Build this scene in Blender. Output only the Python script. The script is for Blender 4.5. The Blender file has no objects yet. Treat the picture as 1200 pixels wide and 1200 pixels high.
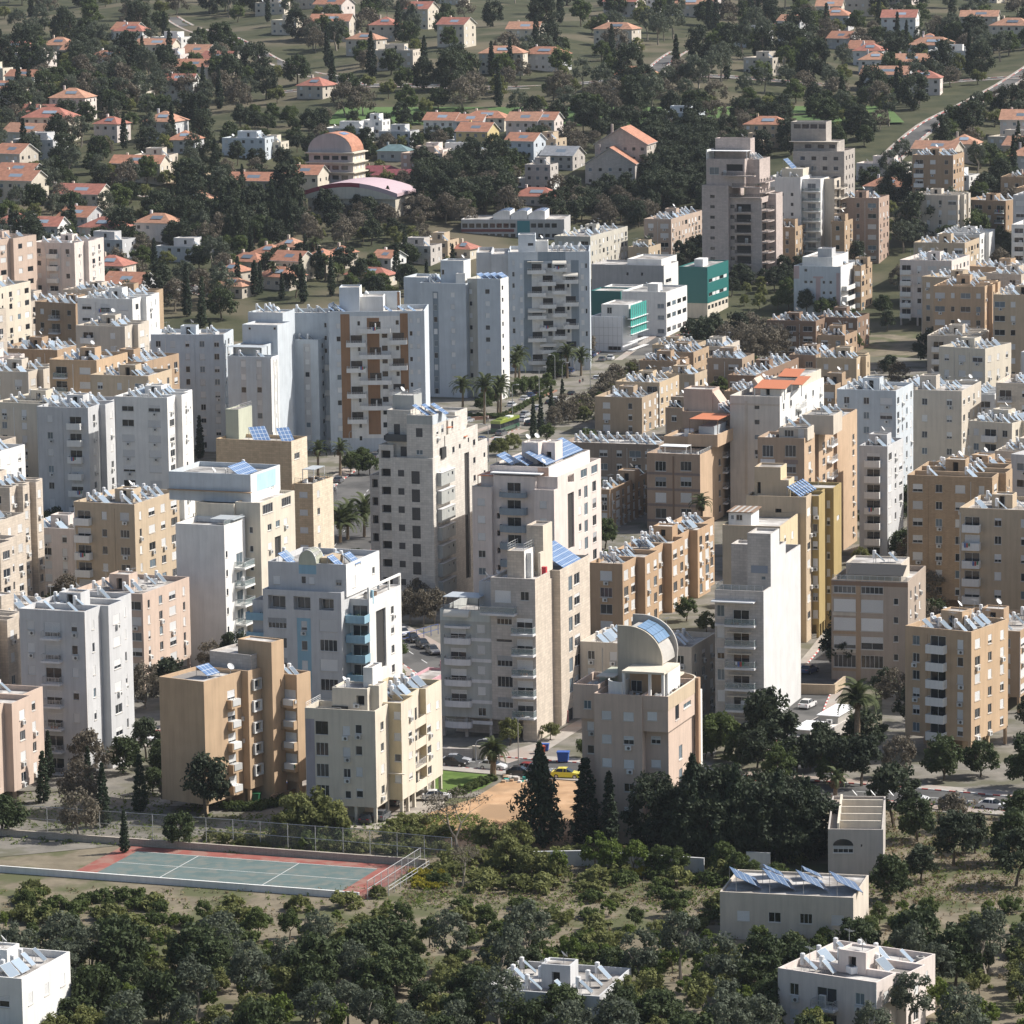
import bpy, bmesh, math, random, zlib
import numpy as np
from mathutils import Matrix, Vector
random.seed(7)
sc = bpy.context.scene
# ------------------------------------------------------------------ camera, sky, sun, exposure
CAM_H, FPX, PITCH, ROLL = 137.0, 5000.0, math.radians(8.92), -0.014
CAMR = Matrix.Rotation(math.pi/2 - PITCH, 3, 'X') @ Matrix.Rotation(ROLL, 3, 'Z')
cam_data = bpy.data.cameras.new('camera')
cam = bpy.data.objects.new('camera', cam_data)
sc.collection.objects.link(cam)
cam.matrix_world = Matrix.Translation((0, 0, CAM_H)) @ CAMR.to_4x4()
cam_data.sensor_width = 36.0
cam_data.lens = 36.0*FPX/1200.0
cam_data.clip_start = 1.0
cam_data.clip_end = 20000.0
sc.camera = cam
SUN_AZ, SUN_EL = math.radians(12.0), math.radians(44.0)     # azimuth from +X (right) towards +Y (away)
world = bpy.data.worlds.new('World'); sc.world = world; world.use_nodes = True
wn = world.node_tree.nodes; wl = world.node_tree.links
sky = wn.new('ShaderNodeTexSky'); sky.sky_type = 'NISHITA'; sky.sun_disc = False
sky.sun_elevation = SUN_EL; sky.sun_rotation = math.pi/2 - SUN_AZ
sky.air_density = 1.0; sky.dust_density = 2.5; sky.ozone_density = 1.0
bg = wn['Background']; bg.inputs['Strength'].default_value = 0.1
wl.new(sky.outputs[0], bg.inputs['Color'])
sun_d = bpy.data.lights.new('sun', 'SUN'); sun_d.energy = 5.0; sun_d.angle = math.radians(0.55)
sun_d.color = (1.0, 0.96, 0.90)
sun = bpy.data.objects.new('sun', sun_d); sc.collection.objects.link(sun)
sdir = Vector((math.cos(SUN_EL)*math.cos(SUN_AZ), math.cos(SUN_EL)*math.sin(SUN_AZ), math.sin(SUN_EL)))
sun.rotation_euler = sdir.to_track_quat('Z', 'Y').to_euler()
sun.location = (300, 600, 400)
sc.view_settings.view_transform = 'Standard'
sc.view_settings.look = 'None'
sc.view_settings.exposure = 0.36
sc.view_settings.gamma = 1.0
sc.cycles.use_denoising = True
sc.cycles.max_bounces = 5; sc.cycles.diffuse_bounces = 3; sc.cycles.glossy_bounces = 2
sc.cycles.transparent_max_bounces = 6; sc.cycles.volume_bounces = 0

COL = sc.collection
# ------------------------------------------------------------------ pixel helpers (1200 px picture)
REG = {0: (0, 0, 1.0), 1: (260, 780, 4.528), 2: (500, 780, 4.528), 3: (760, 780, 4.528), 4: (260, 560, 4.615), 5: (500, 560, 4.615),
       6: (760, 560, 4.615), 7: (260, 340, 4.615), 8: (500, 340, 4.615), 9: (760, 340, 4.615), 10: (260, 138, 4.615),
       11: (500, 138, 4.615), 12: (760, 138, 4.615), 13: (840, 540, 5.216), 14: (440, 460, 5.0), 15: (262, 470, 3.87),
       16: (262, 740, 5.4545), 17: (670, 700, 4.615)}
def zp(r, x, y):
    a, b, s = REG[r]
    return a + x/s, b + y/s
def ray(px, py):
    return CAMR @ Vector(((px-600)/FPX, -(py-600)/FPX, -1.0))
def at_z(px, py, z):
    d = ray(px, py); t = (z-CAM_H)/d.z
    return Vector((d.x*t, d.y*t, z))
_gy = [0, 1080, 1180, 1290, 1400, 1520, 1700, 2000, 2400, 3000, 6000]
_gz = [0, 0, 2, 9, 21, 34, 47, 60, 74, 84, 90]
def gz(x, y):
    z = float(np.interp(y, _gy, _gz))
    if y > 1150:
        k = min(1, (y-1150)/200)
        z += k*(2.2*math.sin(x*.021+y*.008)+1.6*math.sin(x*.05-y*.017+1))
    return z
def hit_height(px, py, h):
    """first point along the pixel's ray that is h above the terrain"""
    d = ray(px, py); lo = None; t = 250.0
    f = lambda t: CAM_H+d.z*t-h-gz(d.x*t, d.y*t)
    while t < 4000:
        if f(t) < 0: break
        t += 15
    lo, hi = t-15, t
    for i in range(40):
        m = (lo+hi)/2
        if f(m) > 0: lo = m
        else: hi = m
    return Vector((d.x*lo, d.y*lo, gz(d.x*lo, d.y*lo)))
def ground(px, py): return hit_height(px, py, 0.0)
CAMRT = CAMR.transposed()
def proj(p):
    v = CAMRT @ (Vector(p)-Vector((0, 0, CAM_H)))
    return 600+FPX*v.x/-v.z, 600-FPX*v.y/-v.z
# ------------------------------------------------------------------ materials
MATS = {}
def new_mat(name):
    m = bpy.data.materials.new(name); m.use_nodes = True
    MATS[name] = m
    return m, m.node_tree.nodes, m.node_tree.links, m.node_tree.nodes['Principled BSDF']
def mat_plain(name, rgb, rough=.6, metal=0, spec=.5, vary=0.0):
    if name in MATS: return MATS[name]
    m, n, l, b = new_mat(name)
    b.inputs['Base Color'].default_value = (*rgb, 1); b.inputs['Roughness'].default_value = rough
    b.inputs['Metallic'].default_value = metal; b.inputs['Specular IOR Level'].default_value = spec
    if vary:
        oi = n.new('ShaderNodeObjectInfo'); hs = n.new('ShaderNodeHueSaturation')
        mp = n.new('ShaderNodeMapRange'); mp.inputs['To Min'].default_value = 1-vary; mp.inputs['To Max'].default_value = 1+vary
        l.new(oi.outputs['Random'], mp.inputs['Value']); l.new(mp.outputs[0], hs.inputs['Value'])
        hs.inputs['Color'].default_value = (*rgb, 1); l.new(hs.outputs[0], b.inputs['Base Color'])
    return m
def mat_wall(name, rgb, stone=0, streak=.15, rough=.85):
    """plaster or stone: cloudy variation, rain streaks, faint courses"""
    if name in MATS: return MATS[name]
    m, n, l, b = new_mat(name)
    tc = n.new('ShaderNodeTexCoord')
    n1 = n.new('ShaderNodeTexNoise'); n1.inputs['Scale'].default_value = .35; n1.inputs['Detail'].default_value = 5
    mp = n.new('ShaderNodeMapping'); mp.inputs['Scale'].default_value = (1.6, 1.6, .12)
    n2 = n.new('ShaderNodeTexNoise'); n2.inputs['Scale'].default_value = 1.0; n2.inputs['Detail'].default_value = 6; n2.inputs['Roughness'].default_value = .65
    l.new(tc.outputs['Object'], n1.inputs['Vector']); l.new(tc.outputs['Object'], mp.inputs['Vector']); l.new(mp.outputs[0], n2.inputs['Vector'])
    r1 = n.new('ShaderNodeMapRange'); r1.inputs[1].default_value = .3; r1.inputs[2].default_value = .7; r1.inputs[3].default_value = 1-.09; r1.inputs[4].default_value = 1.04
    l.new(n1.outputs['Fac'], r1.inputs[0])
    r2 = n.new('ShaderNodeMapRange'); r2.inputs[1].default_value = .42; r2.inputs[2].default_value = .75; r2.inputs[3].default_value = 1.03; r2.inputs[4].default_value = 1-streak
    l.new(n2.outputs['Fac'], r2.inputs[0])
    mu = n.new('ShaderNodeMath'); mu.operation = 'MULTIPLY'; l.new(r1.outputs[0], mu.inputs[0]); l.new(r2.outputs[0], mu.inputs[1])
    last = mu
    if stone:
        sep = n.new('ShaderNodeSeparateXYZ'); l.new(tc.outputs['Object'], sep.inputs[0])
        ad = n.new('ShaderNodeMath'); l.new(sep.outputs[0], ad.inputs[0]); l.new(sep.outputs[1], ad.inputs[1])
        cb = n.new('ShaderNodeCombineXYZ'); l.new(ad.outputs[0], cb.inputs[0]); l.new(sep.outputs[2], cb.inputs[1])
        br = n.new('ShaderNodeTexBrick'); br.inputs['Scale'].default_value = 1; br.inputs['Brick Width'].default_value = .9 if stone == 1 else .5
        br.inputs['Row Height'].default_value = .42 if stone == 1 else .2; br.inputs['Mortar Size'].default_value = .02
        br.inputs['Color1'].default_value = (1.04,)*3+(1,); br.inputs['Color2'].default_value = (.87,)*3+(1,); br.inputs['Mortar'].default_value = (.74,)*3+(1,)
        l.new(cb.outputs[0], br.inputs['Vector'])
        m2 = n.new('ShaderNodeMath'); m2.operation = 'MULTIPLY'; l.new(mu.outputs[0], m2.inputs[0]); l.new(br.outputs['Color'], m2.inputs[1]); last = m2
    mx = n.new('ShaderNodeVectorMath'); mx.operation = 'SCALE'; mx.inputs[0].default_value = rgb
    l.new(last.outputs[0], mx.inputs['Scale']); l.new(mx.outputs[0], b.inputs['Base Color'])
    b.inputs['Roughness'].default_value = rough; b.inputs['Specular IOR Level'].default_value = .2
    bp = n.new('ShaderNodeBump'); bp.inputs['Strength'].default_value = .12; bp.inputs['Distance'].default_value = .03
    n3 = n.new('ShaderNodeTexNoise'); n3.inputs['Scale'].default_value = 4; l.new(tc.outputs['Object'], n3.inputs['Vector'])
    l.new(n3.outputs['Fac'], bp.inputs['Height']); l.new(bp.outputs[0], b.inputs['Normal'])
    return m
def mat_ground(name, c1, c2, scale=.2, c3=None, s3=.03, rough=.95, coord='Object'):
    if name in MATS: return MATS[name]
    m, n, l, b = new_mat(name)
    tc = n.new('ShaderNodeTexCoord')
    n1 = n.new('ShaderNodeTexNoise'); n1.inputs['Scale'].default_value = scale; n1.inputs['Detail'].default_value = 8; n1.inputs['Roughness'].default_value = .65
    l.new(tc.outputs[coord], n1.inputs['Vector'])
    cr = n.new('ShaderNodeValToRGB'); cr.color_ramp.elements[0].position = .35; cr.color_ramp.elements[1].position = .66
    cr.color_ramp.elements[0].color = (*c1, 1); cr.color_ramp.elements[1].color = (*c2, 1)
    l.new(n1.outputs['Fac'], cr.inputs['Fac']); out = cr.outputs[0]
    if c3:
        n2 = n.new('ShaderNodeTexNoise'); n2.inputs['Scale'].default_value = s3; n2.inputs['Detail'].default_value = 5
        l.new(tc.outputs[coord], n2.inputs['Vector'])
        r = n.new('ShaderNodeMapRange'); r.inputs[1].default_value = .48; r.inputs[2].default_value = .58
        l.new(n2.outputs['Fac'], r.inputs[0])
        mx = n.new('ShaderNodeMix'); mx.data_type = 'RGBA'; l.new(r.outputs[0], mx.inputs['Factor']); l.new(out, mx.inputs['A']); mx.inputs['B'].default_value = (*c3, 1)
        out = mx.outputs['Result']
    l.new(out, b.inputs['Base Color']); b.inputs['Roughness'].default_value = rough; b.inputs['Specular IOR Level'].default_value = .15
    return m
def mat_leaf(name, c1, c2, trans=.25):
    if name in MATS: return MATS[name]
    m, n, l, b = new_mat(name)
    oi = n.new('ShaderNodeObjectInfo'); tc = n.new('ShaderNodeTexCoord')
    nz = n.new('ShaderNodeTexNoise'); nz.inputs['Scale'].default_value = 1.1; nz.inputs['Detail'].default_value = 3
    l.new(tc.outputs['Object'], nz.inputs['Vector'])
    ad = n.new('ShaderNodeMath'); ad.operation = 'MULTIPLY_ADD'; ad.inputs[1].default_value = .5; l.new(oi.outputs['Random'], ad.inputs[0]); 
    sb = n.new('ShaderNodeMath'); sb.operation = 'SUBTRACT'; l.new(nz.outputs['Fac'], sb.inputs[0]); sb.inputs[1].default_value = .25; l.new(sb.outputs[0], ad.inputs[2])
    cr = n.new('ShaderNodeValToRGB'); cr.color_ramp.elements[0].color = (*c1, 1); cr.color_ramp.elements[1].color = (*c2, 1)
    l.new(ad.outputs[0], cr.inputs['Fac']); l.new(cr.outputs[0], b.inputs['Base Color'])
    b.inputs['Roughness'].default_value = .7; b.inputs['Specular IOR Level'].default_value = .25
    if trans:
        tr = n.new('ShaderNodeBsdfTranslucent'); l.new(cr.outputs[0], tr.inputs['Color'])
        ms = n.new('ShaderNodeMixShader'); ms.inputs[0].default_value = trans
        l.new(b.outputs[0], ms.inputs[1]); l.new(tr.outputs[0], ms.inputs[2]); l.new(ms.outputs[0], n['Material Output'].inputs['Surface'])
    return m
GLASS = mat_plain('window_glass', (.022, .026, .032), .12, 0, .6, vary=.6)
GLASS_B = mat_plain('bluish_glass', (.13, .17, .20), .15, 0, .6, vary=.3)
FRAME = mat_plain('white_aluminium', (.62, .62, .60), .45, vary=.25)
FRAME_D = mat_plain('dark_aluminium', (.06, .06, .065), .45)
SHUT = mat_plain('white_shutter', (.66, .66, .65), .55, vary=.14)
SHUT_G = mat_plain('grey_shutter', (.36, .37, .38), .6, vary=.25)
SILL = mat_plain('sill_stone', (.55, .52, .48), .8)
DARK = mat_plain('dark_interior', (.035, .033, .032), .9)
ACM = mat_plain('air_conditioner_casing', (.6, .6, .58), .5, vary=.2)
FAN = mat_plain('fan_grille', (.07, .07, .07), .6)
RAIL = mat_plain('railing_metal', (.5, .5, .5), .4, .3)
RAIL_D = mat_plain('dark_railing', (.07, .065, .06), .5)
RGLASS = mat_plain('railing_glass', (.30, .36, .36), .08, 0, .6)
def _see_through(m, f):
    n, l = m.node_tree.nodes, m.node_tree.links; t = n.new('ShaderNodeBsdfTransparent'); x = n.new('ShaderNodeMixShader'); x.inputs[0].default_value = f
    l.new(t.outputs[0], x.inputs[1]); l.new(n['Principled BSDF'].outputs[0], x.inputs[2]); l.new(x.outputs[0], n['Material Output'].inputs['Surface'])
_see_through(RGLASS, .4)
COLLECT = mat_plain('solar_collector_glass', (.22, .27, .32), .14, 0, .7, vary=.4)
PV = None
TANK = mat_plain('white_tank_paint', (.74, .74, .73), .45, vary=.1)
STEEL = mat_plain('galvanised_steel', (.42, .43, .44), .4, .6)
DISH = mat_plain('dish_paint', (.66, .66, .65), .5)
CONC = mat_wall('concrete', (.42, .40, .37))
def mat_pv():
    m, n, l, b = new_mat('photovoltaic_cells')
    tc = n.new('ShaderNodeTexCoord'); br = n.new('ShaderNodeTexBrick'); br.offset = 0
    br.inputs['Scale'].default_value = 1; br.inputs['Brick Width'].default_value = 1.0; br.inputs['Row Height'].default_value = .8; br.inputs['Mortar Size'].default_value = .045
    br.inputs['Color1'].default_value = (.09, .16, .30, 1); br.inputs['Color2'].default_value = (.12, .20, .35, 1); br.inputs['Mortar'].default_value = (.5, .55, .6, 1)
    l.new(tc.outputs['Object'], br.inputs['Vector']); l.new(br.outputs['Color'], b.inputs['Base Color']); b.inputs['Roughness'].default_value = .15
    return m
PV = mat_pv()
# ------------------------------------------------------------------ mesh helpers
class MB:
    def __init__(s): s.v = []; s.f = []; s.m = []; s.mats = []
    def mi(s, mat):
        if mat not in s.mats: s.mats.append(mat)
        return s.mats.index(mat)
    def quad(s, a, b, c, d, mat):
        k = len(s.v); s.v += [tuple(a), tuple(b), tuple(c), tuple(d)]; s.f.append((k, k+1, k+2, k+3)); s.m.append(s.mi(mat))
    def poly(s, pts, mat):
        k = len(s.v); s.v += [tuple(p) for p in pts]; s.f.append(tuple(range(k, k+len(pts)))); s.m.append(s.mi(mat))
    def box(s, x0, x1, y0, y1, z0, z1, mat, rz=0, o=(0, 0, 0)):
        k = len(s.v); c, sn = math.cos(rz), math.sin(rz)
        for z in (z0, z1):
            for x, y in ((x0, y0), (x1, y0), (x1, y1), (x0, y1)):
                s.v.append((o[0]+x*c-y*sn, o[1]+x*sn+y*c, o[2]+z))
        i = s.mi(mat)
        for f in ((0, 3, 2, 1), (4, 5, 6, 7), (0, 1, 5, 4), (1, 2, 6, 5), (2, 3, 7, 6), (3, 0, 4, 7)):
            s.f.append(tuple(k+j for j in f)); s.m.append(i)
    def prism(s, pts, a, b, mat, axis='z'):
        """extrude a 2-D outline (counter-clockwise) from a to b along axis"""
        def P(p, t): return {'z': (p[0], p[1], t), 'y': (p[0], t, p[1]), 'x': (t, p[0], p[1])}[axis]
        k = len(s.v); n = len(pts); i = s.mi(mat)
        s.v += [P(p, a) for p in pts]+[P(p, b) for p in pts]
        s.f.append(tuple(k+j for j in reversed(range(n)))); s.m.append(i)
        s.f.append(tuple(k+n+j for j in range(n))); s.m.append(i)
        for j in range(n):
            s.f.append((k+j, k+(j+1) % n, k+n+(j+1) % n, k+n+j)); s.m.append(i)
    def tube(s, p, q, r0, r1, mat, n=6, cap=True):
        p, q = Vector(p), Vector(q); d = (q-p)
        if d.length < 1e-6: return
        d.normalize(); a = d.orthogonal().normalized(); b = d.cross(a); k = len(s.v); i = s.mi(mat)
        for c, r in ((p, r0), (q, r1)):
            for j in range(n):
                t = 2*math.pi*j/n; s.v.append(tuple(c+a*math.cos(t)*r+b*math.sin(t)*r))
        for j in range(n):
            s.f.append((k+j, k+(j+1) % n, k+n+(j+1) % n, k+n+j)); s.m.append(i)
        if cap:
            s.f.append(tuple(k+j for j in reversed(range(n)))); s.m.append(i)
            s.f.append(tuple(k+n+j for j in range(n))); s.m.append(i)
    def mesh(s, name):
        me = bpy.data.meshes.new(name); me.from_pydata(s.v, [], s.f)
        for m in s.mats: me.materials.append(m)
        me.polygons.foreach_set('material_index', s.m); me.update()
        return me
    def obj(s, name, parent=None):
        return mkobj(name, s.mesh(name), parent)
def mkobj(name, me, parent=None, loc=(0, 0, 0), rz=0):
    o = bpy.data.objects.new(name, me); COL.objects.link(o)
    if parent: o.parent = parent
    o.location = loc; o.rotation_euler = (0, 0, rz)
    return o
def tag(o, label, cat, group=None, kind=None):
    if label: o['label'] = label
    if cat: o['category'] = cat
    if group: o['group'] = group
    if kind: o['kind'] = kind
    return o
CACHE = {}
def cached(key, fn):
    if key not in CACHE: CACHE[key] = fn()
    return CACHE[key]
def rq(v, q=.1): return max(q, round(v/q)*q)
# ---- window pieces (local: x right, y inward, z up; centred on the hole)
def me_frame(w, h, mat, bars, sill):
    def f():
        m = MB(); t = .06
        for a in (-1, 1):
            m.box(a*(w/2-t/2)-t/2, a*(w/2-t/2)+t/2, .07, .15, -h/2, h/2, mat)
        m.box(-w/2+t, w/2-t, .07, .15, h/2-t, h/2, mat); m.box(-w/2+t, w/2-t, .07, .15, -h/2, -h/2+t, mat)
        for i in range(bars):
            x = -w/2+w*(i+1)/(bars+1); m.box(x-.025, x+.025, .075, .145, -h/2+t, h/2-t, mat)
        if sill: m.box(-w/2-.08, w/2+.08, -.09, .1, -h/2-.1, -h/2-.002, SILL)
        return m.mesh('window')
    return cached(('fr', rq(w), rq(h), mat.name, bars, sill), f)
def me_pane(w, h, mat):
    def f():
        m = MB(); m.box(-w/2+.05, w/2-.05, .105, .125, -h/2+.05, h/2-.05, mat); return m.mesh('pane')
    return cached(('pn', rq(w), rq(h), mat.name), f)
def me_shutter(w, h, frac, mat):
    def f():
        m = MB(); z = h/2-.02; b = h/2-h*frac+.02; n = max(3, int((z-b)/.16)); d = (z-b)/n
        for i in range(n):
            a = z-i*d
            m.box(-w/2+.03, w/2-.03, .03, .06, a-d*.86, a, mat)
        return m.mesh('shutter')
    return cached(('sh', rq(w), rq(h), round(frac, 1), mat.name), f)
def me_far_window(w, h, mat, fmat):
    def f():
        m = MB(); m.box(-w/2, w/2, .1, .13, -h/2, h/2, fmat); m.box(-w/2+.07, w/2-.07, .07, .1, -h/2+.07, h/2-.07, mat)
        return m.mesh('window')
    return cached(('fw', rq(w), rq(h), mat.name, fmat.name), f)
def me_ac():
    def f():
        m = MB(); m.box(-.42, .42, -.38, -.06, -.3, .3, ACM)
        pts = [(.1+.22*math.cos(t*math.pi/5), .22*math.sin(t*math.pi/5)) for t in range(10)]
        m.prism([(p[0], p[1]) for p in reversed(pts)], -.40, -.385, FAN, 'y')
        m.box(-.36, -.32, -.36, .0, -.36, -.3, STEEL); m.box(.32, .36, -.36, .0, -.36, -.3, STEEL)
        return m.mesh('air_conditioner')
    return cached('ac', f)
def me_heater(two):
    def f():
        m = MB(); W = 1.0 if not two else 2.05; L = 2.0; an = math.radians(42); c, s = math.cos(an), math.sin(an)
        # collector slopes down to +x, upper end at x=-L*c/2
        x0, z0, x1, z1 = -L*c/2, .25+L*s, L*c/2, .25; nx, nz = s*.07, c*.07
        m.prism([(x0, z0), (x1, z1), (x1+nx, z1+nz), (x0+nx, z0+nz)][::-1], -W/2, W/2, STEEL, 'y')
        m.quad((x0+nx*1.15+.03, -W/2+.05, z0+nz*1.15-.03), (x1+nx*1.15-.03, -W/2+.05, z1+nz*1.15+.03), (x1+nx*1.15-.03, W/2-.05, z1+nz*1.15+.03), (x0+nx*1.15+.03, W/2-.05, z0+nz*1.15-.03), COLLECT)
        for y in (-W/2+.05, W/2-.05):
            m.tube((x0+.05, y, 0), (x0+.05, y, z0-.05), .03, .03, STEEL, 4, False); m.tube((x1-.05, y, 0), (x1-.05, y, z1), .03, .03, STEEL, 4, False)
        return m.mesh('solar_water_heater')
    return cached(('he', two), f)
def me_tank():
    def f():
        m = MB(); m.tube((-.95, 0, .75), (-.95, 0, 2.05), .30, .30, TANK, 12); m.tube((-.95, 0, 2.05), (-.95, 0, 2.12), .29, .18, TANK, 12)
        for t in range(3):
            a = t*2.1; m.tube((-.95+.25*math.cos(a), .25*math.sin(a), 0), (-.95+.25*math.cos(a), .25*math.sin(a), .78), .025, .025, STEEL, 4, False)
        return m.mesh('water_tank')
    return cached('tank', f)
def me_dish():
    def f():
        m = MB(); R = .55; rings = [(0, 0)]+[(R*i/3, .16*(i/3)**2) for i in (1, 2, 3)]
        T = Matrix.Rotation(math.radians(50), 3, 'Y')
        P = lambda r, h, t: tuple(T @ Vector((r*math.cos(t), r*math.sin(t), h))+Vector((0, 0, 1.1)))
        for i in range(3):
            for j in range(12):
                t0, t1 = j*math.pi/6, (j+1)*math.pi/6
                m.quad(P(*rings[i], t0), P(*rings[i+1], t0), P(*rings[i+1], t1), P(*rings[i], t1), DISH)
        m.tube((0, 0, 0), (0, 0, 1.05), .04, .04, STEEL, 5); m.tube(P(R, .16, 0), tuple(T @ Vector((0, 0, .5))+Vector((0, 0, 1.1))), .02, .02, STEEL, 4)
        return m.mesh('satellite_dish')
    return cached('dish', f)
# ------------------------------------------------------------------ building builder
ROOF_W = mat_ground('whitewashed_roof', (.34, .32, .30), (.58, .56, .53), .5, (.25, .23, .21), .2)
ROOF_G = mat_ground('grey_roof_felt', (.17, .165, .16), (.30, .29, .275), .5, (.38, .37, .35), .25)
FOOT = []
class Bld:
    """local frame: x to the right along the front (A), y back along the right side (B), origin at the front right corner on the ground"""
    def __init__(s, name, label, top, base=None, h=None, xl=None, xr=None, alpha=20, cat='apartment block', group=None, storey=3.1, far=False, seed=0, WA=None, WB=None):
        s.al = math.radians(alpha); s.st = storey; s.far = far; s.rng = random.Random(seed or zlib.crc32((name+str(top)).encode()) % 9973)
        tx, ty = zp(*(top or base))
        if base is not None:
            bx, by = zp(*base); o = ground(bx, by)
            if h: s.H = h
            else:
                lo, hi = 0, 120
                for i in range(50):
                    mid = (lo+hi)/2
                    if proj(o+Vector((0, 0, mid)))[1] > ty: lo = mid
                    else: hi = mid
                s.H = lo
        else:
            o = hit_height(tx, ty, h); s.H = h
        FOOT.append((o.x, o.y))
        s.o = o
        s.root = bpy.data.objects.new(name, None); COL.objects.link(s.root); s.root.empty_display_size = 2
        s.root.location = o; s.root.rotation_euler = (0, 0, -s.al)
        tag(s.root, label, cat, group)
        c, sn = math.cos(s.al), math.sin(s.al)
        s.ex = Vector((c, -sn, 0)); s.ey = Vector((sn, c, 0))
        s.boxes = []
        s.WA = WA if WA else (-s.X(*xl) if xl else None)
        s.WB = WB if WB else (s.Y(*xr) if xr else None)
        s.px = FPX/o.y        # pixels per metre there
        if 0: print(f'{name}: WA={s.WA} WB={s.WB} H={s.H:.1f} o=({o.x:.0f},{o.y:.0f},{o.z:.0f}) px/m={s.px:.1f}')
    # ---- pixel to local coordinates
    def hit(s, r, x, y, plane, c=0.0):
        px, py = zp(r, x, y); d = ray(px, py); C = Vector((0, 0, CAM_H))
        n = s.ey if plane == 'A' else s.ex if plane == 'B' else Vector((0, 0, 1))
        p0 = s.o+n*c
        t = (p0-C).dot(n)/d.dot(n); q = C+d*t-s.o
        return q.dot(s.ex), q.dot(s.ey), q.z
    def X(s, r, x, y=None, c=0.0): return s.hit(r, x, y if y is not None else 0, 'A', c)[0]
    def Y(s, r, x, y=None, c=0.0): return s.hit(r, x, y if y is not None else 0, 'B', c)[1]
    def ZA(s, r, x, y, c=0.0): return s.hit(r, x, y, 'A', c)[2]
    def ZB(s, r, x, y, c=0.0): return s.hit(r, x, y, 'B', c)[2]
    def R(s, r, x, y, z): return s.hit(r, x, y, 'Z', z)[:2]
    # ---- volumes
    def box(s, x0, x1, y0, y1, z0, z1, wall, par=.7, roof=None, cap=None, wallB=None):
        b = dict(x0=min(x0, x1), x1=max(x0, x1), y0=min(y0, y1), y1=max(y0, y1), z0=z0, z1=z1, wall=wall, par=par, roof=roof or ROOF_W, cap=cap or wall, wallB=wallB or wall, A=[], B=[], Z=[])
        s.boxes.append(b); return b
    def add(s, name, me, loc=(0, 0, 0), rz=0, parent=None):
        return mkobj(name, me, parent or s.root, loc, rz)
    # ---- one opening with its window
    def opening(s, b, face, u, z, w, h, kind, ac=0, depth=.2, sill=True):
        lim = (b['x0'], b['x1']) if face == 'A' else (b['y0'], b['y1'])
        w, h = rq(w), rq(h)
        if u-w/2 < lim[0]+.1 or u+w/2 > lim[1]-.1 or z-h/2 < b['z0']+.05 or z+h/2 > b['z1']-.1: return
        for q in b[face]:
            if abs(q[0]-u) < (q[2]+w)/2+.02 and abs(q[1]-z) < (q[3]+h)/2+.02: return
        if kind == 'r': kind = s.rng.choice('ssssswwhhhbc' if w > 1.5 else 'sssswwhhb')
        deep = {'l': 1.3, 'd': .8, 'g': .35}.get(kind, depth)
        b[face].append((u, z, w, h, deep, kind))
        loc = (u, b['y0'], z) if face == 'A' else (b['x1'], u, z); rz = 0 if face == 'A' else math.pi/2
        size = max(w*(1 if face == 'A' else .38), h)*s.px
        if kind in 'wshbcDkm':
            pm = {'b': GLASS_B}.get(kind, GLASS); fm = FRAME_D if kind in 'Dk' else FRAME
            if kind == 'c' or kind == 'm': bars = max(1, int(w/.8))
            else: bars = 1 if w > 1.0 else 0
            if size < 7 or s.far:
                s.add('window', me_far_window(w, h, SHUT if kind == 's' else GLASS_B if kind == 'b' else GLASS, fm), loc, rz)
            else:
                o = s.add('window', me_frame(w, h, fm, bars, sill and kind != 'k'), loc, rz)
                if kind == 's':
                    s.add('shutter', me_shutter(w, h, 1.0, SHUT), parent=o)
                else:
                    s.add('pane', me_pane(w, h, pm), parent=o)
                    if kind == 'h': s.add('shutter', me_shutter(w, h, s.rng.choice((.3, .5, .7)), SHUT), parent=o)
                    if kind == 'm': s.add('shutter', me_shutter(w, h, .5, SHUT_G), parent=o)
                    if kind == 'k': s.add('shutter', me_shutter(w, h, .95, FRAME_D), parent=o)
        elif kind == 'l':
            ww, hh = min(w-.3, 2.4), h-.35
            off = (0, 1.05) ; m = me_frame(ww, hh, FRAME, 1, False)
            lc = (u, b['y0']+1.1, z-.1) if face == 'A' else (b['x1']-1.1, u, z-.1)
            o = s.add('balcony_door', m, lc, rz); s.add('pane', me_pane(ww, hh, GLASS), parent=o)
        if ac:
            dz = -h/2-.45; du = s.rng.uniform(-.25, .25)
            l2 = (u+du, b['y0'], z+dz) if face == 'A' else (b['x1'], u+du, z+dz)
            s.add('air_conditioner', me_ac(), l2, rz)
    def W(s, b, face, r, x, y, w, h, n=1, kind='s', step=None, ac='', sill=True):
        """a column of n windows; x, y centre and w, h size of the topmost one in the picture"""
        c = b['y0'] if face == 'A' else b['x1']; k = 0 if face == 'A' else 1
        u0, u1 = s.hit(r, x-w/2, y, face, c)[k], s.hit(r, x+w/2, y, face, c)[k]
        z0, z1 = s.hit(r, x, y+h/2, face, c)[2], s.hit(r, x, y-h/2, face, c)[2]
        st = step or s.st
        for i in range(n):
            kd = kind[i % len(kind)]
            if kd == '-': continue
            a = ac[i % len(ac)] if ac else '0'
            s.opening(b, face, (u0+u1)/2, (z0+z1)/2-i*st, abs(u1-u0), z1-z0, kd, a == '1', sill=sill)
    def grid(s, b, face, cols, zs, w=1.2, h=1.3, kind='r', ac=.25):
        """regular windows: cols in metres along the face"""
        for u in cols:
            ww = u[1] if isinstance(u, tuple) else w; kd = u[2] if isinstance(u, tuple) and len(u) > 2 else kind
            uu = u[0] if isinstance(u, tuple) else u
            for z in zs:
                s.opening(b, face, uu, z, ww, h, s.rng.choice(kd), s.rng.random() < ac)
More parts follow.
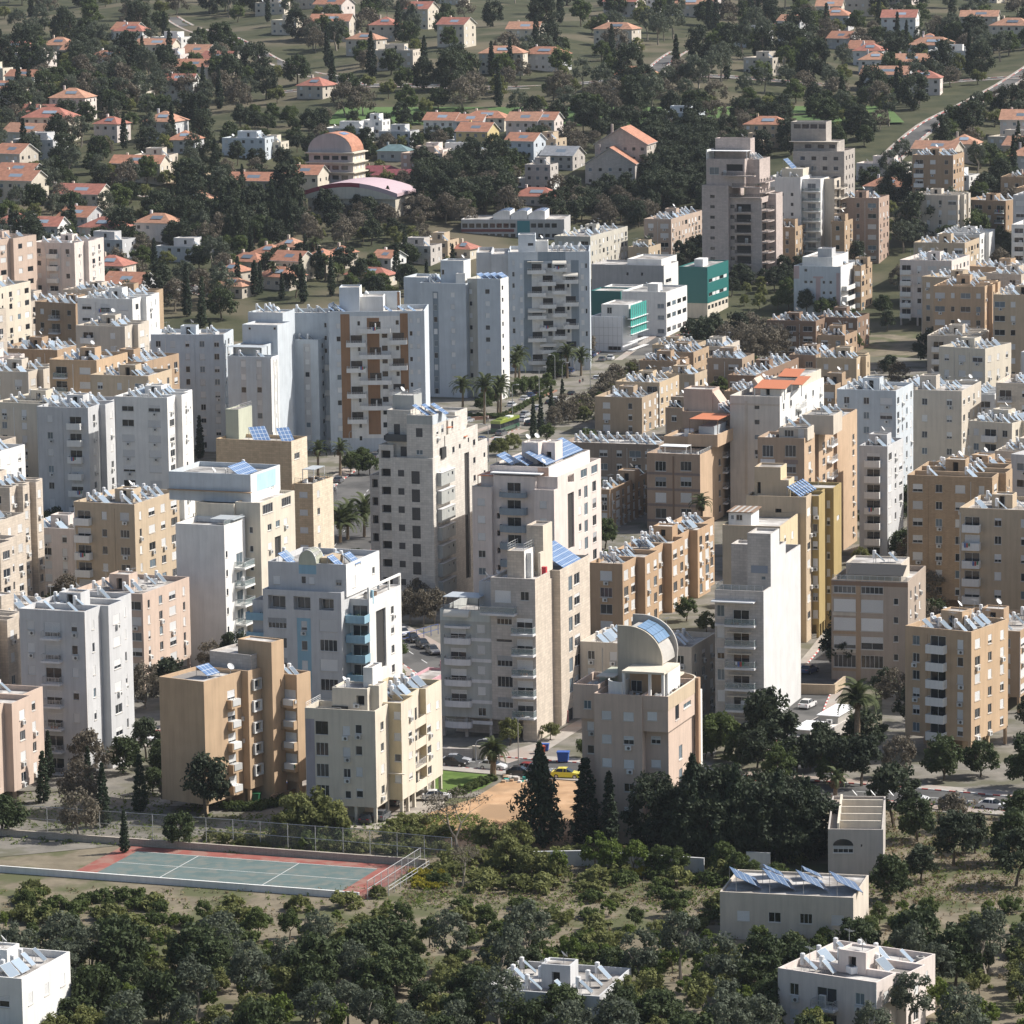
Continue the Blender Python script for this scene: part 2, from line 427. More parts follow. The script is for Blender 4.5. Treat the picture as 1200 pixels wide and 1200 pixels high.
    def ac(s, b, face, r, x, y, n=1, step=None):
        c = b['y0'] if face == 'A' else b['x1']; q = s.hit(r, x, y, face, c)
        for i in range(n):
            z = q[2]-i*(step or s.st)
            s.add('air_conditioner', me_ac(), (q[0], c, z) if face == 'A' else (c, q[1], z), 0 if face == 'A' else math.pi/2)
    # ---- balcony: u0..u1 metres along the face, zf floor level
    def balcony(s, b, face, u0, u1, zf, depth, mat, style='solid', ph=1.0, door=True, round_=False, slab=None, awning=None):
        w = abs(u1-u0); u = (u0+u1)/2; key = ('bal', round(w, 1), round(depth, 1), mat.name, style, round(ph, 1), round_, slab.name if slab else '')
        slab = slab or mat
        def outline(k, d0=0.0):
            if not round_: return [(-w/2+k, 0), (-w/2+k, -depth+k), (w/2-k, -depth+k), (w/2-k, 0)]
            pts = [(-w/2+k, 0), (-w/2+k, -depth*.55+k)]
            for i in range(9):
                t = math.pi-math.pi*i/8; pts.append(((w/2-k)*math.cos(t)*.985, -depth*.55-(depth*.45-k)*math.sin(t)))
            return pts+[(w/2-k, -depth*.55+k), (w/2-k, 0)]
        def wallstrip(m, k0, k1, z0, z1, mt):
            a, c = outline(k0), outline(k1)
            for i in range(len(a)-1):
                p, q, p2, q2 = a[i], a[i+1], c[i], c[i+1]
                m.quad((*p, z0), (*q, z0), (*q, z1), (*p, z1), mt); m.quad((*q2, z0), (*p2, z0), (*p2, z1), (*q2, z1), mt)
                m.quad((*p, z1), (*q, z1), (*q2, z1), (*p2, z1), mt); m.quad((*p, z0), (*p2, z0), (*q2, z0), (*q, z0), mt)
        def fs():
            m = MB(); m.prism(outline(0), -.3, 0, slab)
            if style == 'solid': wallstrip(m, 0, .12, 0, ph, mat)
            elif style == 'half': wallstrip(m, 0, .12, 0, ph*.62, mat)
            return m.mesh('balcony')
        def fr():
            m = MB(); mt = {'glass': RGLASS, 'rail': RAIL, 'dark': RAIL_D, 'half': RAIL}[style]
            if style == 'glass':
                wallstrip(m, .05, .07, .08, ph-.06, RGLASS); wallstrip(m, .03, .09, ph-.06, ph, RAIL)
            else:
                z0 = ph*.62 if style == 'half' else .08
                wallstrip(m, .04, .09, ph-.06, ph, mt)
                nb = 1 if style == 'half' else 4
                for i in range(nb): wallstrip(m, .055, .075, z0+(ph-.1-z0)*(i+.4)/nb, z0+(ph-.1-z0)*(i+.4)/nb+.05, mt)
                a = outline(.065)
                for i in range(len(a)-1):
                    L = math.dist(a[i], a[i+1]); n = max(1, int(L/.5))
                    for j in range(n+1):
                        x, y = a[i][0]+(a[i+1][0]-a[i][0])*j/n, a[i][1]+(a[i+1][1]-a[i][1])*j/n
                        m.box(x-.02, x+.02, y-.02, y+.02, 0, ph-.06, mt)
            return m.mesh('railing')
        c = b['y0'] if face == 'A' else b['x1']
        loc = (u, c, zf) if face == 'A' else (c, u, zf); rz = 0 if face == 'A' else math.pi/2
        o = s.add('balcony', cached(key, fs), loc, rz)
        if style != 'solid': s.add('railing', cached(key+('r',), fr), parent=o)
        if awning:
            def fa():
                m = MB(); ww = w-.1; pr = [(-.02, 2.55)]+[(-.02-(depth+.15)*math.sin(t*math.pi/12), 1.55+1.0*math.cos(t*math.pi/12)) for t in range(0, 7)]
                for i in range(len(pr)-1):
                    (ya, za), (yb, zb) = pr[i], pr[i+1]
                    m.quad((-ww/2, ya, za), (-ww/2, yb, zb), (ww/2, yb, zb), (ww/2, ya, za), awning)
                    m.quad((-ww/2, ya, za-.04), (ww/2, ya, za-.04), (ww/2, yb, zb-.04), (-ww/2, yb, zb-.04), awning)
                for sx in (-1, 1): m.poly([(sx*ww/2, p[0], p[1]) for p in pr]+[(sx*ww/2, -.02, pr[-1][1])], awning)
                return m.mesh('awning')
            s.add('awning', cached(('aw', round(w, 1), round(depth, 1), awning.name), fa), parent=o)
        if s.rng.random() < .6 and w > 1.2 and not s.far:
            q = s.rng.choice((0, 0, 2, 3, 4, 1)); s.add('balcony_item', me_item(q), (s.rng.uniform(-w/2+.6, w/2-.6), -depth*(.98 if q == 1 else .5), .0 if q != 1 else ph-.05), 0, o)
        if door:
            dw = w-.3 if door == 'd' else min(w-.4, 2.6); s.opening(b, face, u, zf+1.15, dw, 2.2, door if isinstance(door, str) else s.rng.choice('wwh'), sill=False)
        return o
    def BAL(s, b, face, r, x0, x1, y, n, depth, mat, style='solid', step=None, ph=1.0, door=True, round_=False, slab=None, awning=None, skip=()):
        """x0..x1 at the wall line and y of the first floor slab in the picture"""
        c = b['y0'] if face == 'A' else b['x1']; k = 0 if face == 'A' else 1
        u0, u1 = s.hit(r, x0, y, face, c)[k], s.hit(r, x1, y, face, c)[k]
        z = s.hit(r, (x0+x1)/2, y, face, c-(depth if face == 'A' else -depth))[2]
        for i in range(n):
            if i in skip: continue
            aw = awning[i] if isinstance(awning, dict) and i in awning else (awning if not isinstance(awning, dict) else None)
            s.balcony(b, face, u0, u1, z-i*(step or s.st), depth, mat, style, ph, door, round_, slab, aw)
    def panel(s, b, face, r, x0, x1, y0, y1, mat, proud=.06, name='wall_panel'):
        c = b['y0'] if face == 'A' else b['x1']; k = 0 if face == 'A' else 1
        u0, u1 = sorted((s.hit(r, x0, y0, face, c)[k], s.hit(r, x1, y0, face, c)[k]))
        xm = (x0+x1)/2; z1, z0 = s.hit(r, xm, y0, face, c)[2], s.hit(r, xm, y1, face, c)[2]
        if name == 'wall_panel' and proud <= .08:      # painted or clad zone of the wall itself
            L = (b['x0'], b['x1']) if face == 'A' else (b['y0'], b['y1']); b['Z'].append((face, max(u0, L[0]), min(u1, L[1]), max(z0, b['z0']), min(z1, b['z1']), mat)); return
        return s.slab(b, face, u0, u1, z0, z1, mat, proud, name)
    def slab(s, b, face, u0, u1, z0, z1, mat, proud=.06, name='wall_panel'):
        c = b['y0'] if face == 'A' else b['x1']; m = MB()
        if face == 'A': m.box(u0, u1, c-proud, c+.02, z0, z1, mat)
        else: m.box(c-.02, c+proud, u0, u1, z0, z1, mat)
        return m.obj(name, s.root)
    def solid(s, name, x0, x1, y0, y1, z0, z1, mat):
        m = MB(); m.box(x0, x1, y0, y1, z0, z1, mat); return m.obj(name, s.root)
    def pilotis(s, b, h, nx=4, ny=4, mat=None, core=True):
        mat = mat or b['wall']; me = cached(('col', round(h, 1), mat.name), lambda: _colmesh(h, mat))
        for i in range(nx):
            for j in range(ny):
                if 0 < i < nx-1 and 0 < j < ny-1: continue
                s.add('column', me, (b['x0']+.3+(b['x1']-b['x0']-.6)*i/(nx-1), b['y0']+.3+(b['y1']-b['y0']-.6)*j/(ny-1), 0))
        if core:
            x, y = (b['x0']+b['x1'])/2, (b['y0']+b['y1'])/2
            s.solid('stair_core', x-3, x+1.5, y-1, y+3, -.2, h+.1, mat)
    # ---- roof furniture
    def heater(s, x, y, z, two=False, rz=None):
        o = s.add('solar_water_heater', me_heater(two), (x, y, z), s.rng.uniform(-.22, .22) if rz is None else rz)
        if s.rng.random() < .88: s.add('water_tank', me_tank(), parent=o)
    def heaters(s, b, nx, ny, m=1.2, skip=.1, x=None, y=None):
        z = b['z1']-b['par']; X0, X1 = x or (b['x0']+m, b['x1']-m); Y0, Y1 = y or (b['y0']+m, b['y1']-m)
        for i in range(nx):
            for j in range(ny):
                if s.rng.random() < skip: continue
                s.heater(X0+(X1-X0)*(i+.5)/nx+s.rng.uniform(-.3, .3), Y0+(Y1-Y0)*(j+.5)/ny+s.rng.uniform(-.3, .3), z, s.rng.random() < .3)
    def HP(s, z, pts, two=False):
        for r, x, y in pts:
            q = s.R(r, x, y, z); s.heater(q[0], q[1], z, two)
    def dish(s, x, y, z): s.add('satellite_dish', me_dish(), (x, y, z), s.rng.uniform(-.5, .8))
    def pv(s, x, y, z, w, l, tilt=30, rz=0):
        """photovoltaic table, w along y, l along the slope, lower edge towards +x"""
        m = MB(); a = math.radians(tilt); c, sn = math.cos(a), math.sin(a)
        m.box(-l/2, l/2, -w/2, w/2, 0, .06, PV); o = m.obj('solar_panel', s.root)
        o.location = (x, y, z+.3+l*sn/2); o.rotation_euler = (0, a, rz)
        for sy in (-w/2+.1, w/2-.1):
            for sx, h in ((-1, l*sn), (1, 0)):
                f = MB(); f.tube((0, 0, -.3-h), (0, 0, 0), .04, .04, STEEL, 4); q = f.obj('leg', s.root); dx, dy = sx*(l*c/2-.05), sy
                q.location = (x+dx*math.cos(rz)-dy*math.sin(rz), y+dx*math.sin(rz)+dy*math.cos(rz), z+.3+h)
    # ---- build the wall meshes with their openings cut in
    def build(s):
        for b in s.boxes:
            m = MB(); wl_ = b['wall']
            for face in 'AB':
                u0, u1 = (b['x0'], b['x1']) if face == 'A' else (b['y0'], b['y1'])
                if face == 'A': P = lambda u, z, d=0, c=b['y0']: (u, c+d, z)
                else: P = lambda u, z, d=0, c=b['x1']: (c-d, u, z)
                wl_ = b['wall'] if face == 'A' else b['wallB']
                hs = [(q[0]-q[2]/2, q[0]+q[2]/2, q[1]-q[3]/2, q[1]+q[3]/2, q[4], q[5]) for q in b[face]]
                zn = [q for q in b['Z'] if q[0] == face]
                us = sorted({round(u0, 4), round(u1, 4)} | {round(q[i], 4) for q in hs for i in (0, 1)} | {round(q[i], 4) for q in zn for i in (1, 2)})
                zs = sorted({round(b['z0'], 4), round(b['z1'], 4)} | {round(q[i], 4) for q in hs for i in (2, 3)} | {round(q[i], 4) for q in zn for i in (3, 4)})
                for i in range(len(zs)-1):
                    zm = (zs[i]+zs[i+1])/2; act = [q for q in hs if q[2] < zm < q[3]]; zz = [q for q in zn if q[3] < zm < q[4]]; start = cur = None
                    for j in range(len(us)):
                        mt = None
                        if j < len(us)-1:
                            um = (us[j]+us[j+1])/2
                            if not any(q[0] < um < q[1] for q in act):
                                mt = wl_
                                for q in zz:
                                    if q[1] < um < q[2]: mt = q[5]
                        if mt is not cur:
                            if cur is not None: m.quad(P(start, zs[i]), P(us[j], zs[i]), P(us[j], zs[i+1]), P(start, zs[i+1]), cur)
                            start, cur = us[j], mt
                for a, c, z0, z1, d, kd in hs:
                    bm_ = DARK if kd in 'dg' else wl_
                    m.quad(P(a, z0), P(a, z0, d), P(a, z1, d), P(a, z1), wl_); m.quad(P(c, z0, d), P(c, z0), P(c, z1), P(c, z1, d), wl_)
                    m.quad(P(a, z0), P(c, z0), P(c, z0, d), P(a, z0, d), wl_); m.quad(P(a, z1, d), P(c, z1, d), P(c, z1), P(a, z1), wl_)
                    m.quad(P(a, z0, d), P(c, z0, d), P(c, z1, d), P(a, z1, d), bm_)
            x0, x1, y0, y1, z0, z1 = (b[k] for k in ('x0', 'x1', 'y0', 'y1', 'z0', 'z1'))
            wl_ = b['wall']
            m.quad((x1, y1, z0), (x0, y1, z0), (x0, y1, z1), (x1, y1, z1), wl_); m.quad((x0, y1, z0), (x0, y0, z0), (x0, y0, z1), (x0, y1, z1), wl_)
            m.quad((x0, y0, z0), (x0, y1, z0), (x1, y1, z0), (x1, y0, z0), wl_)
            p = b['par']; t = .22; zr = z1-p
            if p > 0:
                a = [(x0, y0), (x1, y0), (x1, y1), (x0, y1)]; c = [(x0+t, y0+t), (x1-t, y0+t), (x1-t, y1-t), (x0+t, y1-t)]
                for i in range(4):
                    j = (i+1) % 4
                    m.quad((*a[i], z1), (*a[j], z1), (*c[j], z1), (*c[i], z1), b['cap']); m.quad((*c[j], zr), (*c[i], zr), (*c[i], z1), (*c[j], z1), wl_)
                m.obj('wall', s.root)
                r = MB(); r.quad((*c[0], zr), (*c[1], zr), (*c[2], zr), (*c[3], zr), b['roof']); r.obj('roof', s.root)
            else:
                m.obj('wall', s.root)
                r = MB(); r.quad((x0, y0, z1), (x1, y0, z1), (x1, y1, z1), (x0, y1, z1), b['roof']); r.obj('roof', s.root)
        return s
def _colmesh(h, mat):
    m = MB(); m.box(-.22, .22, -.22, .22, -.3, h+.02, mat); return m.mesh('column')
def generic(name, label, top, h=None, base=None, xl=None, xr=None, alpha=20, wall=None, n=4, pil=False, WA=None, WB=None, cat='apartment block', group=None, seed=1, heat=(3, 4),
            balc=None, stair=True, par=.8, far=False, dA=3.4, dB=3.3, acp=.3, kind='r', wh=(1.25, 1.35), steps=0, bsteps=1.3, roof=None):
    """an ordinary slab block: window grid, optional stepped side bays, solar heaters, stair head"""
    b = Bld(name, label, top, base, h, xl, xr, alpha, cat, group, seed=seed, far=far, WA=WA, WB=WB)
    wall = wall or CONC; z0 = 2.6 if pil else -.4
    b.st = (b.H-par-(z0 if pil else 0))/n
    zs = [z0*(1 if pil else 0)+b.st*(i+.52) for i in range(n)]
    segs = []
    if steps:
        L = b.WB/steps
        for i in range(steps):
            off = -bsteps if i % 2 == 0 else 0
            segs.append((off, i*L, (i+1)*L))
    else: segs = [(0, 0, b.WB)]
    bx = []
    for off, ya, yb in segs:
        q = b.box(-b.WA, off, ya, yb-.004, z0, b.H-(b.rng.uniform(0, .02)), wall, par, roof); bx.append(q)
        L = yb-ya; k = max(1, int(L/dB)); cols = [(ya+L*(j+.5)/k, b.rng.choice((wh[0], wh[0], .8, 1.7, min(2.4, L/k-.5)))) for j in range(k)]
        b.grid(q, 'B', cols, zs, *wh, kind, acp)
    q = bx[0]; W = q['x1']-q['x0']; k = max(1, int(W/dA)); cols = [q['x0']+W*(j+.5)/k for j in range(k)]
    if balc:
        side = b.rng.randrange(k)
        for z in zs:
            b.balcony(q, 'A', cols[side]-1.5, cols[side]+1.5, z-b.st*.5+.05, 1.3, balc if not isinstance(balc, tuple) else balc[0], balc[1] if isinstance(balc, tuple) else 'solid')
    b.grid(q, 'A', [(c, b.rng.choice((wh[0], wh[0], 1.0, 1.8, min(2.6, W/k-.6)))) for c in cols], zs, *wh, kind, acp)
    if pil: b.pilotis(dict(x0=-b.WA, x1=min(o for o, _, _ in segs), y0=0, y1=b.WB, wall=wall), z0, 4, max(3, int(b.WB/5)), wall)
    if stair:
        sx = -b.WA*b.rng.uniform(.45, .6); sy = b.WB*b.rng.uniform(.4, .6)
        hh = b.rng.uniform(2.2, 3.0); t = b.box(sx-1.8, sx+1.8, sy-1.6, sy+1.6, b.H-par+.002, b.H-par+hh, wall, .25)
        b.opening(t, 'A', sx, b.H-par+1.1, 1.0, 1.9, 'd')
        if b.rng.random() < .6: b.dish(sx+.5, sy, b.H-par+hh-.25)
    fake = dict(x0=-b.WA, x1=min(o for o, _, _ in segs), y0=0, y1=b.WB, z1=b.H, par=par)
    if heat: b.heaters(fake, *heat)
    for i in range(1+b.rng.randrange(2)): b.add('antenna', me_antenna(), (b.rng.uniform(-b.WA+1, -2), b.rng.uniform(1, b.WB-1), b.H-par), b.rng.uniform(0, 3))
    for i in range(b.rng.randrange(2, 5)): b.add('roof_unit', me_unit(b.rng.randrange(3)), (b.rng.uniform(-b.WA+1, -2.2), b.rng.uniform(1, b.WB-1), b.H-par), b.rng.uniform(0, 3))
    for i in range(k+1):
        if b.rng.random() < .4: b.slab(bx[0], 'A', bx[0]['x0']+W*i/k-.07 if i else bx[0]['x0']+.1, bx[0]['x0']+W*i/k+.03 if i else bx[0]['x0']+.2, max(z0, 0)+.1, b.H-.9, b.rng.choice((FRAME, SILL, wall)), .09, 'rain_pipe')
    return b.build()

def me_antenna():
    def f():
        m = MB(); m.tube((0, 0, 0), (0, 0, 3.4), .035, .025, STEEL, 4); m.tube((-.7, 0, 3.1), (.9, 0, 3.1), .02, .02, STEEL, 4)
        for i in range(5): m.tube((-.6+i*.33, -.45+.05*i, 3.1), (-.6+i*.33, .45-.05*i, 3.1), .015, .015, STEEL, 3)
        return m.mesh('antenna')
    return cached('antenna', f)
def me_unit(k):
    def f():
        m = MB(); a = [PERGM, TANK, CONC][k]; m.box(-.6, .6, -.45, .45, .12, [.75, .9, .55][k], a); m.box(-.5, .5, -.35, .35, 0, .12, STEEL); m.tube((0, 0, [.75, .9, .55][k]), (0, 0, [.75, .9, .55][k]+.1), .28, .28, FAN, 10); m.tube((.6, 0, .2), (2.4, .2, .12), .05, .05, STEEL, 4); return m.mesh('roof_unit')
    return cached(('unit', k), f)
PERGM = mat_plain('beige_casing', (.40, .36, .30), .6)

LEAFY = mat_plain('pot_plant_leaves', (.05, .09, .03), .7); CLOTHS = [mat_plain('cloth_'+n, c, .9) for n, c in (('white', (.6, .6, .6)), ('blue', (.08, .14, .35)), ('red', (.4, .07, .06)), ('green', (.08, .22, .12)))]
def me_item(q):
    def f():
        m = MB(); r = random.Random(q)
        if q == 0:      # pot plants
            for x in (-.4, .1, .5):
                m.tube((x, 0, 0), (x, 0, .35), .14, .18, BROWN_POT, 8)
                for i in range(14): a = r.uniform(0, 6.3); h = r.uniform(.5, 1.1); m.poly([(x, 0, .35), (x+.25*math.cos(a), .25*math.sin(a), h), (x+.15*math.cos(a+.6), .15*math.sin(a+.6), h-.1)], LEAFY)
        elif q == 1:    # laundry over the rail
            for i in range(4): x = -.55+i*.36; d = r.uniform(.4, .8); m.box(x, x+.3, -.06, -.03, -d, .04, CLOTHS[i])
        elif q == 2:    # table and chair
            m.box(-.4, .2, -.3, .3, .68, .72, FRAME); m.box(.35, .75, -.2, .2, .4, .45, FRAME); m.box(.71, .75, -.2, .2, .45, .9, FRAME)
            for x, y in ((-.36, -.26), (-.36, .26), (.16, -.26), (.16, .26), (.37, -.18), (.37, .18), (.73, -.18), (.73, .18)): m.tube((x, y, 0), (x, y, .68 if x < .3 else .42), .02, .02, FRAME_D, 4)
        elif q == 3: m.box(-.42, .42, -.16, .16, .05, .65, ACM); m.box(-.3, .3, -.17, -.16, .15, .55, FAN)
        else:           # cupboard
            m.box(-.4, .4, -.22, .22, 0, 1.5, FRAME); m.box(-.37, -.02, -.24, -.22, .06, 1.44, SHUT_G); m.box(.02, .37, -.24, -.22, .06, 1.44, SHUT_G)
        return m.mesh('balcony_item')
    return cached(('item', q), f)
BROWN_POT = mat_plain('clay_pot', (.35, .16, .09), .8)
# ------------------------------------------------------------------ ground sheet
def build_ground():
    xs = list(np.arange(-900, 901, 30)); ys = list(np.arange(120, 3001, 30))
    xs = [-2600, -1500]+xs+[1500, 2600]; ys = [-600, -200]+ys+[3500, 4200]
    v = [(float(x), float(y), gz(x, y)-.05) for y in ys for x in xs]; n = len(xs)
    f = [(j*n+i, j*n+i+1, (j+1)*n+i+1, (j+1)*n+i) for j in range(len(ys)-1) for i in range(n-1)]
    me = bpy.data.meshes.new('ground'); me.from_pydata(v, [], f)
    me.materials.append(mat_ground('earth', (.14, .12, .085), (.23, .195, .14), .25, (.095, .10, .05), .11))
    me.materials.append(mat_ground('hill_scrub', (.036, .043, .021), (.078, .077, .042), .09, (.115, .10, .066), .02))
    me.polygons.foreach_set('material_index', [1 if v[q[0]][1] > 1140 else 0 for q in f])
    o = mkobj('ground', me); o['kind'] = 'structure'
build_ground()
# ------------------------------------------------------------------ wall colours
CREAM = mat_wall('cream_plaster', (.62, .56, .46)); CREAM_Y = mat_wall('yellowish_plaster', (.60, .50, .33))
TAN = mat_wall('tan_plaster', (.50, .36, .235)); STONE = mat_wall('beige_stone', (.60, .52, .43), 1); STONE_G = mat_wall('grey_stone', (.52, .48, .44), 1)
GREY_GREEN = mat_wall('grey_green_plaster', (.42, .43, .41)); PINKB = mat_wall('pinkish_beige_plaster', (.55, .43, .35)); OCHRE = mat_wall('ochre_plaster', (.50, .40, .285))
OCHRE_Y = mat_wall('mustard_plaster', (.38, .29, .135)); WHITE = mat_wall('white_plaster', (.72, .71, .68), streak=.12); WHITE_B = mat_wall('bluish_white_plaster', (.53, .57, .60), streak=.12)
GREYP = mat_wall('light_grey_plaster', (.53, .53, .53)); BLUE = mat_wall('light_blue_plaster', (.27, .43, .52)); BLUE_L = mat_wall('pale_blue_plaster', (.42, .60, .66))
LILAC = mat_wall('lilac_grey_plaster', (.36, .33, .35)); BLUEGREY = mat_wall('blue_grey_plaster', (.24, .285, .32)); ROSE = mat_wall('rosy_white_plaster', (.68, .60, .55))
BROWN = mat_wall('brown_plaster', (.40, .285, .19)); BROWN_D = mat_wall('dark_brown_plaster', (.25, .17, .12)); BRICK = mat_wall('buff_brick', (.45, .33, .22), 2); PURPB = mat_wall('mauve_brown_plaster', (.25, .20, .18))
SLABG = mat_wall('pale_slab_concrete', (.66, .65, .65)); PERG = mat_plain('grey_metal_sheet', (.40, .43, .45), .5); WHITE_M = mat_plain('white_metal_sheet', (.78, .78, .77), .5)
DARKCLOTH = mat_plain('black_shade_cloth', (.03, .03, .03), .8); ORANGE = mat_plain('terracotta_sheet', (.50, .17, .08), .7); RED = mat_plain('red_cloth', (.5, .04, .05), .7)
PINK = mat_wall('pink_plaster', (.55, .33, .36)); SAGE = mat_wall('sage_plaster', (.47, .48, .38)); PALE = mat_wall('pale_beige_plaster', (.56, .50, .42))
def pergola(b, x0, x1, y0, y1, z, h, roofm, post=None, slats=False):
    """posts and a thin roof; one part"""
    m = MB(); post = post or FRAME
    for x in (x0+.08, x1-.08):
        for y in (y0+.08, y1-.08): m.box(x-.06, x+.06, y-.06, y+.06, z, z+h, post)
    m.box(x0, x1, y0, y1, z+h, z+h+.1, roofm)
    return m.obj('pergola', b.root)
def rail(b, pts, z, h=1.0, style='rail'):
    """railing along a polyline on a roof"""
    m = MB(); mt = {'rail': RAIL, 'dark': RAIL_D, 'glass': RGLASS, 'white': FRAME}[style]
    for (xa, ya), (xb, yb) in zip(pts, pts[1:]):
        L = math.hypot(xb-xa, yb-ya); n = max(1, int(L/1.2))
        for i in range(n+1):
            t = i/n; m.tube((xa+(xb-xa)*t, ya+(yb-ya)*t, z), (xa+(xb-xa)*t, ya+(yb-ya)*t, z+h), .03, .03, RAIL if style == 'glass' else mt, 4)
        m.tube((xa, ya, z+h), (xb, yb, z+h), .035, .035, RAIL if style == 'glass' else mt, 4)
        if style == 'glass': m.quad((xa, ya, z+.08), (xb, yb, z+.08), (xb, yb, z+h-.05), (xa, ya, z+h-.05), RGLASS)
        else:
            for k in (.35, .68): m.tube((xa, ya, z+h*k), (xb, yb, z+h*k), .022, .022, mt, 4)
    return m.obj('railing', b.root)
def scatter_clutter(b, x0, x1, y0, y1, z, n):
    """small roof boxes, pots and chairs as separate parts"""
    for i in range(n):
        x, y = b.rng.uniform(x0, x1), b.rng.uniform(y0, y1); w, d, h = b.rng.uniform(.3, .9), b.rng.uniform(.3, .7), b.rng.uniform(.3, .9)
        m = MB(); mt = b.rng.choice([CONC, FRAME, DARKCLOTH, BROWN_D, PERG, TANK]); m.box(-w/2, w/2, -d/2, d/2, 0, h, mt); m.box(-w/2+.06, w/2-.06, -d/2+.06, d/2-.06, h, h+.12, b.rng.choice([CONC, FRAME_D, PERG]))
        o = m.obj('roof_crate', b.root); o.location = (x, y, z); o.rotation_euler = (0, 0, b.rng.uniform(0, 3))

# ------------------------------------------------------------------ B1: cream block on columns beside the court
def b1():
    b = Bld('apartment_building', 'cream five-storey block raised on columns behind the sports court fence', (1, 810, 242), base=(1, 824, 838), xl=(1, 440, 242), xr=(1, 882, 205), alpha=18)
    zs = b.ZA(1, 700, 748); b.st = (b.ZA(1, 700, 330)-b.ZA(1, 700, 668))/3
    WB = b.WB
    m = b.box(-b.WA, 0, 0, WB, zs, b.H, CREAM, 1.0)
    b.panel(m, 'A', 1, 443, 490, 282, 735, LILAC)
    b.W(m, 'A', 1, 530, 330, 68, 70, 4, 'Dccc'); b.W(m, 'A', 1, 660, 345, 40, 48, 3, 'ssw', ac='111'); b.W(m, 'A', 1, 670, 685, 32, 42, 1, 'w')
    b.W(m, 'A', 1, 725, 338, 34, 46, 4, 'wwsh', ac='1000'); b.ac(m, 'A', 1, 625, 718)
    b.W(m, 'B', 1, 850, 320, 16, 45, 4, 'wwsw'); b.ac(m, 'B', 1, 850, 705)
    x2 = b.X(1, 952, 300, WB); zr = b.ZA(1, 950, 200, WB); L = b.Y(1, 1165, 125, x2)
    y1, y2 = b.Y(1, 1022, 170, x2), b.Y(1, 1082, 150, x2)
    r1 = b.box(-b.WA*.6, x2, WB+.004, y1, zs, zr, CREAM_Y, .8, wallB=CREAM)
    r2 = b.box(-b.WA*.6, x2-1.0, y1+.004, y2-.004, zs, zr-.02, CREAM_Y, .8, wallB=CREAM)
    r3 = b.box(-b.WA*.6, x2, y2, L, zs, zr, CREAM_Y, .8, wallB=CREAM)
    b.W(r1, 'A', 1, 930, 265, 34, 40, 4, 'ssws'); b.W(r1, 'B', 1, 998, 250, 18, 34, 4, 'shsh', ac='1100')
    b.W(r3, 'B', 1, 1098, 225, 20, 42, 4, 'shww', ac='0110'); b.W(r3, 'B', 1, 1145, 205, 16, 40, 4, 'sss-')
    for i in range(4): b.balcony(r2, 'B', y1+.1, y2-.1, zs+.15+i*b.st, 1.0, CREAM, 'solid' if i != 1 else 'rail', 1.0)
    b.solid('ledge', -b.WA*.3, x2+.5, WB-.5, WB, b.ZA(1, 900, 572, WB), b.ZA(1, 900, 572, WB)+.12, CREAM)
    for x in (-b.WA+.3, -b.WA*.66, -b.WA*.3, -.3):
        for y in (.3, WB-.3): b.add('column', cached(('c1', zs), lambda: _colmesh(zs, CREAM)), (x, y, 0))
    for y in (WB+.4, (WB+y1)/2, y1-.2, y2+.3, (y2+L)/2, L-.3): b.add('column', cached(('c1', zs), lambda: _colmesh(zs, CREAM)), (x2-.3, y, 0))
    b.solid('stair_core', -5.5, -3, WB*.6, L-4, -.3, zs+.05, CREAM)
    # penthouse and lift head
    yp = b.R(1, 600, 190, b.H)[1]; zf = b.H-1.0
    xa, xb = b.X(1, 585, 150, 2.6), b.X(1, 772, 160, 2.6)
    p = b.box(xa, xb, 2.6, 7.5, zf, b.ZA(1, 650, 118, 2.6), CREAM, .25)
    b.W(p, 'A', 1, 605, 188, 34, 44, 1, 's'); b.W(p, 'A', 1, 735, 185, 42, 50, 1, 'd')
    xc, xd = b.X(1, 748, 60, 6.5), b.X(1, 848, 60, 6.5)
    t = b.box(b.X(1, 750, 60, 5), b.X(1, 800, 60, 5), 5, 9, zf+2.6, b.ZA(1, 770, 10, 5), WHITE, .2)
    q = b.box(b.X(1, 776, 170, 4.0), -.8, 4.0, WB+2, zf, b.ZA(1, 790, 105, 4.0), CREAM, .25); b.W(q, 'B', 1, 815, 165, 18, 40, 1, 'w')
    rail(b, [(b.X(1, 503, 240), .12), (b.X(1, 630, 240), .12)], b.H-.9, 1.1, 'white'); rail(b, [(-b.WA+.12, .2), (-b.WA+.12, 6)], b.H-.1, .8, 'white')
    b.ac(p, 'A', 1, 715, 212); b.add('satellite_dish', me_dish(), (xa+1.4, 4, p['z1']-.25))
    b.add('roof_tank', me_tank(), (xa+2.8, 4.2, p['z1']-1.0))
    b.solid('shade_cloth', xa, xa+2.4, 2.3, 2.5, zf+.05, zf+.95, DARKCLOTH)
    b.heaters(dict(x0=-5.5, x1=x2-.5, y0=WB+3, y1=L, z1=zr, par=.8), 3, 4, skip=.1)
    b.build()
b1()
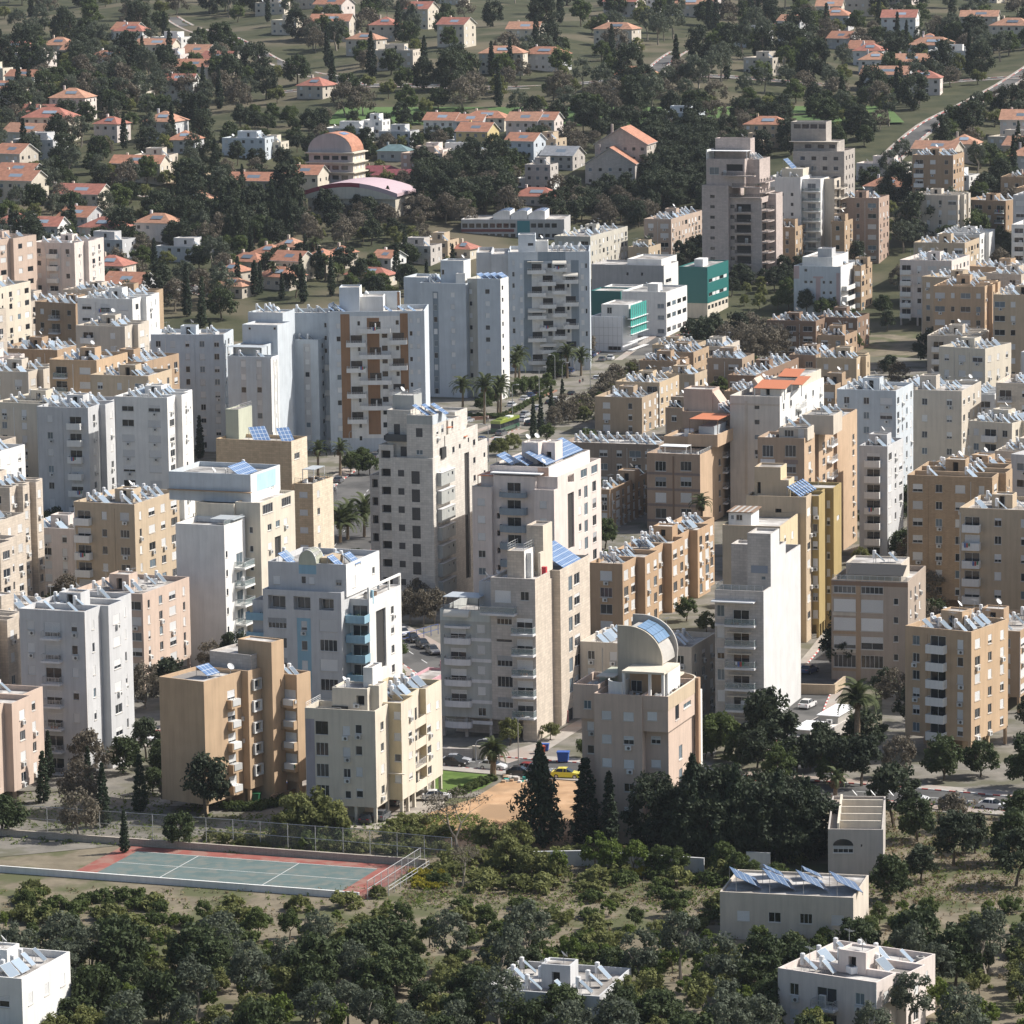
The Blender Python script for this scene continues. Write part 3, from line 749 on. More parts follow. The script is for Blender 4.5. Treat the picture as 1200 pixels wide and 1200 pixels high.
# ------------------------------------------------------------------ B2: tan stepped block
def b2():
    b = Bld('apartment_building', 'tan plaster block with white window boxes and a tall windowless stair shaft', (4, 125, 1045), base=(1, 155, 738), alpha=33, WA=9, WB=3)
    H = b.H; b.st = (b.ZB(16, 205, 335)-b.ZB(16, 205, 885))/4; zb = b.ZB(1, 180, 640)-.2
    a1 = b.X(1, 112, 400, 0)
    xa = a1; sa = b.box(xa-8, xa, -9, -.004, 1.6, b.ZB(4, 60, 1058, xa), TAN, .5)
    yb = b.Y(1, 212, 300, 0); sb = b.box(-9, 0, 0, yb, zb, H, TAN, .5)
    xs = b.X(1, 272, 300, yb); ys = b.Y(1, 337, 300, xs); ss = b.box(-4, xs, yb+.004, ys, -.4, b.ZA(4, 290, 893, yb), TAN, .2)
    xr = b.X(1, 402, 300, ys); yr = b.Y(1, 476, 300, xr); sr = b.box(-4, xr, ys+.004, yr, 2.6, b.ZA(4, 360, 1062, ys), TAN, 1.0)
    # left segment: window, solid-sided balconies with white front
    ry = [395, 535, 670, 800, 930]
    for i in range(5):
        z = b.ZB(16, 60, 470, xa)-i*b.st; y0, y1 = b.Y(16, 20, 470, xa), b.Y(16, 78, 440, xa)
        b.balcony(sa, 'B', y0, y1, z, .9, TAN, 'solid', .95, door='h'); b.slab(sa, 'B', y0+.25, y1-.1, z+.05, z+.98, FRAME, .98, 'balcony_front')
    b.W(sa, 'B', 16, 106, 378, 22, 55, 5, 's'); b.ac(sa, 'B', 16, 122, 555); b.ac(sa, 'B', 16, 130, 695)
    b.W(sb, 'B', 16, 205, 335, 38, 42, 5, 'w')
    for i in range(5):
        z = b.ZB(16, 205, 335)-i*b.st; u0, u1 = b.Y(16, 180, 335), b.Y(16, 232, 335); m = MB()
        for (a, c, d, e) in ((u0, u1, z+.62, z+.82), (u0, u1, z-.85, z-.65), (u0, u0+.2, z-.65, z+.62), (u1-.2, u1, z-.65, z+.62)): m.box(.0, .38, a, c, d, e, FRAME)
        m.obj('window_box', b.root)
    b.W(ss, 'B', 16, 365, 330, 9, 48, 5, 'd')
    for i in range(4):
        z = b.ZA(16, 430, 470, ys)-i*b.st; x0, x1 = b.X(16, 412, 450, ys)-.4, xr-.05
        b.balcony(sr, 'A', x0-.6, x1, z, .9, TAN, 'solid', .95, door='s'); b.slab(sr, 'A', x0+.2, x1-.1, z+.1, z+.98, FRAME, .99, 'balcony_front')
        b.solid('ledge', xs+.02, xs+.55, ys-.6, ys+.3, z+.8, z+.95, FRAME); b.solid('ledge', xs+.02, xs+.55, ys-.6, ys+.3, z+.3, z+.42, FRAME)
    b.W(sr, 'B', 16, 555, 340, 26, 60, 4, 'm')
    b.solid('stair_core', -6, -1.5, .5, yb-.5, -.4, zb+.05, TAN); b.solid('stair_core', xr-3, xr-1.2, ys+1.2, yr-1, -.4, 2.65, TAN)
    for y in (ys+.4, yr-.3): b.add('column', cached('c2', lambda: _colmesh(2.6, TAN)), (xr-.3, y, 0))
    for y in (.3, -3, -8.6): b.add('column', cached('c2', lambda: _colmesh(2.6, TAN)), (-.4 if y > 0 else xa-.4, y, 0))
    dk = b.box(-8, -.6, yb-1.5, yb+5, H-.5, H+2.0, STONE_G, .3)
    b.pv(xa-3, -4, H-.4, 3, 2.4); b.dish(xs-1.6, yb+1.2, b.H+2); b.dish(-2, -1.5, H-.4)
    b.heaters(dict(x0=xs-2, x1=xr, y0=ys, y1=yr, z1=sr['z1'], par=1.0), 1, 2, .6)
    b.build()
b2()
# ------------------------------------------------------------------ B3: stone tower in the middle
def b3():
    b = Bld('apartment_building', 'beige stone tower with railed corner balconies and a big tilted roof panel', (5, 590, 548), base=(2, 586, 404), xl=(5, 345, 545), alpha=19)
    H = b.H; b.st = (b.ZA(5, 555, 840)-b.ZA(5, 555, 1178))/3; zs = b.ZA(2, 450, 290)
    y1, y2, y3 = b.Y(5, 668, 600), b.Y(5, 722, 600), b.Y(5, 882, 500); zw = b.ZB(5, 780, 470)
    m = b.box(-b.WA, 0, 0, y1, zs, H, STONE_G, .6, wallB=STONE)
    b.solid('ground_floor_wall', -b.WA+4.5, -.05, 1.2, y1, -.4, zs+.05, STONE); b.solid('ground_floor_wall', -2.2, 0, 0, y1, -.4, zs-.004, STONE)
    r = b.box(-b.WA+1, -1.2, y1+.004, y2-.004, -.4, zw-1.2, STONE, .5); w = b.box(-b.WA+1, 0, y2, y3, -.4, zw, STONE, .9)
    b.W(r, 'B', 5, 688, 600, 30, 55, 6, 'wwhwhw'); b.W(w, 'B', 5, 777, 570, 20, 80, 6, 'b', sill=False); b.W(w, 'B', 5, 812, 545, 30, 62, 6, 'wh')
    for i, y in enumerate((345, 315, 290, 260)): b.W(w, 'B', 2, 640+i*42, y, 22, 70, 1, 'DkDb', sill=False)
    b.W(m, 'A', 5, 412, 642, 86, 66, 1, 's'); b.W(m, 'A', 5, 530, 640, 46, 50, 1, 'c')
    b.W(m, 'A', 5, 420, 765, 84, 60, 5, 'm-mcm'); b.W(m, 'A', 5, 420, 880, 84, 14, 1, 'D')
    b.BAL(m, 'A', 5, 470, 590, 848, 5, 1.4, SLABG, 'glass', ph=1.05, door='h')
    b.BAL(m, 'A', 5, 305, 490, 738, 1, 1.6, SLABG, 'glass', ph=1.1, door=False)
    # left lower wing with rounded balconies
    xl = b.X(5, 72, 740, .4); zl = b.ZA(5, 200, 712, .4)
    L = b.box(xl, -b.WA-.004, .4, 13, zs, zl, GREY_GREEN, 1.5); b.panel(L, 'A', 5, 72, 340, 716, 775, mat_wall('pale_green_plaster', (.52, .56, .55)), .08)
    b.BAL(L, 'A', 5, 100, 242, 892, 6, 1.1, SLABG, 'half', ph=1.1, round_=True, door='h', step=(b.ZA(5, 170, 892, .4)-b.ZA(5, 170, 1118, .4))/2)
    b.BAL(L, 'A', 5, 100, 240, 805, 1, 1.0, SLABG, 'solid', ph=.05, round_=True, door=False, awning=mat_plain('cream_canvas', (.62, .58, .5), .8))
    b.W(L, 'A', 5, 293, 817, 42, 44, 6, 'ssssw'); 
    for i in range(6): b.slab(L, 'A', b.X(5, 242, 900, .4), -b.WA-.1, b.ZA(5, 293, 885, .4)-i*b.st, b.ZA(5, 293, 885, .4)-i*b.st+.55, SLABG, .07, 'floor_band')
    for x in (xl+.3, xl+4, -b.WA-.5, -b.WA+2.5): b.add('column', cached(('c3', zs), lambda: _colmesh(zs, STONE_G)), (x, .8, 0))
    b.solid('ground_floor_wall', xl+1, -b.WA+1, 4, 12, -.4, zs+.05, STONE_G)
    pergola(b, xl+.3, b.X(5, 282, 660, 1), 1.0, 5.5, zl-1.5, 3.2, PERG, FRAME_D); rail(b, [(xl+.2, .5), (-b.WA-.1, .5)], zl-.1, .7, 'rail')
    sh = b.box(b.X(5, 284, 600, 3.5), -b.WA-.1, 3.5, 9, zl-1.4, b.ZA(5, 310, 560, 3.5), GREYP, .2); b.dish(sh['x0']+.9, 4.5, sh['z1']-.2); b.dish(sh['x0']+2, 6.5, sh['z1']-.2)
    scatter_clutter(b, xl+.8, -b.WA-1, 1.2, 5, zl-1.5, 6)
    # stair tower and lift head
    ty = 3.2
    t = b.box(b.X(5, 435, 450, ty), b.X(5, 528, 450, ty), ty, ty+5, H-.6, b.ZA(5, 480, 395, ty), STONE, .1, wallB=WHITE)
    rail(b, [(t['x0']+.1, ty+4.9), (t['x0']+.1, ty+.1), (t['x1']-.1, ty+.1), (t['x1']-.1, ty+4.9)], t['z1']-.1, 1.2, 'white')
    u = b.box(b.X(5, 517, 300, ty+3), b.X(5, 607, 300, ty+3), ty+5.01, ty+9.5, H-.6, b.ZA(5, 560, 268, ty+3), STONE, .3, wallB=CREAM)
    b.solid('roof_pier', t['x1']+.05, t['x1']+.8, ty+1, ty+1.9, H-.6, H+3.3, WHITE); b.solid('roof_pier', t['x1']+1.2, t['x1']+1.6, ty+3, ty+4.9, H-.6, H+3.0, CREAM)
    b.solid('red_locker', t['x1']+1.9, t['x1']+2.6, ty+2.6, ty+3.3, H-.6, H+.9, RED)
    b.pv(-3.0, (y2+y3)/2+1.5, zw-.9, 9, 5.6, 32)
    b.heater(-6.5, y2+3, zw-.9); b.dish(-8, y2+5, zw-.9)
    b.build()
b3()
# ------------------------------------------------------------------ B4: pinkish beige block with vaulted roof
def b4():
    b = Bld('apartment_building', 'pinkish beige block with a quarter-vault roof room behind dark pines', (17, 515, 612), base=(0, 783.5, 992), xl=(17, 120, 522), alpha=19)
    H = b.ZA(17, 250, 525); zc = b.ZA(17, 450, 612); zlow = b.ZA(17, 450, 730); b.st = (b.ZA(17, 190, 637)-b.ZA(17, 190, 893))/2
    xs = b.X(17, 380, 560); ye = b.Y(17, 668, 520)
    A = b.box(-b.WA, xs, 0, 12, -.4, H, PINKB, .8); 
    C = b.box(xs+.004, .0, .3, ye, zlow, H-.02, PINKB, .8)                      # upper overhang on the right
    D = b.box(xs+.004, b.X(17, 520, 800, 1.3), 1.6, ye, -.4, zlow-.004, PINKB, 0)
    b.W(A, 'A', 17, 188, 637, 54, 46, 3, 's'); b.W(A, 'A', 17, 307, 645, 56, 46, 5, 'shsws', ac='01100'); b.W(C, 'A', 17, 435, 643, 52, 46, 1, 's'); b.W(D, 'A', 17, 455, 772, 52, 42, 3, 'hsw')
    b.W(C, 'B', 17, 570, 620, 20, 80, 1, 'D'); b.W(C, 'B', 17, 625, 580, 40, 28, 1, 'b'); b.W(D, 'B', 17, 588, 710, 18, 75, 3, 'wbb', step=b.st); b.W(D, 'B', 17, 640, 700, 34, 28, 3, 'b', step=b.st)
    # left bay, set back
    xl = b.X(17, 8, 470, 2.0); E = b.box(xl, -b.WA-.004, 2.0, 11, b.ZA(17, 60, 655, 2), b.ZA(17, 60, 470, 2), PINKB, 1.0); F = b.box(b.X(17, 55, 700, 2.6), -b.WA-.004, 2.6, 11, -.4, E['z0']-.004, PINKB, 0)
    b.W(E, 'A', 17, 85, 580, 42, 46, 1, 'b'); b.W(F, 'A', 17, 102, 695, 36, 46, 2, 'sw', ac='10')
    # ochre parapet band: straight, then curving round at the back
    m = MB(); pts = [(.05, .25)]; yc = ye-.1; Rr = 4.2
    pts.append((.05, yc))
    for i in range(1, 9): t = i*math.pi/2/8*1.15; pts.append((.05-Rr*(1-math.cos(t)), yc+Rr*math.sin(t)))
    for (xa, ya), (xb, yb) in zip(pts, pts[1:]):
        m.quad((xa, ya, zc), (xb, yb, zc), (xb, yb, H), (xa, ya, H), OCHRE); m.quad((xb-.3, yb, zc), (xa-.3, ya, zc), (xa-.3, ya, H), (xb-.3, yb, H), OCHRE)
        m.quad((xa, ya, H), (xb, yb, H), (xb-.3, yb, H), (xa-.3, ya, H), CREAM); m.quad((xa, ya, zc), (xa-.3, ya, zc), (xb-.3, yb, zc), (xb, yb, zc), OCHRE)
    m.obj('parapet_band', b.root)
    m = MB(); cv = [(p[0]-.25, p[1]) for p in pts[1:]]+[(-8, pts[-1][1])]+[(-8, ye)]; m.prism(cv, -.4, H-.9, PINKB); m.obj('rounded_wall', b.root)
    b.solid('pilaster', .0, .5, ye-.1, ye+.9, -.4, H+.1, mat_wall('brown_pilaster', (.40, .27, .18))); b.solid('pale_panel', -.15, .12, ye+1.0, ye+3.0, -.4, zc-.05, WHITE)
    b.solid('parapet_trim', xs, .06, .2, .29, zc, H+.02, PINKB)
    # roof terrace rooms
    zf = H-.8; xr0, xr1 = b.X(17, 272, 450, 1.6), b.X(17, 497, 450, 1.6)
    zt = b.ZA(17, 380, 402, 1.6)
    b.solid('terrace_roof', xr0, xr1+.1, 1.5, 9, zt-.3, zt, CREAM)
    for x in (xr0+.2, b.X(17, 420, 450, 1.6), xr1-.15): b.solid('terrace_post', x-.18, x+.18, 1.6, 2.0, zf, zt-.3, WHITE)
    R1 = b.box(xr0+.3, xr1-.4, 4.2, 9, zf, zt-.32, BROWN, 0); b.W(R1, 'A', 17, 350, 480, 60, 60, 1, 'w')
    W2 = b.box(xr1-.35, xr1, 3.5, 9.5, zf, zt-.31, WHITE, 0)
    xc0, xc1 = b.X(17, 172, 450, 1.0), b.X(17, 268, 450, 1.0); m = MB()
    for i in range(8):
        t0, t1 = math.pi*.5+i*math.pi/16, math.pi*.5+(i+1)*math.pi/16; r_ = xc1-xc0
        P = lambda t, r: (xc1+r*math.cos(t), 1.0+r_*.0+3.0-3.0*0+r*0+(-2.7*math.cos(t-math.pi/2)+2.7)*.9)
        a, c = (xc1+r_*math.cos(t0), 1.0+2.4*(1-math.sin(t0))), (xc1+r_*math.cos(t1), 1.0+2.4*(1-math.sin(t1)))
        m.prism([a, (a[0]+.05, a[1]+.2), (c[0]+.15, c[1]+.15), c][::-1], zf, zf+2.3, WHITE)
    m.obj('curved_screen_wall', b.root); b.solid('screen_wall', xc1-.2, xc1, 1.1, 4.5, zf, zf+2.2, WHITE)
    scatter_clutter(b, xr0+.8, xr1-.8, 2.2, 3.6, zf, 6); scatter_clutter(b, xr1+.4, -.6, 3, 11, zf, 5); scatter_clutter(b, xl+.6, -b.WA-.5, 3, 7, E['z1']-1, 3)
    # quarter vault: end wall, curved roof, photovoltaic sheets
    yv0, yv1 = 6.5, 13.0; xv0, xv1 = b.X(17, 247, 250, yv0), b.X(17, 490, 340, yv0); zv0, zv1 = b.ZA(17, 490, 345, yv0), b.ZA(17, 260, 152, yv0); xk = b.X(17, 295, 155, yv0)
    arc = [(xk+(xv1-xk)*math.sin(t*math.pi/24), zv0+(zv1-zv0)*math.cos(t*math.pi/24)) for t in range(13)]
    out = [(xv0, zf), (xv0, zv1)]+arc+[(xv1, zf)]
    for k, (ya, yb, ex) in enumerate(((yv0, yv0+.35, 0), (yv1-.35, yv1, .35))):
        m = MB(); oo = [(x+(ex if 0 < i < len(out)-1 else 0), z+ex*1.5) if ex else (x, z) for i, (x, z) in enumerate(out)]
        m.prism(oo, ya, yb, mat_wall('vault_plaster', (.44, .40, .33)) if k == 0 else CONC, 'y'); m.obj('vault_end_wall', b.root)
    m = MB(); sh = [(x, z-.5) for x, z in arc]
    for (xa, za), (xb, zb) in zip(sh, sh[1:]): m.quad((xa, yv0+.35, za), (xb, yv0+.35, zb), (xb, yv1-.35, zb), (xa, yv1-.35, za), CONC)
    m.obj('vault_roof', b.root)
    for i in range(3):
        (xa, za), (xb, zb) = arc[2+i*2], arc[4+i*2]
        for j in range(4):
            y0_ = yv0+.55+j*(yv1-yv0-1.1)/4; y1_ = y0_+(yv1-yv0-1.1)/4-.06; f = .02; m = MB()
            p, q = (xa+(xb-xa)*f, za+(zb-za)*f+.02), (xb-(xb-xa)*f, zb-(zb-za)*f+.02)
            m.prism([(p[0], p[1]), (q[0], q[1]), (q[0]+.05, q[1]+.06), (p[0]+.05, p[1]+.06)][::-1], y0_, y1_, mat_plain('blue_collector', (.15, .24, .36), .15, 0, .7), 'y')
            m.obj('solar_panel', b.root)
    b.solid('roof_room', xv0-3, xv0, yv0+1, yv1, zf, zf+2.0, SAGE); b.solid('lean_to_roof', b.X(17, 130, 350, 5), xv0-.02, 5, 7.4, zf+2.05, zf+2.2, CREAM)
    rail(b, [(xv1+.2, yv0-.8), (xv1+.2, yv1)], zf+1.6, 1.0, 'dark')
    b.solid('terrace_roof', xv1-.3, xv1+.9, yv0-1, yv1+1, zf+1.3, zf+1.6, CREAM)
    b.build()
b4()
# ------------------------------------------------------------------ B5: narrow tower with a blank white side
def b5():
    b = Bld('apartment_building', 'narrow tower with a huge blank white side wall and glass railed balconies', (6, 610, 615), base=(0, 895.5, 852), xl=(6, 358, 628), alpha=18)
    H = b.H; ye = b.Y(6, 822, 500); b.st = (b.ZA(6, 480, 795)-b.ZA(6, 480, 1140))/3
    BLK = mat_wall('blank_white_plaster', (.60, .597, .585), streak=.07)
    y1 = b.Y(6, 661, 500); zt = b.ZB(6, 665, 300)
    A = b.box(-b.WA, 0, 0, y1, -.4, H, STONE_G, 1.1, wallB=BLK); T = b.box(b.X(6, 535, 450, y1), 0, y1+.004, b.Y(6, 708, 450), -.4, zt, STONE_G, .4, wallB=BLK)
    y2 = b.Y(6, 742, 450); T2 = b.box(-b.WA, -.0, T['y1']+.004, y2, -.4, b.ZB(6, 725, 355), STONE_G, .4, wallB=BLK); T3 = b.box(-b.WA, 0, y2+.004, ye, -.4, b.ZB(6, 780, 388), STONE_G, 1.3, wallB=BLK)
    b.panel(T, 'A', 6, 555, 645, 475, 515, mat_plain('louvre_grey', (.22, .25, .30), .5), .05, 'louvre'); b.W(T, 'A', 6, 622, 542, 22, 22, 1, 'b')
    b.W(A, 'A', 6, 390, 718, 40, 62, 7, 'bsmbsmw'); b.BAL(A, 'A', 6, 420, 583, 800, 7, 1.35, SLABG, 'glass', ph=1.05, door='w'); b.slab(A, 'A', -b.WA+.1, -b.WA+2.4, b.ZA(6, 390, 800), b.ZA(6, 390, 800)+.35, SLABG, .5, 'ledge')
    xa = b.X(6, 350, 670)
    b.solid('awning', xa, b.X(6, 580, 680), -1.5, 0, b.ZA(6, 460, 668), b.ZA(6, 460, 668)+.18, WHITE_M)
    for i in range(1, 7): b.solid('ledge', b.X(6, 430, 800), b.X(6, 560, 800), -1.0, 0, b.ZA(6, 480, 812)-i*b.st+2.75, b.ZA(6, 480, 812)-i*b.st+2.87, CREAM)
    rail(b, [(-b.WA+.15, y1), (-b.WA+.15, .15), (-.2, .15)], H-.05, .9, 'glass'); m = MB(); m.box(-.9, .9, -.12, .12, 0, .1, mat_plain('timber', (.5, .36, .2), .7)); 
    for i in range(4): o = mkobj('timber_board', m.mesh('timber_board') if i == 0 else o.data, b.root, (-b.WA+1.7+i*.3, y1*.55+i*.25, H-1.05+i*.1), .9)
    b.ac(T3, 'B', 6, 775, 330) if False else None
    b.build()
b5()
# ------------------------------------------------------------------ B6: ochre and mustard block
def b6():
    b = Bld('apartment_building', 'ochre block with mustard side bays and a row of solar collectors on top', (13, 540, 222), base=(13, 549, 1112), xl=(13, 180, 210), alpha=16)
    H = b.H; b.st = (b.ZA(13, 600, 305)-b.ZA(13, 600, 835))/5
    y1 = b.Y(13, 580, 600); A = b.box(-b.WA, 0, 0, y1, -.4, H, OCHRE, .5)
    x2 = b.X(13, 625, 600, y1); y2 = b.Y(13, 662, 600, x2); B2 = b.box(-6, x2, y1+.004, y2, 2.4, b.ZA(13, 600, 215, y1), OCHRE_Y, .5)
    x3 = b.X(13, 697, 500, y2); y3 = b.Y(13, 762, 500, x3); B3 = b.box(-6, x3, y2+2.5, y3, -.4, b.ZA(13, 690, 180, y2), OCHRE_Y, .5); B4 = b.box(-6, x2-.5, y2+.004, y2+2.496, -.4, H-.3, OCHRE_Y, .5)
    b.W(B2, 'A', 13, 601, 305, 32, 48, 7, 'swhssms', ac='1101100'); b.W(A, 'B', 13, 562, 310, 18, 45, 7, 's-ws-sw'); b.W(B4, 'B', 13, 675, 265, 22, 44, 7, 'shs'); b.W(B3, 'A', 13, 682, 265, 22, 44, 7, 'sh'); b.W(B3, 'B', 13, 742, 348, 16, 30, 1, 's'); b.ac(A, 'B', 13, 570, 455); b.ac(A, 'B', 13, 572, 665, 2)
    for i in range(3): b.add('column', cached('c6', lambda: _colmesh(2.4, OCHRE_Y)), (x2-.3, y1+.4+i*(y2-y1-.8)/2, 0))
    b.W(A, 'A', 13, 376, 330, 38, 72, 1, 'd')
    # front wing
    yw = b.R(13, 388, 400, b.ZA(13, 390, 400, -11))[1]; yf = -11.5
    for k in range(20):       # front plane of the wing from where its side meets the main wall
        xw = b.X(13, 500, 345, 0); x_at = b.X(13, 385, 400, yf); yf += (x_at-xw)*.6
    zw = b.ZA(13, 385, 402, yf); Wg = b.box(b.X(13, 34, 395, yf), xw, yf, -.004, -.4, zw, OCHRE, .8, wallB=CREAM_Y)
    b.W(Wg, 'A', 13, 151, 495, 28, 38, 1, 'w'); b.W(Wg, 'A', 13, 152, 605, 28, 45, 1, 'b', ac='1'); b.W(Wg, 'A', 13, 152, 712, 28, 40, 4, 'sw', ac='10')
    b.W(Wg, 'B', 13, 418, 475, 10, 42, 5, 'h'); b.W(Wg, 'B', 13, 463, 452, 12, 42, 5, 's'); b.W(Wg, 'B', 13, 495, 435, 10, 48, 5, 'w')
    # white rooftop room on the wing
    zf = zw-.8; yr = yf+2.2; P = b.box(b.X(13, 72, 340, yr), b.X(13, 210, 340, yr), yr, yr+6, zf, b.ZA(13, 140, 318, yr), WHITE, .15); b.W(P, 'A', 13, 137, 347, 38, 36, 1, 'w'); b.W(P, 'A', 13, 95, 345, 20, 30, 1, 'b')
    b.W(P, 'B', 13, 225, 340, 12, 60, 1, 'w'); m = MB(); m.box(P['x0']-.3, P['x1']+.4, yr-.3, yr+6.6, P['z1']+.05, P['z1']+.15, BROWN_D)
    for i in range(9): m.box(P['x0']-.3+i*(P['x1']-P['x0']+.6)/9, P['x0']+.1+i*(P['x1']-P['x0']+.6)/9, yr-.3, yr+6.6, P['z1']+.16, P['z1']+.2, CONC if i % 2 else BROWN_D)
    m.obj('room_roof', b.root)
    # stair head, collectors
    y_s = 2.0; S = b.box(b.X(13, 230, 120, y_s), b.X(13, 390, 120, y_s), y_s, y_s+5, H-.5, b.ZA(13, 310, 38, y_s), OCHRE, .3, wallB=CREAM_Y); b.W(S, 'A', 13, 258, 165, 20, 70, 1, 'd'); S2 = b.box(S['x1']+.004, b.X(13, 440, 160, y_s), y_s, y_s+4.5, H-.5, b.ZA(13, 420, 118, y_s), OCHRE, .3, wallB=CREAM_Y)
    for i in range(7): b.pv(-2.4+i*.12, 1.5+i*1.45, H-.5, 1.1, 3.0, 35)
    b.heater(-5.2, 2.6, H-.5); b.heater(-4.6, 7.6, H-.5); b.dish(-1.2, y3-3, H-.4); b.heater(-5.5, 5.2, H-.5)
    b.build()
b6()
# ------------------------------------------------------------------ B7: right edge block with white closed balconies
def b7():
    b = Bld('apartment_building', 'brown framed block with white closed balconies and a hedged roof terrace', (0, 1062, 682), base=(0, 1064, 800), xl=(13, 700, 690), alpha=16, WB=16)
    H = b.H; b.st = (b.ZA(13, 782, 770)-b.ZA(13, 782, 1110))/3
    A = b.box(-b.WA, 0, 0, b.WB, -.4, H, mat_wall('grey_brown_plaster', (.40, .33, .27)), .9)
    for r, x in ((13, 782), (0, 1022)):
        w = 130 if r == 13 else 25
        for i in range(5): 
            zz = b.ZA(13, 782, 770)-i*b.st; u = b.X(13, 782, 770) if r == 13 else b.X(0, 1022, 690); b.opening(A, 'A', u, zz, 3.7, 2.1, 'msshc'[i])
    u0, u1 = b.X(13, 850, 760), b.X(13, 880, 760); b.slab(A, 'A', u0, u1, 0, H-1, BROWN, .05, 'pilaster'); b.slab(A, 'A', -b.WA, 0, H-.9, H-.2, BROWN_D, .04, 'floor_band')
    for i in range(5): b.slab(A, 'A', -b.WA+.2, u0-.01, b.ZA(13, 782, 815)-i*b.st-.45, b.ZA(13, 782, 815)-i*b.st, PALE if i % 2 else BROWN, .04, 'floor_band')
    b.grid(A, 'B', [2.5, 6.5, 10.5], [b.st*(i+.6) for i in range(5)]); b.W(A, 'A', 0, 1050, 705, 6, 8, 4, 'w')
    zf = H-.9; m = MB(); m.quad((b.X(13, 790, 600), .8, zf+1.7), (-1, .8, zf+1.7), (-1, 4.5, zf+2.9), (b.X(13, 790, 600), 4.5, zf+2.9), DARKCLOTH); m.quad((b.X(13, 790, 600), .8, zf+1.65), (b.X(13, 790, 600), 4.5, zf+2.85), (-1, 4.5, zf+2.85), (-1, .8, zf+1.65), DARKCLOTH); m.obj('awning', b.root)
    P = b.box(-b.WA+1.5, -2, 4.6, 12, zf, zf+3.0, PALE, .3, roof=ROOF_W); b.heater(-6, 7, zf+2.7); b.heater(-4, 8, zf+2.7); rail(b, [(-b.WA+.2, .2), (-.2, .2)], H-.05, .8, 'glass')
    b.build()
b7()
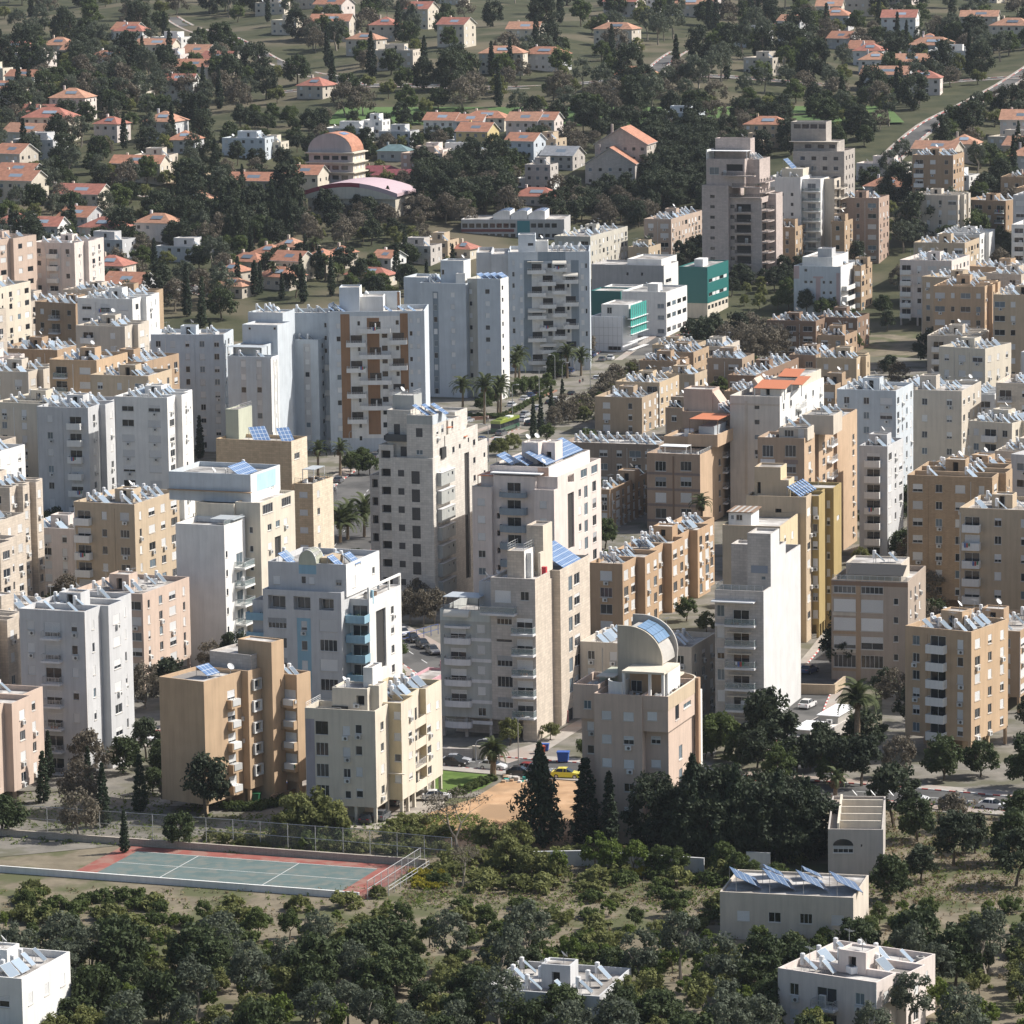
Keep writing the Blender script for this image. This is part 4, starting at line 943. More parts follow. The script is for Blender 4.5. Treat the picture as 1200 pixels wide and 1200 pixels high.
# ------------------------------------------------------------------ B8: light grey block with blue corner balconies
def b8():
    b = Bld('apartment_building', 'light grey block with rounded blue corner balconies and an arched roof gable', (4, 645, 622), base=(0, 402.5, 838), xl=(4, 220, 612), alpha=20)
    H = b.H; b.st = (b.ZA(4, 575, 800)-b.ZA(4, 575, 1120))/3
    y2 = b.Y(4, 660, 640) if False else 2.6
    L = b.box(-b.WA, 0, 0, 13, -.4, H, GREYP, 1.0)
    b.W(L, 'A', 4, 297, 672, 95, 72, 1, 'l'); b.W(L, 'A', 4, 433, 678, 90, 72, 1, 'l'); b.W(L, 'A', 4, 565, 685, 80, 62, 1, 'l')
    b.W(L, 'A', 4, 575, 800, 95, 64, 5, 'scscs'); b.W(L, 'A', 4, 300, 785, 100, 56, 5, 'mcmcm'); b.panel(L, 'A', 4, 405, 480, 758, 1150, BLUE, .03); b.W(L, 'A', 4, 445, 800, 30, 50, 4, 'hwsw', ac='1010')
    x2 = b.X(4, 782, 620, y2); ye = b.Y(4, 968, 540, x2); zt = b.ZB(4, 870, 570, x2)
    Rb = b.box(.004, x2, y2+1.0, ye, -.4, zt-1.6, GREYP, .1, wallB=WHITE)
    b.W(Rb, 'B', 4, 862, 870, 52, 320, 1, 'g'); b.W(Rb, 'B', 4, 922, 715, 16, 42, 4, 'whww', ac='1000'); b.W(Rb, 'B', 4, 805, 720, 6, 30, 4, '-')
    # open frame on the roof edge
    m = MB(); xq = x2
    for u in (y2+1.05, b.Y(4, 905, 560, x2), ye-.3): m.box(xq-.3, xq, u, u+.3, zt-1.6, zt, WHITE)
    m.box(xq-.3, xq, y2+1.0, ye, zt, zt+.35, WHITE); m.obj('roof_frame', b.root); b.solid('roof_pier', xq-.35, xq+.02, b.Y(4, 815, 650, x2), b.Y(4, 815, 650, x2)+.5, zt-2.6, zt-.4, BLUE); scatter_clutter(b, 1, x2-.5, y2+2, ye-2, zt-1.7, 6)
    zf0 = b.ZA(4, 700, 775, y2-1)
    for i in range(6): b.balcony(Rb, 'A', .1, x2+.1, zf0-i*b.st, 2.3, BLUE_L if False else BLUE, 'solid', .95, round_=False, door='w')
    # small balconies at the left end
    xl = b.X(4, 148, 740, 2.5); Lf = b.box(xl+.6, -b.WA-.004, 2.5, 11, -.4, b.ZA(4, 190, 660, 2.5), GREYP, .6)
    for i in range(6): b.balcony(Lf, 'A', xl, -b.WA-.05, b.ZA(4, 190, 752, 2.5)-i*b.st, 1.4, BLUE, 'solid', .95, door='w')
    # set-back upper floors
    U = b.box(b.X(4, 250, 500, 1.6), b.X(4, 672, 500, 1.6), 1.6, b.Y(4, 852, 440, b.X(4, 672, 500, 1.6)), H-1.0, b.ZA(4, 460, 460, 1.6), GREYP, .9, roof=ROOF_G, wallB=WHITE)
    b.W(U, 'A', 4, 296, 552, 36, 44, 1, 's'); b.W(U, 'A', 4, 442, 552, 24, 40, 1, 'w'); b.W(U, 'A', 4, 486, 556, 30, 38, 1, 's'); b.W(U, 'A', 4, 632, 568, 30, 34, 1, 'm'); b.W(U, 'B', 4, 716, 560, 16, 60, 1, 's'); b.W(U, 'B', 4, 820, 500, 14, 36, 1, 'w')
    b.panel(U, 'A', 4, 415, 510, 466, 520, BLUE, .05)
    x0, x1 = b.X(4, 415, 440, 1.5), b.X(4, 510, 440, 1.5); zc = U['z1']+.2; r = (x1-x0)/2; zt2 = b.ZA(4, 460, 388, 1.5)-zc
    pts = [(x0, U['z1']-.3)]+[(x1, U['z1']-.3)]+[(x0+r+r*math.cos(t*math.pi/12), zc+zt2*math.sin(t*math.pi/12)) for t in range(13)]
    m = MB(); m.prism(pts, 1.52, 4.5, SAGE, 'y'); m.obj('arched_gable', b.root)
    m = MB()
    for t in range(12):
        a, c = pts[2+t], pts[3+t]; m.quad((a[0], 1.4, a[1]), (a[0], 4.6, a[1]), (c[0], 4.6, c[1]), (c[0], 1.4, c[1]), WHITE); m.quad((a[0], 1.4, a[1]), (c[0], 1.4, c[1]), (c[0]*.97+.03*(x0+r), 1.4, c[1]-.15), (a[0]*.97+.03*(x0+r), 1.4, a[1]-.15), WHITE)
    m.obj('arch_trim', b.root)
    z = U['z1']-.9; b.solid('roof_room', x1+.1, x1+2.0, 3, 8, z, z+1.6, OCHRE)
    for (x, y) in ((U['x0']+2.2, 4), (x0+.8, 8), (x1+2.6, 3.2), (x1+4.2, 6.5)): b.pv(x, y, z, 2.4, 2.6, 40)
    for (x, y) in ((x1+2.8, 7.5), (x1+1.0, 9.0), (U['x0']+1, 8)): b.heater(x, y, z)
    b.build()
b8()
# ------------------------------------------------------------------ B9: pale stone tower with dark shutters
def b9():
    b = Bld('apartment_building', 'pale stone tower with dark shuttered windows and stepped roof terraces', (14, 330, 388), base=(0, 510, 716), xl=(14, 88, 372), alpha=20)
    ST = mat_wall('pale_stone', (.64, .60, .54), 1); H = b.H; b.st = (b.ZA(14, 235, 498)-b.ZA(14, 235, 1030))/5
    y1 = b.Y(14, 412, 500); A = b.box(-b.WA, 0, 0, y1, -.4, H, ST, .8)
    b.W(A, 'A', 14, 150, 473, 36, 40, 9, 'k', sill=False); b.W(A, 'A', 14, 235, 498, 50, 74, 8, 'k', sill=False)
    y2 = b.Y(14, 507, 400); A2 = b.box(-b.WA, 0, y1+.004, y2, -.4, b.ZB(14, 455, 236), ST, .8); y3 = b.Y(14, 600, 300); A3 = b.box(-b.WA, 0, y2+.004, y3, -.4, b.ZB(14, 560, 200), ST, .8); y4 = b.Y(14, 655, 300); A4 = b.box(-b.WA, 0, y3+.004, y4, -.4, b.ZB(14, 628, 278), ST, .8)
    b.W(A2, 'B', 14, 501, 425, 15, 38, 7, 'D', sill=False); b.W(A2, 'B', 14, 457, 335, 14, 36, 1, 'D'); b.W(A2, 'B', 14, 494, 315, 10, 28, 1, 'w'); b.W(A3, 'B', 14, 540, 720, 28, 740, 1, 'g'); b.W(A3, 'B', 14, 578, 292, 13, 36, 7, 'D', step=b.st); b.W(A3, 'B', 14, 545, 278, 8, 28, 1, 'w'); b.W(A4, 'B', 14, 638, 365, 10, 28, 6, 'D'); b.W(A4, 'B', 14, 606, 300, 8, 40, 1, 'w')
    # laundry-screen bay standing out from the side
    u0, u1 = b.Y(14, 388, 600, .9), b.Y(14, 468, 600, .9); zt = b.ZB(14, 430, 455, .9)
    for i in range(7):
        zz = zt-i*b.st; Q = b.box(.01, .9, u0, u1, zz-b.st*.72, zz-.02, GREY_GREEN, .1); b.opening(Q, 'B', u0+(u1-u0)*.82, zz-.75, .8, .7, 'w', sill=False); b.opening(Q, 'B', u0+(u1-u0)*.5, zz-.75, .5, .5, 'b', sill=False); b.solid('ledge', 0, 1.0, u0-.1, u1+.1, zz-.02, zz+.06, SLABG)
    b.ac(A, 'B', 14, 380, 465); b.ac(A, 'B', 14, 408, 462)
    # penthouse
    P = b.box(b.X(14, 183, 250, .6), -.15, .6, y1+1, H-.8, b.ZA(14, 250, 133, .6), ST, .5, roof=ROOF_G); b.panel(P, 'A', 14, 183, 330, 133, 186, GREY_GREEN, .05); b.slab(P, 'B', .6, y1+1, P['z1']-1.7, P['z1']-.02, WHITE_B, .03)
    b.W(P, 'A', 14, 256, 235, 38, 52, 1, 'k', sill=False); b.W(P, 'A', 14, 258, 350, 38, 30, 1, 'b'); b.W(P, 'B', 14, 363, 222, 12, 50, 1, 'h'); b.W(P, 'B', 14, 392, 212, 14, 50, 1, 'm'); b.ac(P, 'B', 14, 365, 275); b.solid('shade_cloth', -.1, .3, y1-2.4, y1-.2, H-.6, H+1.4, DARKCLOTH)
    xl = b.X(14, 68, 150, 2.4); Pl = b.box(xl, P['x0']-.004, 2.4, 10, H-.8, b.ZA(14, 120, 102, 2.4), ST, .4); b.W(Pl, 'A', 14, 126, 215, 36, 60, 1, 'k'); b.balcony(Pl, 'A', xl+.1, P['x0']-.1, b.ZA(14, 120, 278, 1), 1.3, mat_plain('dark_balcony', (.06, .065, .07), .6), 'solid', 1.0, door=False); b.W(Pl, 'A', 14, 165, 345, 36, 58, 1, 'k')
    Hd = b.box(b.X(14, 102, 60, 6), b.X(14, 225, 60, 6), 6, 10, P['z1']-.5, b.ZA(14, 160, 15, 6), GREY_GREEN, .2); rail(b, [(Hd['x0']+.1, 6.1), (Hd['x1']-.1, 6.1), (Hd['x1']-.1, 9.9)], Hd['z1']-.1, .9)
    b.dish(Hd['x0']+1.5, 7, Hd['z1']-.2)
    for i in range(3): b.pv(P['x0']+2.2+i*1.3, P['y0']+1.8+i*1.2, P['z1']-.5, 1.9, 3.4, 32)
    P2 = b.box(-7, -.5, y1+3, y2+1, A2['z1']-.8, A2['z1']+2.4, ST, .4, roof=ROOF_G); b.W(P2, 'B', 14, 450, 190, 10, 45, 1, 'D'); P3 = b.box(-7, -2.0, y2+2, y3, A3['z1']-.8, A3['z1']+3, ST, .4, roof=ROOF_G); b.W(P3, 'B', 14, 490, 185, 14, 60, 1, 'D')
    b.solid('awning', -.4, .3, y1+1.6, y1+3.2, A2['z1']+1.2, A2['z1']+1.32, ORANGE); b.solid('awning', -.1, .35, y2+1, y2+2.4, A3['z1']-1.4, A3['z1']-1.28, ORANGE)
    for x, y in ((-4, y1+4), (-3, y2-1), (-5, y2+4), (-3.5, y3-2)): b.heater(x, y, A2['z1']+1.6 if y < y2 else A3['z1']-.3)
    # shaded left wing with stacked loggias
    xw = b.X(14, 20, 400, 1.5); Wl = b.box(xw, -b.WA-.004, 1.5, 12, -.4, b.ZA(14, 50, 305, 1.5), ST, .8, roof=ROOF_G); b.W(Wl, 'A', 14, 60, 362, 54, 46, 9, 'd'); b.W(Wl, 'A', 14, 45, 1005, 30, 40, 1, '-')
    xv = b.X(7, 800, 1050, 5); Wv = b.box(xv, xw-.004, 5, 12, -.4, b.ZA(7, 830, 1000, 5), STONE_G, .5); b.W(Wv, 'A', 7, 828, 1045, 30, 45, 7, 'd')
    b.build()
b9()
# ------------------------------------------------------------------ B10: rosy white block with curved blue-grey balconies
def b10():
    b = Bld('apartment_building', 'rosy white block with curved blue-grey balconies and broad rooftop collectors', (8, 682, 1082), base=(0, 651, 724), xl=(8, 245, 1065), alpha=20)
    H = b.H; b.st = (b.ZA(5, 295, 130)-b.ZA(5, 295, 505))/4
    xr = b.X(8, 580, 1080); xm = b.X(8, 350, 1060)
    y1 = 2.0; zB = b.ZB(8, 690, 1018); ye = b.Y(8, 942, 960)
    A = b.box(xr, 0, 0, y1, -.4, H, ROSE, .9); Lf = b.box(-b.WA, xm, 0, 9, -.4, b.ZA(8, 300, 1062), ROSE, .9); Bd = b.box(-b.WA+1, 0, y1+.004, ye, -.4, zB, ROSE, .9); Cn = b.box(xm+.004, xr-.004, 1.0, y1, -.4, b.ZA(8, 465, 1005, 1), ROSE, .2)
    b.W(A, 'A', 5, 630, 145, 38, 38, 6, 'ssws'); b.W(Lf, 'A', 5, 295, 130, 40, 38, 6, 'ssswbs')
    z0 = b.ZA(8, 472, 1115, -.4)
    for i in range(7): b.balcony(Cn, 'A', b.X(8, 400, 1100, 1), b.X(8, 545, 1100, 1), z0-i*b.st, 1.5, BLUEGREY, 'solid' if i else 'half', .95, round_=True, door='w')
    b.W(Cn, 'A', 5, 388, 205, 16, 30, 5, 'd')
    for i, (x, y) in enumerate(((725, 1050), (780, 1020), (850, 990), (907, 968))): b.W(Bd, 'B', 8, x, y, 34, 44, 1, 'b' if i > 1 else 'l')
    b.W(Bd, 'B', 5, 712, 132, 14, 40, 6, 'swhw', ac='1010'); b.W(Bd, 'B', 5, 781, 230, 34, 300, 1, 'g'); b.W(Bd, 'B', 5, 828, 82, 14, 42, 6, 'ws'); b.W(Bd, 'B', 5, 861, 75, 18, 66, 6, 'b', sill=False); b.W(Bd, 'B', 5, 906, 45, 20, 56, 6, 'wm')
    U = b.box(b.X(8, 342, 980, 2.6), b.X(8, 660, 980, 2.6), 2.6, b.Y(8, 882, 880, b.X(8, 660, 980, 2.6)), H-.9, b.ZA(8, 500, 952, 2.6), ROSE, .3, roof=ROOF_G, wallB=WHITE)
    b.panel(U, 'A', 8, 600, 660, 960, 1075, mat_wall('salmon_plaster', (.62, .42, .32)), .04); b.panel(U, 'A', 8, 412, 540, 1010, 1100, BROWN, .05)
    b.solid('awning', b.X(8, 350, 995, 1.2), b.X(8, 622, 995, 1.2), .6, 2.6, b.ZA(8, 480, 996, .6), b.ZA(8, 480, 996, .6)+.18, WHITE_M)
    b.slab(Lf, 'A', -b.WA, xm, Lf['z1'], Lf['z1']+.1, BLUEGREY, .15, 'ledge'); pergola(b, -b.WA+.5, xm-.1, 1.5, 6, Lf['z1']-.9, 2.6, ORANGE, BROWN); b.solid('planter', -b.WA+.4, xm-1, .4, 1.0, Lf['z1']-.9, Lf['z1']-.2, BROWN)
    zr = U['z1']-.3; yl = 7.5; T = b.box(b.X(8, 514, 860, yl), b.X(8, 603, 860, yl), yl, yl+4, zr, b.ZA(8, 560, 825, yl), ROSE, .2); T2 = b.box(T['x1']+.004, b.X(8, 700, 850, yl+3), yl+2.4, yl+6.5, zr, T['z1']-.2, ROSE, .2); b.opening(T2, 'A', (T2['x0']+T2['x1'])/2, zr+1.1, .9, 1.8, 'd')
    b.pv(U['x1']-3.2, (2.6+U['y1'])/2+1, zr, U['y1']-5, 4.6, 28); b.pv(U['x0']+2.4, 5.6, zr, 4.5, 3.4, 30); b.pv(U['x0']+5.6, 5.0, zr, 3.4, 3.0, 30)
    b.dish(T['x0']+.8, yl+1, T['z1']-.2); b.dish(T['x0']+2, yl+2.5, T['z1']-.2); b.dish(U['x1']-1.6, 4.2, zr)
    b.build()
b10()
# ------------------------------------------------------------------ B11: white and cream block at the left
def b11():
    b = Bld('apartment_building', 'white and cream block with deep glass railed balconies and a pale blue mural', (15, 165, 462), h=27, alpha=21, WA=4.6)
    H = b.H; b.st = (b.ZB(15, 100, 745)-b.ZB(15, 100, 1090))/4
    ye = b.Y(15, 322, 420); A = b.box(-b.WA, 0, 0, ye, -.4, H, CREAM, .5)
    b.W(A, 'A', 15, 125, 585, 18, 30, 4, 'ww', step=b.st); b.W(A, 'A', 15, 140, 490, 36, 60, 1, 'c')
    b.W(A, 'B', 15, 200, 487, 46, 42, 1, 'c'); b.W(A, 'B', 15, 284, 455, 42, 40, 1, 'c'); b.W(A, 'B', 15, 209, 572, 18, 30, 5, 'ws', ac='01'); b.W(A, 'B', 15, 246, 556, 18, 30, 2, 'b-'); b.W(A, 'B', 15, 281, 545, 16, 30, 5, 's', ac='10'); b.W(A, 'B', 15, 247, 660, 28, 95, 1, 'g')
    U = b.box(-18, b.X(15, 123, 380, 2.2), 2.2, b.Y(15, 257, 350, b.X(15, 123, 380, 2.2)), H-.5, b.ZA(15, 70, 332, 2.2), WHITE_B, .8, roof=ROOF_G, wallB=WHITE); b.panel(U, 'B', 15, 150, 236, 318, 395, BLUE_L, .03, 'painted_mural'); b.W(U, 'B', 15, 200, 382, 10, 26, 1, 'w'); b.W(U, 'B', 15, 222, 376, 12, 28, 1, 'b')
    b.pv(U['x1']-3.2, 6, U['z1']-.8, 7, 3.0, 34); b.dish(U['x1']-5.5, 4, U['z1']-.8); b.dish(U['x1']-7.5, 3.5, U['z1']-.8); b.heater(U['x1']-4, 10, U['z1']-.8)
    b.solid('ledge', -18, U['x1']+.2, 1.4, 2.2, H+1.3, H+1.45, BROWN)
    # white front block with the glass balconies
    xf = b.X(15, 98, 800, -1.0); F = b.box(xf-9, xf, -9, -.6, -.4, b.ZB(15, 70, 540, xf), WHITE, .9, wallB=WHITE); Fb = b.box(xf-9, -b.WA-.004, -.596, 8, -.4, H-.3, CREAM, .5)
    y0, y1 = b.Y(15, 40, 720, xf), -.7
    b.W(F, 'B', 15, 14, 695, 8, 30, 5, 'D', step=b.st)
    for i in range(6): b.balcony(F, 'B', -5.2, -1.0, b.ZB(15, 100, 757, xf+1.9)-i*b.st, 1.9, WHITE, 'glass', 1.05, door='b')
    b.solid('roof_canopy', xf-4, xf+.4, -6, -1.5, F['z1']+.4, F['z1']+.55, PERG); rail(b, [(xf-.1, -8.9), (xf-.1, -.7)], F['z1']-.05, .8, 'glass')
    b.build()
b11()
# ------------------------------------------------------------------ B12: tan stone block with roof pergola
def b12():
    b = Bld('apartment_building', 'tan and cream stone block with a railed roof pergola beside the palm street', (15, 408, 376), base=(0, 368.5, 662), xl=(15, 320, 372), xr=(15, 496, 355), alpha=21)
    H = b.H; b.st = (b.ZA(15, 362, 425)-b.ZA(15, 362, 585))/2
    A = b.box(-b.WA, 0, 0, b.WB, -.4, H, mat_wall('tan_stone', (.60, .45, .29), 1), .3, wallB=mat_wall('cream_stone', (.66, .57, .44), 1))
    b.W(A, 'A', 15, 362, 425, 36, 26, 4, 's'); b.W(A, 'B', 15, 430, 420, 12, 30, 4, 'sw'); rail(b, [(-b.WA+.1, .1), (-.1, .1), (-.1, b.WB)], H-.2, 1.2, 'dark'); pergola(b, -b.WA+.6, -.8, 2.5, b.WB-2, H-.3, 2.6, PERG, FRAME); scatter_clutter(b, -b.WA+.5, -1, 1, b.WB-3, H-.3, 6)
    xu = b.X(15, 308, 250, 4); U = b.box(xu-16, xu, 4, b.Y(15, 380, 240, xu), -.4, b.ZA(15, 300, 183, 4), A['wall'], .7, wallB=A['wallB']); b.W(U, 'B', 15, 333, 248, 24, 28, 1, 'c')
    U['x1'] = xu; T = b.box(b.X(15, 10, 100, 8), b.X(15, 68, 100, 8), 8, b.Y(15, 130, 90, b.X(15, 68, 100, 8)), U['z1']-.7, b.ZA(15, 50, 38, 8), SAGE, .2); rail(b, [(T['x0'], 8.1), (T['x1']-.1, 8.1), (T['x1']-.1, T['y1']-.1)], T['z1']-.1, 1.0)
    for (x0, x1) in ((100, 205), (245, 325)):
        q0, q1 = b.R(15, x0, 178, U['z1']-.3), b.R(15, x1, 178, U['z1']-.3); b.pv((q0[0]+q1[0])/2, 6.8, U['z1']-.7, (q1[0]-q0[0])*.8, 3.8, 40, -.75)
    b.build()
b12()
# ------------------------------------------------------------------ white towers along the avenue
BRSTRIP = mat_wall('brown_cladding', (.30, .175, .10)); DGREEN = mat_plain('dark_green_cladding', (.015, .14, .13), .5); TEAL = mat_plain('teal_netting', (.03, .28, .24), .7)
def t1():
    b = Bld('white_tower', 'narrow bluish white tower with a bright ribbed side behind the beige stone roof', (7, 250, 362), base=(0, 321, 548), xl=(7, 30, 360), xr=(7, 306, 352), alpha=20)
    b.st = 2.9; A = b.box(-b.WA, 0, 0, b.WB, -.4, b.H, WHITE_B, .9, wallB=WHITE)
    for x in (115, 200): b.W(A, 'A', 7, x, 400, 26, 32, 10, 'sswsbsssws'); b.panel(A, 'A', 7, x-15, x+15, 375, 775, GREYP, .03)
    for x in (262, 280, 296): b.panel(A, 'B', 7, x, x+5, 372, 770, WHITE, .12, 'rib')
    b.W(A, 'B', 7, 288, 400, 5, 26, 10, 'w')
    U = b.box(b.X(7, 60, 300, 6), b.X(7, 215, 300, 6), 6, 13, b.H-.9, b.ZA(7, 150, 300, 6), WHITE_B, .3); pergola(b, b.X(7, 30, 330, 2), b.X(7, 210, 330, 2), 2, 6, b.H-.9, 2.6, PERG, FRAME_D)
    V = b.box(b.X(7, 110, 200, 12), b.X(7, 300, 200, 12), 12, 20, -.4, b.ZA(7, 230, 188, 12), WHITE_B, .4); V2 = b.box(V['x0']-2, b.X(7, 330, 150, 20.1), 20.01, 27, -.4, b.ZA(7, 200, 120, 20), WHITE_B, .4); b.W(V, 'A', 7, 150, 208, 14, 14, 1, 'w'); b.W(V, 'A', 7, 285, 208, 14, 14, 1, 'w')
    b.heaters(A, 2, 2); b.dish(V2['x1']-2, 22, V2['z1']-.4); b.heaters(V2, 3, 2)
    b.build()
t1()
def t2():
    b = Bld('white_tower', 'bluish white tower with plain shuttered front joining the brown striped facade', (7, 515, 268), base=(7, 532, 872), xl=(7, 318, 268), xr=(7, 572, 250), alpha=20)
    b.st = 2.9; A = b.box(-b.WA, 0, 0, b.WB, -.4, b.H, WHITE_B, 1.0); b.panel(A, 'A', 7, 440, 478, 290, 850, GREYP, .04)
    b.W(A, 'A', 7, 460, 320, 24, 28, 11, 'sswsssb'); b.W(A, 'B', 7, 545, 300, 10, 26, 11, 'w')
    for i in range(6): b.balcony(A, 'B', b.WB-2.2, b.WB-.3, b.ZB(7, 560, 425)-i*5.8, 1.2, WHITE, 'solid', 1.0)
    pts = [(b.X(7, 385, 230, 4), b.H-1), (b.X(7, 440, 230, 4), b.H-1), (b.X(7, 385, 230, 4), b.ZA(7, 385, 195, 4))]; m = MB(); m.prism(pts, 4, 7, WHITE, 'y'); m.obj('roof_wedge', b.root)
    U = b.box(-b.WA+.4, b.X(7, 385, 230, 5), 7.1, 14, b.H-1, b.ZA(7, 350, 190, 5), WHITE, .3); b.heaters(A, 3, 2)
    b.build()
t2()
def t3():
    b = Bld('white_tower', 'white tower front with brown vertical strips and staggered white balconies', (7, 1085, 112), base=(0, 500, 529), xl=(7, 575, 125), alpha=3, WB=14)
    H = b.H; b.st = (b.ZA(7, 840, 215)-b.ZA(7, 840, 630))/6; A = b.box(-b.WA, 0, 0, 14, -.4, H, WHITE_B, 1.0)
    b.panel(A, 'A', 7, 692, 960, 140, 800, WHITE, .025); b.panel(A, 'A', 7, 640, 690, 130, 800, BRSTRIP, .05); b.panel(A, 'A', 7, 962, 1005, 125, 760, BRSTRIP, .05); b.panel(A, 'A', 7, 783, 850, 150, 780, BRSTRIP, .04)
    b.BAL(A, 'A', 7, 742, 915, 228, 4, 1.6, WHITE, 'half', step=2*b.st, ph=1.15, door='D'); b.BAL(A, 'A', 7, 675, 780, 302, 4, 1.6, WHITE, 'half', step=2*b.st, ph=1.15, door='D'); b.BAL(A, 'A', 7, 905, 1003, 288, 3, 1.6, WHITE, 'half', step=2*b.st, ph=1.15, door='D')
    for i in range(4):
        z = b.ZA(7, 830, 228)-i*2*b.st; u = b.X(7, 832, 228); b.solid('balcony_divider', u-.1, u+.1, -1.45, -.01, z+.02, z+2.1, WHITE)
    b.W(A, 'A', 7, 630, 195, 24, 28, 11, 'swssb'); b.W(A, 'A', 7, 740, 180, 16, 26, 11, 'w'); b.W(A, 'A', 7, 880, 245, 32, 28, 10, 'wD'); b.W(A, 'A', 7, 948, 175, 20, 26, 10, 'ws'); b.W(A, 'A', 7, 1022, 165, 16, 26, 11, 'sw'); b.W(A, 'A', 7, 1062, 165, 16, 26, 11, 's'); b.W(A, 'A', 7, 690, 240, 0, 0, 0)
    Lw = b.box(b.X(7, 365, 130, 5), -b.WA-.004, 5, 14, -.4, b.ZA(7, 460, 122, 5), WHITE_B, .8); b.W(Lw, 'A', 7, 560, 190, 14, 26, 3, 'w'); b.heaters(Lw, 3, 2, skip=.1)
    U = b.box(b.X(7, 635, 40, 5), b.X(7, 745, 40, 5), 5, 11, H-1, b.ZA(7, 690, -15, 5), WHITE_B, .3, wallB=WHITE); b.W(U, 'A', 7, 690, 60, 16, 24, 1, '-'); U2 = b.box(U['x1']+.004, b.X(7, 870, 50, 5), 6, 12, H-1, b.ZA(7, 800, 35, 6), WHITE, .3); b.W(U2, 'A', 7, 755, 95, 20, 28, 1, 'w'); U3 = b.box(b.X(7, 770, 0, 11), b.X(7, 960, 0, 11), 12.1, 13.9, H-1, b.ZA(7, 860, 10, 12), WHITE_B, .3); b.slab(U3, 'A', U3['x1']-.6, U3['x1'], H-1, U3['z1'], BRSTRIP, .05)
    b.dish(U2['x0']+1.5, 7, U2['z1']-.3)
    for x in (-3, -5.2, -8.4, -19, -21): b.pv(x, 3.2, H-1, 3.4, 2.6, 35)
    b.heaters(dict(x0=-b.WA, x1=U['x0'], y0=2, y1=13, z1=H, par=1), 4, 3, skip=.1)
    b.build()
t3()
def t4():
    b = Bld('white_tower', 'grey-white twin-shaft tower with a dark recess standing behind the avenue palms', (11, 402, 872), base=(8, 408, 602), xr=(11, 442, 862), alpha=20, WA=11)
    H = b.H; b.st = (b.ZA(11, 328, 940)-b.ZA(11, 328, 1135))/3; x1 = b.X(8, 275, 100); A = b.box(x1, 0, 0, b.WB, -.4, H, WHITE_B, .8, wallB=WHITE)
    x2 = b.X(8, 205, 100); Rc = b.box(x2-.4, x1-.004, 3.2, 14, -.4, H-.4, mat_wall('warm_grey_plaster', (.55, .53, .47)), .8); L = b.box(b.X(7, 1075, 300, 1), x2, 1, 15, -.4, b.ZA(11, 130, 895, 1), WHITE_B, .8)
    b.W(A, 'A', 11, 328, 940, 24, 26, 11, 'wssw'); b.W(A, 'B', 11, 410, 920, 8, 24, 11, 'w'); b.W(Rc, 'A', 11, 215, 940, 20, 26, 11, 'dw'); b.W(Rc, 'A', 11, 238, 940, 16, 26, 11, 'sw')
    b.W(L, 'A', 11, 140, 958, 22, 26, 11, 'ss'); b.panel(L, 'A', 8, 32, 62, 8, 560, BLUEGREY, .03); b.W(L, 'A', 8, 46, 30, 20, 30, 9, 'sbw'); b.W(L, 'A', 7, 1140, 155, 16, 26, 9, 'sw')
    L2 = b.box(b.X(7, 985, 60, 6), L['x0']-.004, 6, 15, -.4, b.ZA(10, 940, 860, 6), WHITE_B, .6); b.W(L2, 'A', 7, 1060, 100, 20, 24, 5, 's')
    S = b.box(b.X(11, 75, 800, 5), b.X(11, 200, 800, 5), 5, 10, L['z1']-.8, b.ZA(11, 135, 772, 5), WHITE_B, .3, wallB=WHITE); b.W(S, 'A', 11, 88, 835, 14, 28, 1, 'w'); S2 = b.box(b.X(11, 165, 860, 4), b.X(11, 215, 860, 4), 3, 5, L['z1']-.8, b.ZA(11, 190, 840, 4), WHITE, .2)
    for i in range(4): b.pv(-6.2+i*1.5, 4+i*.8, H-.8, 3.6, 2.4, 35)
    b.heaters(dict(x0=L['x0'], x1=S['x0'], y0=1, y1=14, z1=L['z1'], par=.8), 3, 3); b.dish(S['x1']-1, 7, S['z1']-.3)
    b.build()
t4()
